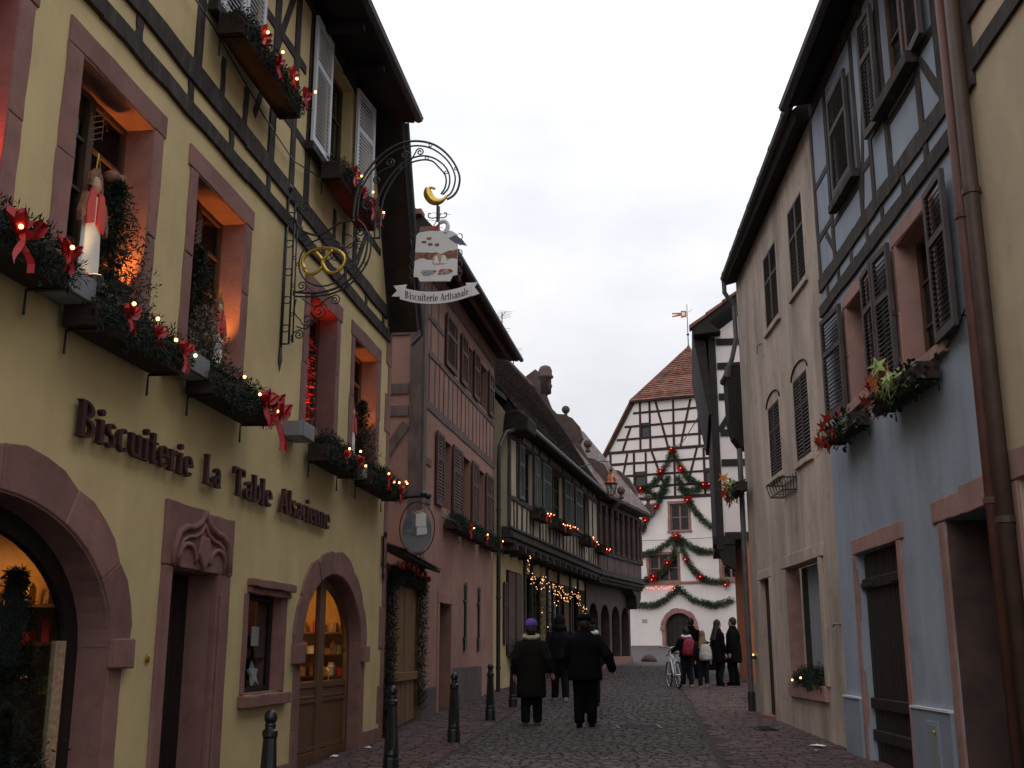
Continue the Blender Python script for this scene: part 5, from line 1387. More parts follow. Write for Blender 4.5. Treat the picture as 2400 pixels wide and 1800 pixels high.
# ------------------------------------------------------------------ blue house (right, near)
def leaf_planter(F, s0, s1, z, o, label, seed, mix, group='autumn leaf window boxes'):
    random.seed(seed)
    r = F.root('window_box', label, 'window box', s0, o, z, group); W = s1-s0
    m = F.mb(); m.box(0, W, 0, .02, 0, .17); m.box(0, W, .20, .22, 0, .17); m.box(0, .02, .02, .20, 0, .17); m.box(W-.02, W, .02, .20, 0, .17); m.box(.02, W-.02, .02, .20, 0, .02); m.build('trough', 'box_wood', r)
    for s in (.06, W-.06):
        b = F.mb(); b.tube([(s, 0, -.12), (s, 0, -.01), (s, .24, -.012), (s, .24, .07)], .010, 5); b.build('bracket', 'black_iron', r)
    g = F.mb()
    for _ in range(int(300*W)):
        x, y, zz = R(-.05, W+.05), R(0, .30), R(-.05, .22)
        l = R(.03, .06); a = R(0, 6.3); t = R(-.8, .8)
        dx, dy, dz = cos(a)*l, sin(a)*l*.6, t*l; px, py, pz = -sin(a)*l*.6, cos(a)*l*.4, R(-.5, .5)*l
        g.quad((x, y, zz), (x+dx+px, y+dy+py, zz+dz+pz), (x+2*dx, y+2*dy, zz+2*dz), (x+dx-px, y+dy-py, zz+dz-pz))
    g.build('ivy', 'leaf_dark', r, recalc=False)['kind'] = 'stuff'
    star = []
    for k in range(10):                       # five-lobed leaf outline
        a = pi/2 + 2*pi*k/10; rr = 1.0 if k % 2 == 0 else .42
        if k == 5: rr = .15
        star.append((rr*cos(a), rr*sin(a)))
    for material, s, zz, n, spread in mix:
        for _ in range(n):
            m = F.mb(); k = R(.08, .15)
            m.prism([(x*k, y*k) for x, y in star], -.002, .002)
            o_ = m.build('leaf', material, r); o_.location = (s*W+R(-spread, spread), F.sg*R(.16, .36), zz+R(-spread, spread)*.9)
            o_.rotation_euler = (R(-.8, .8), R(-.9, .9), R(-.7, .7))
    return r
def hinge_pin(F, root, s, z, o=.03):
    m = F.mb(); m.tube([(s, 0, z), (s, o+.04, z), (s, o+.04, z+.05)], .009, 4); m.build('shutter_catch', 'black_iron', root)

M['dark_reveal_stone'] = mat('dark_brown_reveal_stone', (.07, .045, .04), var=.3, scale=4, bump=.4)  # dark brown stone for the deep door reveal, darker than its jamb stones
R1 = Frame(4.461, 14.955, radians(2.94), 1)
bl = R1.root('blue_house', 'grey blue half timbered house with dark doors on the right', 'house')
ops = [dict(s0=-2.40, s1=-.52, z0=-.1, z1=2.90, depth=.16), dict(s0=-5.35, s1=-4.05, z0=-.1, z1=2.93, depth=.5),
       dict(s0=-4.45, s1=-3.25, z0=4.62, z1=6.10, depth=.28), dict(s0=-1.96, s1=-.96, z0=4.80, z1=6.10, depth=.28)]
wall(R1, -5.72, .46, -.2, 6.36, ops, 'wall', 'blue', bl)
upo = [dict(s0=-4.40, s1=-3.42, z0=7.80, z1=9.15, depth=.15)]
wall(R1, -5.72, .30, 6.36, 9.66, upo, 'upper_wall', 'blue', bl, o=.006)
for p in ops[2:]:
    surround(R1, bl, p['s0'], p['s1'], p['z0'], p['z1'], w=.15, lint=.17, depth=.28, earl=.13, material='sandstone_pale')
    casement(R1, bl, p['s0'], p['s1'], p['z0'], p['z1'], o=-.22, cols=2, rows=3)
casement(R1, bl, -4.40, -3.42, 7.80, 9.15, o=-.06, cols=2, rows=2, fr='brown_wood')
stone(R1, bl, -2.66, -.40, 2.90, 3.10, name='lintel', material='sandstone_pale'); stone(R1, bl, -2.56, -2.40, -.1, 2.89, name='jamb_stone', material='sandstone_pale'); stone(R1, bl, -.52, -.40, -.1, 2.89, name='jamb_stone', material='sandstone_pale')
stone(R1, bl, -5.62, -4.55, 2.93, 3.20, name='lintel', material='sandstone_pale'); stone(R1, bl, -4.545, -3.70, 2.93, 3.15, name='lintel', material='sandstone_pale')
stone(R1, bl, -4.05, -3.86, -.1, 2.92, name='jamb_stone', material='sandstone_pale'); stone(R1, bl, -5.54, -5.35, -.1, 2.92, name='jamb_stone', material='sandstone_pale')
q = R1.mb(); q.box(-4.065, -4.05, -.49, -.01, -.1, 2.93); q.box(-5.35, -5.335, -.49, -.01, -.1, 2.93); q.build('reveal', 'dark_reveal_stone', bl)
q = R1.mb(); q.box(-5.35, -4.05, -.53, -.47, -.1, 2.93); dd2 = q.build('door', 'dark_door', bl)
for k in range(8):
    q = R1.mb(); a = -5.33+.16*k; q.box(a, a+.148, -.47, -.455, 0, 2.9); q.build('plank', 'dark_door', dd2)
q = R1.mb(); q.box(-2.40, -.52, -.16, -.12, -.05, 2.90); dd1 = q.build('door', 'dark_door', bl)
for a, b in ((-2.38, -1.47), (-1.45, -.54)):
    n = 5
    for k in range(n):
        q = R1.mb(); x = a+(b-a)*k/n; q.box(x, x+(b-a)/n-.012, -.12, R(-.10, -.092), .34, 2.86); q.build('plank', 'dark_door', dd1)
    for z in (2.45, 1.0, .62):
        q = R1.mb(); q.box(a+.02, b-.02, -.09, -.045, z, z+.13); q.build('ledge', 'dark_door', dd1, bevel=.01)
    q = R1.mb(); q.box(a+.02 if a < -2 else b-.5, a+.5 if a < -2 else b-.0, -.045, -.03, 2.48, 2.53); q.build('strap_hinge', 'black_iron', dd1)
# plinth with pale ledge
for a, b in ((-.395, .47), (-3.84, -2.57)):
    q = R1.mb(); q.box(a, b, -.02, .05, -.1, 1.10); q.build('plinth', 'blue_dark', bl, bevel=.008)
    q = R1.mb(); q.box(a, b, -.02, .065, 1.102, 1.125); q.build('plinth_cap', 'white_paint', bl)
q = R1.mb(); q.box(-3.50, -3.12, .05, .065, .42, 1.0); mh = q.build('meter_hatch', 'blue_dark', bl, bevel=.004)
q = R1.mb(); q.box(-3.46, -3.16, .065, .070, .46, .96); q.build('hatch_panel', 'curtain', mh)
q = R1.mb(); q.ball((-3.40, .08, .90), .018, 6, 4); q.build('knob', 'gold', mh)
# lower shutters, opened, dark brown with deep slats
shutter(R1, bl, -5.18, -4.52, 4.60, 6.16, o=.05, material='shutter_grey', n=24, hinge=1, swing=.05, th=.045)
shutter(R1, bl, -3.20, -2.62, 4.60, 6.16, o=.05, material='shutter_grey', n=24, hinge=0, swing=.05, th=.045)
shutter(R1, bl, -2.58, -2.02, 4.80, 6.16, o=.05, material='shutter_grey', n=22, hinge=1, swing=.05, th=.045)
shutter(R1, bl, -.90, -.02, 4.76, 6.18, o=.05, material='shutter_grey', n=22, hinge=0, swing=.06, th=.045)
# upper shutters
shutter(R1, bl, -1.98, -1.05, 7.60, 9.02, o=.05, material='shutter_grey', n=24, th=.045)
shutter(R1, bl, -3.30, -2.78, 7.62, 9.12, o=.05, material='shutter_grey', n=24, hinge=0, swing=.05, th=.045)
shutter(R1, bl, -4.98, -4.46, 7.72, 9.12, o=.05, material='shutter_grey', n=24, hinge=1, swing=.05, th=.045)
q = R1.mb(); q.box(-4.62, -3.28, .02, .16, 7.60, 7.74); q.build('sill', 'timber', bl, bevel=.01)
q = R1.mb(); q.box(-2.15, -.90, .02, .13, 7.44, 7.56); q.build('sill', 'timber', bl, bevel=.01)
for s, z in ((-5.15, 4.7), (-3.2, 5.3), (-.05, 4.9), (-2.0, 5.3)): hinge_pin(R1, bl, s, z)
# timber frame
for z, w, e in ((6.45, .19, .40), (6.82, .22, .34), (9.50, .2, .2)):
    cuts = [-5.70, -3.7, -1.7, e]
    for a, b in zip(cuts, cuts[1:]): beam(R1, bl, (a, z), (b, z), w, o1=.035, n=5)
for s in (-5.4, -4.55, -3.75, -2.9, -2.25, -1.45, -.75, -.1): beam(R1, bl, (s, 6.53), (s, 6.72), .13, n=2)
for s in (.26, -.62, -2.12, -2.66, -3.34, -4.50, -5.12, -5.58):
    beam(R1, bl, (s, 6.92), (s+R(-.02, .02), 9.42), .15, n=6)
for a, b, z in ((.26, -.62, 7.50), (-2.12, -2.66, 7.46), (.26, -.62, 8.3), (-.62, -2.12, 7.38), (-2.66, -3.34, 7.7), (-3.34, -4.5, 7.52), (-4.5, -5.12, 7.72), (-5.12, -5.58, 7.8)):
    beam(R1, bl, (b, z), (a, z), .12, o1=.018, n=3)
for a, b in (((-.70, 6.94), (-.20, 7.44)), ((-2.15, 7.0), (-2.62, 8.9)), ((-5.12, 6.95), (-4.62, 7.6)), ((-3.4, 6.95), (-3.40, 7.5))):
    beam(R1, bl, a, b, .12, o1=.014, n=4)
# eave
q = R1.mb(); q.prisms([(0, 9.62), (.34, 9.56), (.38, 9.68), (-4.5, 13.8), (-4.6, 13.6), (0, 9.8)], -8, .10); q.build('roof', 'soffit', bl)
q = R1.mb(); q.prisms([(.34, 9.685), (.44, 9.64), (.44, 9.70), (-4.5, 13.9), (-4.5, 13.82)], -8, .14); q.build('tile_edge', 'roof_red', bl)
q = R1.mb(); q.tube([(-8, .42, 9.58), (.14, .42, 9.58)], .075, 8); q.build('gutter', 'gutter', bl)
# cable across the wall
q = R1.mb(); q.tube([(-5.6, .02, 4.95), (-5.0, .03, 4.62), (-4.5, .03, 4.5)], .009, 4); o = q.build('wall_cable', 'black_iron', None); o.location = (R1.x, R1.y, 0); o.rotation_euler = (0, 0, R1.rz); tag(o, 'thin dark cable crossing the blue wall beside the lower shutter', 'cable')
leaf_planter(R1, -4.45, -2.85, 4.28, .05, 'window box with red and pale green leaves on the blue house', 101, [('leaf_red', .96, .05, 10, .10), ('leaf_green', .5, .18, 16, .22), ('leaf_orange', .65, .30, 8, .18), ('leaf_red', .8, .22, 8, .16)])
leaf_planter(R1, -1.85, -.55, 4.34, .05, 'window box with orange maple leaves at the blue house edge', 102, [('leaf_red', .95, .02, 12, .13), ('leaf_orange', 1.05, .05, 8, .12), ('leaf_red', .7, .2, 6, .15)])

# ------------------------------------------------------------------ beige house at the right edge with two downpipes
R0 = Frame(*R1.w(-5.74, 0)[:2], radians(2.94), 1)
be = R0.root('beige_house', 'beige plastered timber framed house at the right edge', 'house')
ops = [dict(s0=-1.9, s1=-.22, z0=-.2, z1=3.05, depth=.6)]
wall(R0, -6, -.0, -.2, 10, ops, 'wall', 'beige', be, o=.01)
stone(R0, be, -2.1, -.02, 3.05, 3.30, o1=.035, name='lintel', material='sandstone_pale'); stone(R0, be, -.21, -.02, -.2, 3.04, o1=.035, name='jamb_stone', material='sandstone_pale'); stone(R0, be, -2.1, -1.9, -.2, 3.04, o1=.035, name='jamb_stone', material='sandstone_pale')
q = R0.mb(); q.box(-1.9, -.22, -.62, -.55, -.2, 3.05); dz = q.build('door', 'dark_door', be)
for k in range(9):
    q = R0.mb(); a = -1.88+.185*k; q.box(a, a+.17, -.55, -.53, 0, 3.0); q.build('plank', 'dark_door', dz)
for z, w in ((6.82, .20), (7.30, .22)): beam(R0, be, (-6, z), (-.05, z), w, o1=.045, n=8)
beam(R0, be, (-.14, 6.6), (-.14, 9.9), .22, o1=.05, n=6)
for s in (-1.1, -2.2): beam(R0, be, (s, 6.92), (s, 7.2), .14, o1=.04, n=2)
q = R0.mb(); q.prisms([(0, 9.9), (.3, 9.75), (.35, 9.85), (-4.5, 14.0), (-4.6, 13.8)], -6, .2); q.build('roof', 'soffit', be)
def pipe(F, s, o, z0, z1, r, material, label, clips):
    t = F.root('downpipe', label, 'downpipe', s, o, z0)
    m = F.mb(); m.tube([(0, 0, 0), (0, 0, (z1-z0)*.5), (0, 0, z1-z0)], r, 10); m.build('pipe', material, t, smooth=True)
    for z in clips:
        m = F.mb(); m.lathe([(r, z), (r+.014, z+.005), (r+.014, z+.055), (r, z+.06)], (0, 0, 0), 10); m.build('clip', material, t)
pipe(R0, .22, .08, .3, 9.4, .055, 'pipe_red', 'oxide red downpipe on the edge of the blue house', (5.2, 2.6, 7.6))
pipe(R0, -.10, .10, .2, 9.7, .068, 'pipe_brown', 'thicker brown downpipe between blue and beige houses', (5.4, 2.5, 7.9))

# ------------------------------------------------------------------ tan house (right, middle)
R2 = Frame(4.5404, 16.1205, radians(1.5), 1)
tn = R2.root('tan_house', 'weathered tan plastered house with dark louvred shutters on the right', 'house')
ops = [dict(s0=4.15, s1=5.05, z0=.1, z1=3.0, depth=.12), dict(s0=.45, s1=2.75, z0=1.20, z1=3.05, depth=.22)]
ops += [dict(s0=a, s1=b, z0=c, z1=d, depth=.1) for a, b, c, d in ((.12, 1.12, 7.32, 8.75), (2.12, 3.20, 7.32, 8.70), (.48, 1.45, 4.62, 5.95), (2.55, 3.50, 4.68, 5.95))]
wall(R2, -.70, 6.0, -.2, 9.85, ops, 'wall', 'tan', tn)
q = R2.mb(); q.box(5.92, 6.0, -6, -.01, -.2, 9.4); q.build('end_wall', 'tan', tn)
for a, b, c, d in ((.12, 1.12, 7.32, 8.75), (2.12, 3.20, 7.32, 8.70), (.48, 1.45, 4.62, 5.95), (2.55, 3.50, 4.68, 5.95)):
    m_ = (a+b)/2
    shutter(R2, tn, a, m_-.005, c, d, o=-.03, material='shutter_dark', n=20, st=.045); shutter(R2, tn, m_+.005, b, c, d, o=-.03, material='shutter_dark', n=20, st=.045)
    stone(R2, tn, a-.10, b+.10, c-.10, c-.003, o1=.05, name='sill', material='tan')
    stone(R2, tn, a-.09, a, c, d, o1=.012, name='jamb_stone', material='tan'); stone(R2, tn, b, b+.09, c, d, o1=.012, name='jamb_stone', material='tan')
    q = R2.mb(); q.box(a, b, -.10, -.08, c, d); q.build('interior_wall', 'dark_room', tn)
for a, b, d in ((.48, 1.45, 5.95), (2.55, 3.50, 5.95)):
    q = R2.mb(); c_ = (a+b)/2; q.tube([(c_-.56*cos(pi*k/12), .012, d+.02+.20*sin(pi*k/12)) for k in range(13)], .014, 4); q.build('crack_arch', 'soffit', tn)
stone(R2, tn, 4.0, 5.2, 3.0, 3.16, name='lintel', material='tan', o1=.03); stone(R2, tn, 3.98, 4.15, .2, 2.99, name='jamb_stone', material='tan', o1=.03); stone(R2, tn, 5.05, 5.22, .2, 2.99, name='jamb_stone', material='tan', o1=.03)
q = R2.mb(); q.box(4.15, 5.05, -.14, -.09, .1, 3.0); q.build('door', 'dark_door', tn)
stone(R2, tn, 4.1, 5.1, .35, .60, name='doorstep', material='sandstone', o1=.12)
stone(R2, tn, .20, 3.06, 3.05, 3.24, name='lintel', material='tan', o1=.04); stone(R2, tn, 2.75, 2.98, 1.2, 3.04, name='jamb_stone', material='tan', o1=.035); stone(R2, tn, .28, .45, 1.2, 3.04, name='jamb_stone', material='tan', o1=.035)
for a, b in ((.4, 1.3), (1.31, 2.1), (2.11, 2.85)): stone(R2, tn, a, b, .98, 1.197, name='sill', material='sandstone_pale', o1=.06)
q = R2.mb(); q.box(2.735, 2.75, -.21, .02, 1.2, 3.05); q.build('reveal', 'sandstone_pale', tn)
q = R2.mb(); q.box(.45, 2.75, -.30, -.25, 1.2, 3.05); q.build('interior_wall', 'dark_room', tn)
for k in range(8):
    q = R2.mb(); a = .47+.215*k; q.box(a, a+.20, -.24, -.215, 1.2, 3.04); q.build('board', 'curtain', tn)
prof = lambda s_, dz: [(s_, o_, z_+dz) for o_, z_ in ((0, 9.55), (.24, 9.48), (.30, 9.62), (-4.5, 13.8), (-4.6, 13.6), (0, 9.75))]
q = R2.mb(); q.loft([prof(-.85, .0), prof(2.6, -.16), prof(6.02, -.32)]); q.build('roof', 'soffit', tn)
q = R2.mb(); q.tube([(-.95, .34, 9.70), (2.6, .30, 9.50), (5.95, .26, 9.30)], .075, 8); q.build('gutter', 'gutter', tn)
for k in range(7):
    q = R2.mb(); s = -.6+k*1.05; q.tube([(s, .335-.0115*(s+.95), 9.70-.058*(s+.95)), (s+.03, .335-.0115*(s+.95), 9.70-.058*(s+.95))], .088, 8); q.build('gutter_strap', 'gutter', tn)
pipe_pts = [(5.95, .26, 9.28), (5.98, .25, 9.0), (6.02, .06, 8.72), (6.02, .05, 8.0), (6.10, .14, 7.6), (6.16, .22, 7.38)]
q = R2.mb(); q.tube(pipe_pts, .05, 8); q.build('downpipe', 'gutter', tn)
q = R2.mb(); q.tube([(6.08, .08, 5.7), (6.08, .08, .55)], .055, 8); q.build('downpipe', 'gutter', tn)
q = R2.mb(); q.tube([(6.08, .08, .95), (6.08, .08, .55)], .075, 8); q.build('pipe_shoe', 'black_iron', tn)
# boarded verge of the low roof beyond
q = R2.mb(); q.prisms([(-.30, 7.55), (.22, 7.45), (.26, 7.20), (.24, 6.3), (.16, 5.95), (.02, 5.75), (-.30, 5.7)], 6.14, 6.6); q.build('boarded_verge', 'soffit', tn)
q = R2.mb(); q.tube([(6.14, .22, 7.42), (6.14, .24, 7.28), (6.6, .26, 7.22)], .075, 8); q.build('gutter', 'gutter', tn)
# empty wire flower basket
wb = R2.root('wire_flower_basket', 'empty iron flower basket under the lower tan house shutters', 'flower basket', 1.55, .0, 4.22)
for z, w in ((0, .24), (.20, .30)):
    q = R2.mb(); q.tube([(0, .02, z), (1.0, .02, z), (1.0, w, z), (0, w, z)], .012, 4, closed=True); q.build('hoop', 'black_iron', wb)
for k in range(6):
    q = R2.mb(); s = k*.2; q.tube([(s, .02, .28), (s, .02, 0), (s, .24, 0), (s, .30, .20)], .009, 4); q.build('bar', 'black_iron', wb)
planter(R2, .55, 2.2, 1.205, -.14, 'low fir box with two lights in the tan house shop window', 111, bows=0, lights=2, h=.10, dep=.18, dense=.8)
leaf_planter(R2, 5.3, 6.5, 4.75, .10, 'leafy window box high at the far end of the tan house', 112, [('leaf_orange', .6, .2, 7, .2), ('leaf_green', .5, .1, 8, .2), ('leaf_red', .6, -.1, 7, .15)])
# small lamp by the tan house foot
t = R2.root('wall_candle_lamp', 'tiny lit candle lamp low on the far tan wall', 'lamp', 5.8, .06, 1.62)
m = R2.mb(); m.lathe([(.05, -.06), (.06, -.04), (.05, .0), (.02, .01)], (0, 0, 0), 8); m.build('holder', 'black_iron', t); obj_of(BULB, 'bulb', t, (0, 0, .02))
for k, (s, z, o_) in enumerate(((.02, 2.05, .03),)):
    q = R2.mb(); q.tube([(-.05, 0, 0), (.08, .05, .01), (.10, .06, -.03)], .012, 4); o = q.build('wall_hook', 'black_iron', None); o.location = R2.w(-.45, .01, 2.05); o.rotation_euler = (0, 0, R2.rz); tag(o, 'small iron hook at the joint of tan and blue walls', 'hook')
q = R2.mb(); q.tube([(0, 0, 0), (.16, .05, .0), (.16, .06, -.16)], .011, 4); o = q.build('wall_bracket', 'black_iron', None); o.location = R2.w(3.7, .01, 7.25); o.rotation_euler = (0, 0, R2.rz); tag(o, 'small iron bracket below the upper tan house shutters', 'bracket')

# ------------------------------------------------------------------ half timbered house beyond (right, far)
R3 = Frame(5.99, 32.5, radians(9), 1)
th = R3.root('far_timbered_house', 'white half timbered house with steep dark eaves beyond the tan house', 'house')
q = R3.mb(); q.prisms([(0, 4.9), (0, 11.0), (-3, 13.2), (-7, 13.2), (-7, 4.9)], .0, .2); q.build('gable_wall', 'white_wall', th)
q = R3.mb(); q.box(.2, 7, -7, 0, 4.9, 11.2); q.build('upper_wall', 'timber', th)
q = R3.mb(); q.box(.1, 7, -7, -.72, .3, 4.9); q.build('wall', 'orange_wall', th)
def r3beam(o0, z0, o1, z1, w, e=.05):
    q = R3.mb(); L = hypot(o1-o0, z1-z0); px, pz = -(z1-z0)/L*w/2, (o1-o0)/L*w/2
    q.prisms([(o0+px, z0+pz), (o1+px, z1+pz), (o1-px, z1-pz), (o0-px, z0-pz)], -e, .02); q.build('beam', 'soffit', th)
r3beam(-.08, 4.6, -.08, 11.0, .22, .07)
for z in (10.85, 10.1, 9.15, 8.05, 7.15, 5.0): r3beam(-.22, z, -5, z, .20)
r3beam(-1.5, 4.9, -1.5, 11, .2); r3beam(-.2, 8.1, -1.4, 10.0, .16, .045)
q = R3.mb(); q.prisms([(.46, 10.98), (.50, 11.2), (-5, 15.2), (-5.1, 15.1), (-.0, 11.35), (-.35, 11.05)], -.55, 7); q.build('roof', 'soffit', th)
q = R3.mb(); q.prisms([(.10, 10.9), (.46, 10.97), (.10, 8.6), (-.02, 8.6)], -.1, 7); q.build('eave_board', 'soffit', th)
for k in range(9):
    q = R3.mb(); o0 = .56-k*.5; z0 = 11.2+(.50-o0)*.725; q.prisms([(o0, z0), (o0-.56, z0+.40), (o0-.56, z0+.48), (o0+.02, z0+.10)], -.62, -.20); q.build('verge_tile', 'roof_red', th)
q = R3.mb(); q.box(-.06, 1.2, -.5, .12, 4.75, 4.98); q.build('jetty_beam', 'soffit', th); q = R3.mb(); q.prisms([(.05, 4.75), (-.15, 4.2), (-.5, 4.0), (-.5, 4.75)], -.02, .5); q.build('corbel', 'soffit', th)
# ------------------------------------------------------------------ white half timbered house closing the street
FA = radians(24)
FH = Frame(9.63, 66.0, pi/2+FA, -1)      # x runs right along its front, o towards the street
# facing check: outward must point back to the camera
wh = FH.root('white_timbered_house', 'tall white half timbered house with red hipped roof and star garlands', 'house')
body = [(-2.78, 0), (3.4, 0), (3.4, 16.8), (-2.25, 16.8), (-4.6, 12.95), (-2.78, 12.0)]
wops = [dict(s0=-.22, s1=.90, z0=8.75, z1=10.35, depth=.25), dict(s0=-1.62, s1=.14, z0=5.80, z1=7.36, depth=.25), dict(s0=2.78, s1=4.2, z0=5.9, z1=7.3, depth=.25),
        dict(s0=-.75, s1=.95, z0=1.0, z1=3.97, arch=ellipse_arch(.10, .85, 3.15, .82), depth=.3)]
wall(FH, -4.4, 5.2, 1.0, 10.70, wops, 'wall', 'white_wall', wh)
tops = [dict(s0=-1.85, s1=-1.36, z0=14.45, z1=15.42, depth=.2), dict(s0=1.83, s1=2.26, z0=14.42, z1=15.42, depth=.2), dict(s0=-2.33, s1=-1.68, z0=11.45, z1=12.42, depth=.2), dict(s0=2.01, s1=2.5, z0=11.5, z1=12.36, depth=.2)]
gl_ = F_slope = lambda z: -2.25 - (16.85-z)*(2.31/3.83)     # left rake of the gable
n = 14
q = FH.mb()
zc = sorted({10.70, 12.95, 16.85} | {t[k] for t in tops for k in ('z0', 'z1')} | {10.7+.5*k for k in range(13)})
for a, b in zip(zc, zc[1:]):
    la, lb = (F_slope(a) if a > 12.9 else -4.6+(12.95-a)*.08), (F_slope(b) if b > 12.9 else -4.6+(12.95-b)*.08)
    mz = (a+b)/2
    holes = sorted([(t['s0'], t['s1']) for t in tops if t['z0'] <= mz <= t['z1']])
    R_ = lambda z: 2.42*1 + 1.45 - (F_slope(z)+2.25 if z > 12.9 else -2.35)
    xa, xb = la, lb
    for h0, h1 in holes + [(None, None)]:
        ra, rb = (h0, h0) if h0 is not None else (R_(a), R_(b))
        q.quad((xa, 0, a), (ra, 0, a), (rb, 0, b), (xb, 0, b))
        xa = xb = h1
q.build('gable_wall', 'white_wall', wh, recalc=False)
for t in tops:
    q = FH.mb(); q.box(t['s0']-.02, t['s1']+.02, -.14, -.08, t['z0']-.02, t['z1']+.02); q.build('shutter', 'iron', wh)
    q = FH.mb(); w = .05
    q.box(t['s0']-w, t['s0'], -.1, .02, t['z0'], t['z1']); q.box(t['s1'], t['s1']+w, -.1, .02, t['z0'], t['z1']); q.build('window_frame', 'timber_red', wh)
for (a, b), w in (((( -2.35, 16.07), (3.3, 16.07)), .13), (((-2.92, 15.25), (3.6, 15.25)), .13), (((-3.45, 14.47), (4.1, 14.47)), .13), (((-4.04, 13.69), (4.5, 13.72)), .17), (((-4.56, 12.95), (5, 12.96)), .14), (((-4.5, 12.2), (5, 12.2)), .13), (((-4.5, 11.47), (5, 11.47)), .13), (((-4.4, 10.74), (5, 10.75)), .18)):
    beam(FH, wh, a, b, w*1.12, o1=.04, material='timber_red', n=10, jit=.01)
for a, b in ([(-1.9, 16.77), (-1.95, 13.68)], [(-1.30, 16.72), (-1.31, 13.63)], [(.2, 16.66), (.12, 10.76)], [(1.76, 16.68), (1.74, 13.72)], [(-.9, 16.68), (-.18, 13.67)], [(1.28, 16.64), (.55, 13.73)], [(-2.54, 15.21), (-3.1, 13.72)], [(2.31, 16.6), (2.32, 13.71)], [(-3.89, 13.58), (-3.89, 12.9)], [(-2.79, 13.58), (-3.27, 11.55)], [(-2.38, 13.59), (-2.40, 10.75)], [(-1.63, 13.58), (-1.64, 10.79)], [(-1.24, 13.59), (-.5, 11.42)], [(1.56, 13.62), (.93, 11.49)], [(1.97, 13.59), (1.96, 10.81)], [(2.55, 13.63), (2.55, 10.8)], [(-3.3, 12.2), (-3.5, 10.8)], [(3.2, 13.6), (3.2, 10.8)]):
    beam(FH, wh, a, b, .145, o1=.03, material='timber_red', n=5, jit=.008)
# raking bargeboard and roofs
q = FH.mb(); q.prism([(-4.72, 12.85), (-4.50, 12.85), (-2.18, 16.80), (-2.34, 16.95)], -6, .12); q.build('verge', 'timber_red', wh)
q = FH.mb(); q.prism([(-4.80, 12.80), (-4.70, 12.80), (-2.32, 16.95), (-2.42, 17.0)], -8, .20); q.build('side_roof', 'roof_red', wh)
apex = (.45, -3.2, 20.8)
el, er = (-2.45, .28, 16.78), (3.4, .28, 16.78)
def hip(a, b, c, name):
    q = FH.mb(); q.tri(a, b, c); q.build(name, 'roof_red', wh, recalc=False)
hip(el, er, apex, 'roof'); hip((-2.45, .28, 16.78), (-2.45, -9, 16.78), apex, 'roof'); hip(er, (3.4, -9, 16.78), apex, 'roof')
q = FH.mb(); q.box(-2.5, 3.45, .05, .30, 16.70, 16.80); q.build('eave_board', 'timber_red', wh)
# courses of plain tiles on the front hip
for r_ in range(26):
    u0, u1 = r_/26, (r_+1.2)/26
    f = lambda u, s: (el[0]+(apex[0]-el[0])*u if s == 0 else er[0]+(apex[0]-er[0])*u, .28+(apex[1]-.28)*u, 16.78+(20.8-16.78)*u)
    a, b = f(u0, 0), f(u0, 1); c, d = f(min(u1, 1), 0), f(min(u1, 1), 1)
    k = max(1, int((b[0]-a[0])/.2)); m = FH.mb()
    for j in range(k):
        t0, t1 = j/k, (j+.94)/k; li = .05+R(0, .03)
        p = lambda P, Q, t, l: (P[0]+(Q[0]-P[0])*t, P[1]+l*.7, P[2]+l*.75)
        m.quad(p(a, b, t0, li), p(a, b, t1, li), p(c, d, t1, .01), p(c, d, t0, .01))
    m.build('tile_course', 'roof_red', wh, recalc=False)
q = FH.mb(); q.tube([el, apex], .09, 6); q.tube([er, apex], .09, 6); q.build('hip_ridge', 'roof_red', wh)
q = FH.mb(); q.lathe([(.30, -.45), (.05, .15)], apex, 8); q.build('ridge_cap', 'gutter', wh)
# weather vane
wv = FH.root('weather_vane', 'red pennant weather vane on the white house roof', 'weather vane', apex[0], apex[1], apex[2])
q = FH.mb(); q.tube([(0, 0, -.2), (0, 0, 2.9)], [.04, .02], 6); q.build('rod', 'gutter', wv)
q = FH.mb(); q.ball((0, 0, .85), .10, 8, 6, sz=.7); q.build('ball', 'black_iron', wv, smooth=True)
q = FH.mb(); q.prism([(-.05, 2.45), (-.40, 2.50), (-.42, 2.38), (-1.0, 2.42), (-1.0, 2.34), (-.55, 2.28), (-1.0, 2.22), (-1.0, 2.14), (-.42, 2.16), (-.40, 2.02), (-.05, 2.05)], -.012, .012); q.build('pennant', 'orange_wall', wv)
q = FH.mb(); q.prism([(-.34, 2.40), (-.14, 2.38), (-.14, 2.14), (-.34, 2.16)], .012, .016); q.build('pennant_panel', 'paper', wv)
q = FH.mb(); q.tube([(0, 0, 2.35), (.18, 0, 2.38), (.36, 0, 2.55)], .012, 4); q.build('tail', 'gutter', wv)
# stone windows, sill band, door
for p in wops[:2] + [wops[2]]:
    surround(FH, wh, p['s0'], p['s1'], p['z0'], p['z1'], w=.15, lint=.16, earl=.15, depth=.25, sill=True, o1=.03)
    casement(FH, wh, p['s0'], p['s1'], p['z0'], p['z1'], o=-.15, cols=2 if p['s0'] == -.22 else 3, rows=2, fr='sandstone', w=.065, bar=.05, rdepth=.5)
stone(FH, wh, -2.4, 3.6, 5.62, 5.77, o1=.09, name='sill_band'); stone(FH, wh, -2.80, -1.0, 1.2, 2.12, o1=.03, name='plinth'); stone(FH, wh, 1.2, 4, 1.2, 2.2, o1=.03, name='plinth')
arch_ring(FH, wh, .10, .85, 3.15, .82, .26, 6, o1=.06, base=2.1, depth=.3)
q = FH.mb(); q.box(-.76, .96, -.34, -.30, 1.5, 4.0); dw = q.build('door', 'dark_door', wh)
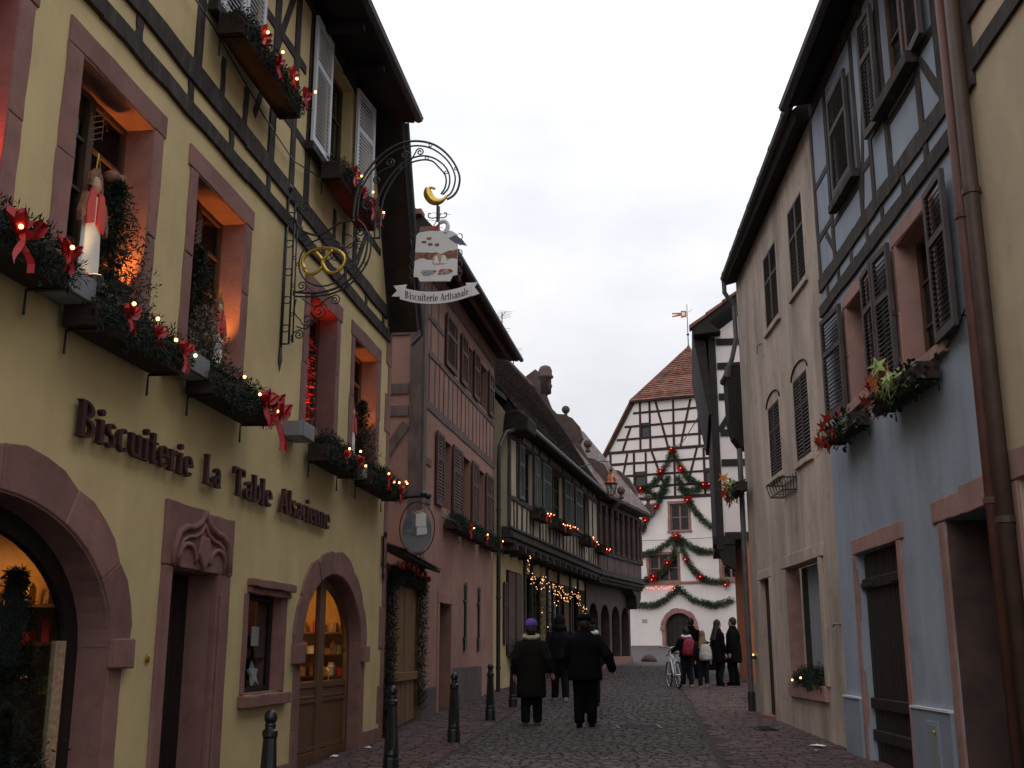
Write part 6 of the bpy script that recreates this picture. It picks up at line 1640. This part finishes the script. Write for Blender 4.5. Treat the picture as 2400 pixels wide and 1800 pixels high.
for k in range(6):
    for j in range(5):
        q = FH.mb(); q.box(-.70+.33*j, -.42+.33*j, -.30, -.27, 2.05+.33*k, 2.33+.33*k); q.build('panel', 'dark_door', dw)
q = FH.mb(); q.box(-2.13, -1.83, .0, .03, 3.44, 3.63); q.build('plaque', 'sign_grey', wh)
# garlands
def fir_garland(pts, label, seed, r=.19, n=560, bows=(), lights=0):
    random.seed(seed)
    t = FH.root('fir_garland', label, 'garland', 0, 0, 0, 'fir garlands on the white house')
    P = [(a, .16, b) for a, b in smooth_path(list(pts), 4)]
    L = sum(hypot(P[k+1][0]-P[k][0], P[k+1][2]-P[k][2]) for k in range(len(P)-1))
    g = FH.mb(); sprigs(g, P, int(n*L), r, (.08, .17), .026, flat=.7); g.build('fir_twigs', 'needle_light', t, recalc=False)['kind'] = 'stuff'
    q = FH.mb(); q.tube(P, .03, 4); q.build('rope', 'box_wood', t)
    for a, b in bows:
        q = FH.mb()
        for _ in range(3): bow(q, (a+R(-.08, .08), .28, b+R(-.08, .08)), R(.18, .28), 1.2)
        q.build('ribbon_bow', 'bow', t, recalc=False)
        obj_of(BULB_RED, 'bulb', t, (a, FH.sg*.42, b), scale=(1.25,)*3)
fir_garland([(.09, 13.57), (-.64, 12.21), (-1.5, 11.42), (-2.44, 11.34)], 'left upper arm of the star garland on the gable', 1, bows=[(.09, 13.62), (-.62, 12.3), (-1.9, 11.35), (-2.4, 11.32)])
fir_garland([(.09, 13.57), (.64, 12.36), (1.17, 11.7), (1.93, 11.27), (2.4, 11.33)], 'right upper arm of the star garland on the gable', 2, bows=[(.62, 12.4), (1.95, 11.35), (2.3, 11.36)])
fir_garland([(-.24, 11.95), (-.59, 11.11), (-1.02, 10.21), (-1.68, 9.47), (-1.95, 8.75)], 'long left leg of the star garland', 3, bows=[(-1.0, 10.2), (-1.65, 9.4)])
fir_garland([(.31, 11.91), (.75, 11.03), (1.04, 10.33), (1.55, 9.54), (2.35, 8.81)], 'long right leg of the star garland', 4, bows=[(.95, 10.5)])
fir_garland([(-1.63, 11.25), (-1.05, 10.85), (-.35, 11.2)], 'short left foot of the star garland', 5)
fir_garland([(.45, 11.2), (1.07, 11.05), (1.7, 11.15)], 'short right foot of the star garland', 6)
fir_garland([(.18, 8.45), (-.86, 7.73), (-2.07, 7.39), (-2.7, 7.5)], 'left swag below the upper stone window', 7, bows=[(.19, 8.42)])
fir_garland([(.26, 8.37), (1.17, 7.65), (1.77, 7.44), (2.9, 7.4)], 'right swag below the upper stone window', 8)
fir_garland([(.17, 8.2), (-.30, 6.8), (-1.07, 6.22), (-1.79, 5.87), (-2.2, 5.65)], 'left hanging garland crossing the lower stone windows', 9, bows=[(-.4, 6.85), (-1.25, 6.1), (-1.35, 5.9)])
fir_garland([(.35, 8.1), (.82, 6.84), (1.41, 6.08), (1.93, 5.77), (3.1, 5.62)], 'right hanging garland down to the sill band', 10, bows=[(.70, 7.0), (1.55, 6.0), (3.0, 5.5)])
fir_garland([(-2.78, 4.61), (-1.6, 4.4), (-.65, 4.72), (.12, 5.37)], 'lowest left swag above the arched door', 11)
fir_garland([(.16, 5.40), (.9, 4.76), (1.8, 4.45), (2.39, 4.38), (3.3, 4.62)], 'lowest right swag above the arched door', 12)
t = FH.root('sill_light_cluster', 'row of red lights hanging under the sill band', 'string lights', -1.7, .2, 5.5)
q = FH.mb(); q.tube([(0, 0, .05), (.9, 0, .02), (1.9, 0, .05)], .01, 4); q.build('wire', 'black_iron', t)
for k in range(13): obj_of(BULB_RED, 'bulb', t, (.14*k+R(-.03, .03), 0, -R(.0, .16)), scale=(1.2,)*3)
q = FH.mb(); q.tube([(-6, .3, 8.3), (0, .3, 8.18), (4.5, .3, 8.25)], .015, 4); o = q.build('overhead_wire', 'black_iron', None); o.location = (FH.x, FH.y, 0); o.rotation_euler = (0, 0, FH.rz); tag(o, 'thin wire strung across the white house front', 'wire')
# thin lit wire from roof to timbered house
a, b = FH.w(.3, .4, 13.7), R3.w(.2, .4, 8.6)
q = MB(); q.tube([a, tuple((a[i]+b[i])/2-(0.25 if i == 2 else 0) for i in range(3)), b], .02, 4); o = q.build('sagging_wire', 'black_iron', None); tag(o, 'sagging wire from the gable star to the far timbered house', 'wire')
# ------------------------------------------------------------------ cast iron bollards
def bollard(x, y, label, src=None):
    t = thing('bollard', label, 'bollard', (x, y, gz(y)), 0, 'iron bollards along the left pavement'); t.scale = (.86, .86, 1.0)
    if src:
        for ch in src.children: share(ch, t)
        return t
    m = MB(); m.lathe([(.105, -.03), (.105, .17), (.095, .185), (.095, .20)], (0, 0, 0), 10); m.build('base', 'black_iron', t)
    m = MB(); rings = []
    for z, r in ((.19, .09), (.22, .098), (.26, .086), (.30, .092), (.56, .074), (.74, .064), (.76, .074), (.80, .074), (.815, .052), (.845, .046)):
        rings.append([(r*(1-(.10*(q % 2) if .29 < z < .75 else 0))*cos(2*pi*q/16), r*(1-(.10*(q % 2) if .29 < z < .75 else 0))*sin(2*pi*q/16), z) for q in range(16)])
    m.loft(rings); m.build('fluted_shaft', 'black_iron', t)
    m = MB(); m.lathe([(.046, .83), (.058, .84), (.052, .852), (.044, .862)], (0, 0, 0), 12); m.ball((0, 0, .905), .064, 12, 8); m.build('ball_top', 'black_iron', t, smooth=True)
    return t
b0 = bollard(-1.98, 9.5, 'nearest iron bollard with only its top in view below the show window')
bollard(-1.36, 13.1, 'second iron bollard, before the far jamb of the arched door', b0)
bollard(-.83, 16.5, 'third iron bollard, in front of the pink house', b0)
bollard(-.38, 20.27, 'fourth iron bollard, before the downpipe of the pink house', b0)
bollard(.02, 23.3, 'farthest iron bollard, left of the purple hatted walker', b0)

# ------------------------------------------------------------------ people
def limb(mb, pts, rad, n=8, sx=1.0): mb.tube(pts, rad, n, sx=sx)
def ell(cx, cy, cz, rx, ry, n=12, yaw=0.0): return [(cx+rx*cos(2*pi*k/n)*cos(yaw)-ry*sin(2*pi*k/n)*sin(yaw), cy+rx*cos(2*pi*k/n)*sin(yaw)+ry*sin(2*pi*k/n)*cos(yaw), cz) for k in range(n)]
def skin(o, v=.022):
    r = o.modifiers.new('one_skin', 'REMESH'); r.mode = 'VOXEL'; r.voxel_size = v; r.use_smooth_shade = True
    s = o.modifiers.new('soften', 'SMOOTH'); s.iterations = 3; s.factor = .5
def hand(mb, w, d, up, k=1.0, mirror=1):
    """palm, four fingers of unequal length and a thumb, slightly curled; w wrist, d direction, up = thumb side"""
    w, d, up = Vector(w), Vector(d).normalized(), Vector(up).normalized(); sd = d.cross(up).normalized()
    mb.tube([w, w+d*.045*k, w+d*.09*k], [.026*k, .036*k, .034*k], 8)
    for j, l in enumerate((.062, .072, .068, .052)):
        b = w+d*.085*k+up*(.027-.018*j)*k
        mb.tube([b, b+d*l*.5*k, b+d*l*.9*k+sd*mirror*.02*k], [.0105*k, .010*k, .008*k], 6)
    b = w+d*.03*k+up*.03*k
    mb.tube([b, b+d*.03*k+up*.022*k, b+d*.06*k+up*.02*k], [.013*k, .011*k, .009*k], 6)
def person(x, y, H, rz, label, legs, arms, coat, trousers, shoes, hair, hem=.80, hat=None, collar=None, bulk=1.0, long_hair=False, hood=None, lean=0.0, head_turn=0.0, feet_lift=(0, 0)):
    """figure facing +y in its own frame; legs = forward offset of each foot, arms = (elbow, wrist) offsets from each shoulder"""
    k = H/1.70
    t = thing('person', label, 'person', (x, y, gz(y)), rz)
    S = lambda p: (p[0]*k, p[1]*k, p[2]*k)
    hip = (0, 0, .90); sh = [(-.175*bulk**.5, lean*.5, 1.37), (.175*bulk**.5, lean*.5, 1.37)]
    feet = []; knees = []
    for i, sd in enumerate((-1, 1)):
        f = (sd*.10, legs[i], .075+feet_lift[i]); feet.append(f); knees.append((sd*.095, legs[i]*.45+.05, .49+feet_lift[i]*.3))
    b = MB()
    b.loft([[S(p) for p in ell(0, lean*u, z, rx, ry)] for z, rx, ry, u in ((.82, .14, .10, 0), (.90, .165, .115, 0), (1.05, .145, .10, .2), (1.25, .165, .11, .4), (1.38, .17, .095, .5), (1.45, .09, .07, .55), (1.47, .055, .055, .55))])
    limb(b, [S((0, lean*.55, 1.42)), S((0, lean*.7, 1.53))], [.055*k, .052*k])
    b.ball(S((0, lean*.8+.01, 1.605)), .104*k, 12, 9, sx=.82, sy=1.0, sz=1.2)
    hd = (0, lean*.8+.01, 1.605); ct, st_ = cos(head_turn), sin(head_turn)
    def HP(a, c, z): return S((hd[0]+a*ct-c*st_, hd[1]+a*st_+c*ct, hd[2]+z))
    b.tube([HP(0, .085, .01), HP(0, .112, -.02), HP(0, .092, -.03)], [.010*k, .016*k, .012*k], 6)      # nose
    b.tube([HP(-.025, .088, -.06), HP(0, .096, -.062), HP(.025, .088, -.06)], .008*k, 5)                  # mouth
    b.ball(HP(0, .068, -.095), .032*k, 8, 5)
    for sd in (-1, 1):
        b.ball(HP(sd*.082, .0, .0), .022*k, 6, 5, sx=.5); b.ball(HP(sd*.032, .080, .022), .012*k, 6, 4)
    for i, sd in enumerate((-1, 1)):
        hp = (sd*.09, 0, .88)
        limb(b, [S(hp), S(((hp[0]+knees[i][0])/2, (hp[1]+knees[i][1])/2, (hp[2]+knees[i][2])/2)), S(knees[i]), S((feet[i][0], (knees[i][1]+feet[i][1])/2-.02, (knees[i][2]+feet[i][2])/2+.03)), S(feet[i])], [.085*k, .078*k, .055*k, .052*k, .036*k])
        limb(b, [S((feet[i][0], feet[i][1]-.05, feet[i][2]-.04)), S((feet[i][0]+sd*.01, feet[i][1]+.08, feet[i][2]-.045)), S((feet[i][0]+sd*.02, feet[i][1]+.16, feet[i][2]-.05))], [.032*k, .038*k, .026*k])
        e = tuple(sh[i][j]+arms[i][0][j] for j in range(3)); w = tuple(sh[i][j]+arms[i][1][j] for j in range(3))
        limb(b, [S(sh[i]), S(e), S(w)], [.055*k, .043*k, .028*k])
        d = tuple(w[j]-e[j] for j in range(3)); hand(b, S(w), d, (0, 1, .3) if abs(d[2]) > abs(d[1]) else (0, 0, 1), k, -sd)
    body = b.build('body', 'skin', t); skin(body, .018)
    # trousers
    p = MB()
    p.loft([[S(q) for q in ell(0, 0, z, rx*bulk, ry*bulk)] for z, rx, ry in ((.80, .165, .125), (.92, .185, .135), (1.02, .17, .12))])
    for i, sd in enumerate((-1, 1)):
        hp = (sd*.09, 0, .90); mid = (feet[i][0], (knees[i][1]+feet[i][1])/2-.02, (knees[i][2]+feet[i][2])/2)
        limb(p, [S(hp), S(((hp[0]+knees[i][0])/2, (hp[1]+knees[i][1])/2, (hp[2]+knees[i][2])/2)), S(knees[i]), S(mid), S((feet[i][0], feet[i][1]-.005, feet[i][2]-.01))], [.112*k*bulk, .104*k*bulk**.6, .088*k*bulk**.6, .080*k*bulk**.6, .074*k*bulk**.6], 10)
    skin(p.build('trousers', trousers, t), .022)
    # coat with sleeves
    c = MB()
    flare = [(hem, .235*bulk, .185*bulk, -.1), (hem+.05, .235*bulk, .19*bulk, 0), (.95 if hem < .9 else hem+.1, .225*bulk, .18*bulk, .1), (1.12, .205*bulk, .165*bulk, .3), (1.28, .215*bulk, .165*bulk, .45), (1.36, .19*bulk, .14*bulk, .5), (1.42, .14*bulk, .115*bulk, .53), (1.47, .10, .10, .56), (1.52, .082, .085, .6)]
    c.loft([[S(q) for q in ell(0, lean*u, z, rx, ry, 16)] for z, rx, ry, u in flare])
    for i, sd in enumerate((-1, 1)):
        e = tuple(sh[i][j]+arms[i][0][j] for j in range(3)); w = tuple(sh[i][j]+arms[i][1][j]*.97 for j in range(3))
        limb(c, [S((sh[i][0]-sd*.05, sh[i][1], sh[i][2]-.02)), S(sh[i]), S(e), S(w)], [.07*k*bulk, .078*k*bulk, .074*k*bulk, .060*k*bulk], 10)
    skin(c.build('coat', coat, t), .022)
    for i in (0, 1):
        s = MB(); f = feet[i]; sd = (-1, 1)[i]
        s.loft([[S((f[0]+a, f[1]+c_, f[2]+z)) for a, c_ in ((-.042, -.075), (.042, -.075), (.050, .08), (.034, .19), (-.034, .19), (-.050, .08))] for z in (-.075, -.05)] +
               [[S((f[0]+a, f[1]+c_, f[2]+z)) for a, c_ in ((-.036, -.065), (.036, -.065), (.042, .05), (.024, .15), (-.024, .15), (-.042, .05))] for z in (-.01,)] +
               [[S((f[0]+a*.9, f[1]+c_, f[2]+.05)) for a, c_ in ((-.036, -.055), (.036, -.055), (.04, .02), (.028, .05), (-.028, .05), (-.04, .02))]])
        s.build('shoe', shoes, t, bevel=.008)
    h = MB()
    if hat == 'beanie':
        h.lathe([(.090*k, .035*k), (.105*k, .045*k), (.107*k, .075*k), (.102*k, .11*k), (.078*k, .155*k), (.03*k, .178*k)], S(hd), 14); h.build('knit_hat', 'purple', t, smooth=True)
        h = MB(); h.ball(S((hd[0], hd[1]-.03, hd[2]-.02)), .092*k, 10, 7, sz=1.1); h.build('hair', hair, t, smooth=True)
    elif hat == 'hood':
        h.ball(S((hd[0], hd[1]-.015, hd[2]+.0)), .135*k, 12, 8, sx=.95, sz=1.15); h.ball(S((hd[0], hd[1]-.05, hd[2]-.14)), .135*k, 10, 7, sx=1.2, sz=.7); skin(h.build('hood', coat, t), .02)
    elif hat == 'cap':
        h.lathe([(.10*k, .035*k), (.112*k, .05*k), (.115*k, .09*k), (.09*k, .135*k), (.03*k, .15*k)], S(hd), 14); h.build('cap', coat, t, smooth=True)
        h = MB(); h.ball(S((hd[0], hd[1]-.025, hd[2]-.01)), .095*k, 10, 7, sz=1.1); h.build('hair', hair, t, smooth=True)
    else:
        h.ball(S((hd[0], hd[1]-.018, hd[2]+.022)), .108*k, 12, 8, sx=.88, sz=1.15)
        if long_hair:
            h.loft([[S(q) for q in ell(hd[0], hd[1]-.05-.03*j, hd[2]-.02-.10*j, .095+.012*j, .06, 10)] for j in range(5)])
        skin(h.build('hair', hair, t), .016)
    if collar:
        c = MB(); n = 16
        c.tube([S((.12*cos(2*pi*q/n), lean*.6+.10*sin(2*pi*q/n)-.01, 1.475+.02*sin(2*pi*q/n))) for q in range(n)], .042*k, 6, closed=True)
        c.build('collar', collar, t, smooth=True)
    return t
DN = ((-.06, -.02, -.29), (-.06, .02, -.55)); DNR = ((.06, -.02, -.29), (.06, .02, -.55))
person(.32, 19.04, 1.66, -.05, 'walker in purple knit hat and long dark padded coat with pale collar', (.02, .14), (((-.08, -.06, -.27), (-.10, .02, -.52)), ((.10, -.10, -.27), (.17, -.02, -.50))), 'cloth_brown', 'cloth_dark', 'shoe_brown', 'hair_dark', hem=.47, hat='beanie', collar='fur', bulk=1.09)
person(1.20, 18.81, 1.76, -.03, 'tall broad walker in black jacket and cap with right arm swinging out', (.0, .07), (((-.07, .04, -.28), (-.05, .16, -.50)), ((.17, -.10, -.27), (.26, .02, -.52))), 'cloth_black', 'cloth_black', 'cloth_black', 'hair_dark', hem=.72, hat='cap', bulk=1.18)
person(1.06, 25.2, 1.80, .05, 'hooded walker in dark jacket between the two nearer walkers', (.12, -.10), (DN, DNR), 'cloth_dark', 'cloth_dark', 'shoe_grey', 'hair_dark', hem=.84, hat='hood', bulk=1.1)
person(1.64, 23.6, 1.70, -.1, 'walker mostly hidden behind the broad man, pale scarf over the shoulder', (.1, -.06), (DN, DNR), 'cloth_dark', 'cloth_dark', 'cloth_black', 'hair_dark', hem=.80, hat='cap', collar='white_cloth')
kid = person(4.68, 30.6, 1.52, .12, 'youth with crimson backpack pushing a bicycle', (.10, -.06), (((-.10, .10, -.24), (-.30, .26, -.40)), ((.06, -.02, -.28), (.08, .04, -.52))), 'cloth_black', 'jeans', 'shoe_grey', 'hair_dark', hem=.86, bulk=1.02, collar='white_cloth')
girl = person(5.02, 30.05, 1.44, -.1, 'girl with long blond hair and pale grey backpack', (.04, .0), (DN, DNR), 'cloth_brown', 'jeans', 'shoe_grey', 'hair_blond', hem=.86, long_hair=True, feet_lift=(0, .05))
girl2 = girl
person(5.55, 35.2, 1.78, .0, 'dark haired man standing behind the blond girl', (.05, -.05), (DN, DNR), 'cloth_black', 'cloth_black', 'cloth_black', 'hair_dark', hem=.84)
ca = person(5.62, 31.1, 1.72, -1.2, 'woman with dark hair and handbag facing the man by the drainpipe', (.05, -.03), (DN, ((.04, .0, -.29), (.04, .08, -.53))), 'cloth_black', 'cloth_dark', 'cloth_black', 'hair_dark', hem=.60, long_hair=True, head_turn=.3, bulk=1.05)
cb = person(6.05, 31.15, 1.78, 1.1, 'man in long black coat at the drainpipe facing a woman', (.05, -.03), (DN, DNR), 'cloth_black', 'cloth_black', 'cloth_black', 'hair_dark', hem=.58, bulk=1.1)

# backpacks, handbag
def backpack(x, y, z, rz, w, h, material, label, cat='backpack'):
    t = thing('backpack', label, cat, (x, y, z), rz)
    m = MB(); m.loft([ell(0, 0, zz*h, w*rx, .11*ry, 14) for zz, rx, ry in ((0, .42, .7), (.08, .52, 1), (.35, .52, 1.1), (.65, .47, .95), (.85, .38, .7), (1.0, .2, .35))]); m.build('bag', material, t, smooth=True)
    m = MB(); m.loft([ell(0, -.10, zz*h, w*rx, .05, 10) for zz, rx in ((.06, .34), (.12, .40), (.40, .38), (.46, .30))]); m.build('front_pocket', material, t, smooth=True)
    for sd in (-1, 1):
        m = MB(); m.tube([(sd*w*.28, .06, h*.92), (sd*w*.36, .16, h*1.05), (sd*w*.42, .24, h*.8), (sd*w*.42, .16, h*.25), (sd*w*.36, .06, h*.1)], .018, 5); m.build('strap', material, t)
    m = MB(); m.tube([(-.04, 0, h*.97), (-.03, 0, h*1.07), (.03, 0, h*1.07), (.04, 0, h*.97)], .01, 5); m.build('grab_loop', 'rubber', t)
    return t
backpack(4.72, 30.36, gz(30.6)+.80, .12, .36, .46, 'pack_red', 'crimson backpack worn by the youth with the bicycle')
backpack(5.06, 29.83, gz(30.05)+.70, -.1, .32, .42, 'pack_grey', 'pale grey backpack worn by the blond girl')
t = thing('handbag', 'black handbag hanging from the hand of the woman by the drainpipe', 'handbag', (5.42, 30.98, gz(31)+.42), .3)
m = MB(); m.loft([ell(0, 0, z, rx, .07, 10) for z, rx in ((0, .15), (.03, .17), (.22, .13), (.25, .10))]); m.build('bag', 'cloth_black', t, smooth=True)
m = MB(); m.tube([(-.08, 0, .24), (-.06, 0, .40), (.06, 0, .40), (.08, 0, .24)], .012, 5); m.build('handle', 'cloth_black', t)

# ------------------------------------------------------------------ bicycle
bk = thing('bicycle', 'white framed bicycle pushed by the youth', 'bicycle', (4.28, 30.35, gz(30.3)), .1)
def wheel(y):
    e = thing_part = bpy.data.objects.new('wheel', None)
    m = MB(); n = 24
    m.tube([(0, y+.31*cos(2*pi*k/n), .335+.31*sin(2*pi*k/n)) for k in range(n)], .010, 5, closed=True); w = m.build('wheel', 'chrome', bk)
    m = MB(); m.tube([(0, y+.33*cos(2*pi*k/n), .335+.33*sin(2*pi*k/n)) for k in range(n)], .022, 6, closed=True); m.build('tyre', 'rubber', w)
    for k in range(12):
        a = pi*k/6; m = MB(); m.tube([(0, y, .335), (0, y+.30*cos(a), .335+.30*sin(a))], .003, 3); m.build('spoke', 'chrome', w)
    m = MB(); m.tube([(-.05, y, .335), (.05, y, .335)], .02, 6); m.build('hub', 'chrome', w)
for y in (-.50, .52): wheel(y)
def bt_(pts, r, name, material): m = MB(); m.tube(pts, r, 6); return m.build(name, material, bk)
bt_([(0, -.08, .30), (0, -.20, .80)], .018, 'seat_tube', 'white_paint'); bt_([(0, -.08, .30), (0, .34, .78)], .026, 'down_tube', 'white_paint'); bt_([(0, -.18, .72), (0, .32, .86)], .018, 'top_tube', 'white_paint')
bt_([(0, .30, .92), (0, .38, .66)], .022, 'head_tube', 'white_paint')
for sd in (-1, 1):
    bt_([(sd*.03, .38, .68), (sd*.05, .52, .335)], .013, 'fork', 'white_paint'); bt_([(sd*.03, -.08, .30), (sd*.06, -.50, .335)], .011, 'chain_stay', 'white_paint'); bt_([(sd*.02, -.19, .74), (sd*.06, -.50, .335)], .009, 'seat_stay', 'white_paint')
bt_([(0, .30, .92), (0, .32, 1.02), (-.10, .34, 1.06), (-.27, .22, 1.05), (-.31, .10, 1.04)], .013, 'handlebar', 'chrome'); bt_([(0, .32, 1.02), (.10, .34, 1.06), (.27, .22, 1.05), (.31, .10, 1.04)], .013, 'handlebar', 'chrome')
for sd in (-1, 1): bt_([(sd*.285, .18, 1.047), (sd*.315, .07, 1.037)], .018, 'grip', 'rubber')
m = MB(); m.loft([ell(0, y, .86+dz, rx, .03, 8) for y, rx, dz in ((0, .02, 0),)] + []) if False else None
m = MB(); m.loft([[(-.075, -.34, .86), (.075, -.34, .86), (.075, -.34, .90), (-.075, -.34, .90)], [(-.06, -.22, .865), (.06, -.22, .865), (.055, -.22, .905), (-.055, -.22, .905)], [(-.018, -.06, .87), (.018, -.06, .87), (.016, -.06, .895), (-.016, -.06, .895)]]); m.build('saddle', 'rubber', bk, bevel=.012)
bt_([(0, -.20, .80), (0, -.215, .87)], .012, 'seat_post', 'chrome')
m = MB(); m.tube([(.04, -.08+.09*cos(2*pi*k/16), .30+.09*sin(2*pi*k/16)) for k in range(16)], .008, 4, closed=True); m.build('chain_ring', 'black_iron', bk)
for sd in (-1, 1):
    bt_([(sd*.05, -.08, .30), (sd*.08, -.08, .30+sd*.16), (sd*.15, -.08, .30+sd*.16)], .011, 'crank', 'black_iron')
m = MB(); m.lathe([(.03, 0), (.035, .03), (.02, .05)], (0, -.56, .62), 8); m.build('rear_lamp', 'bow', bk)
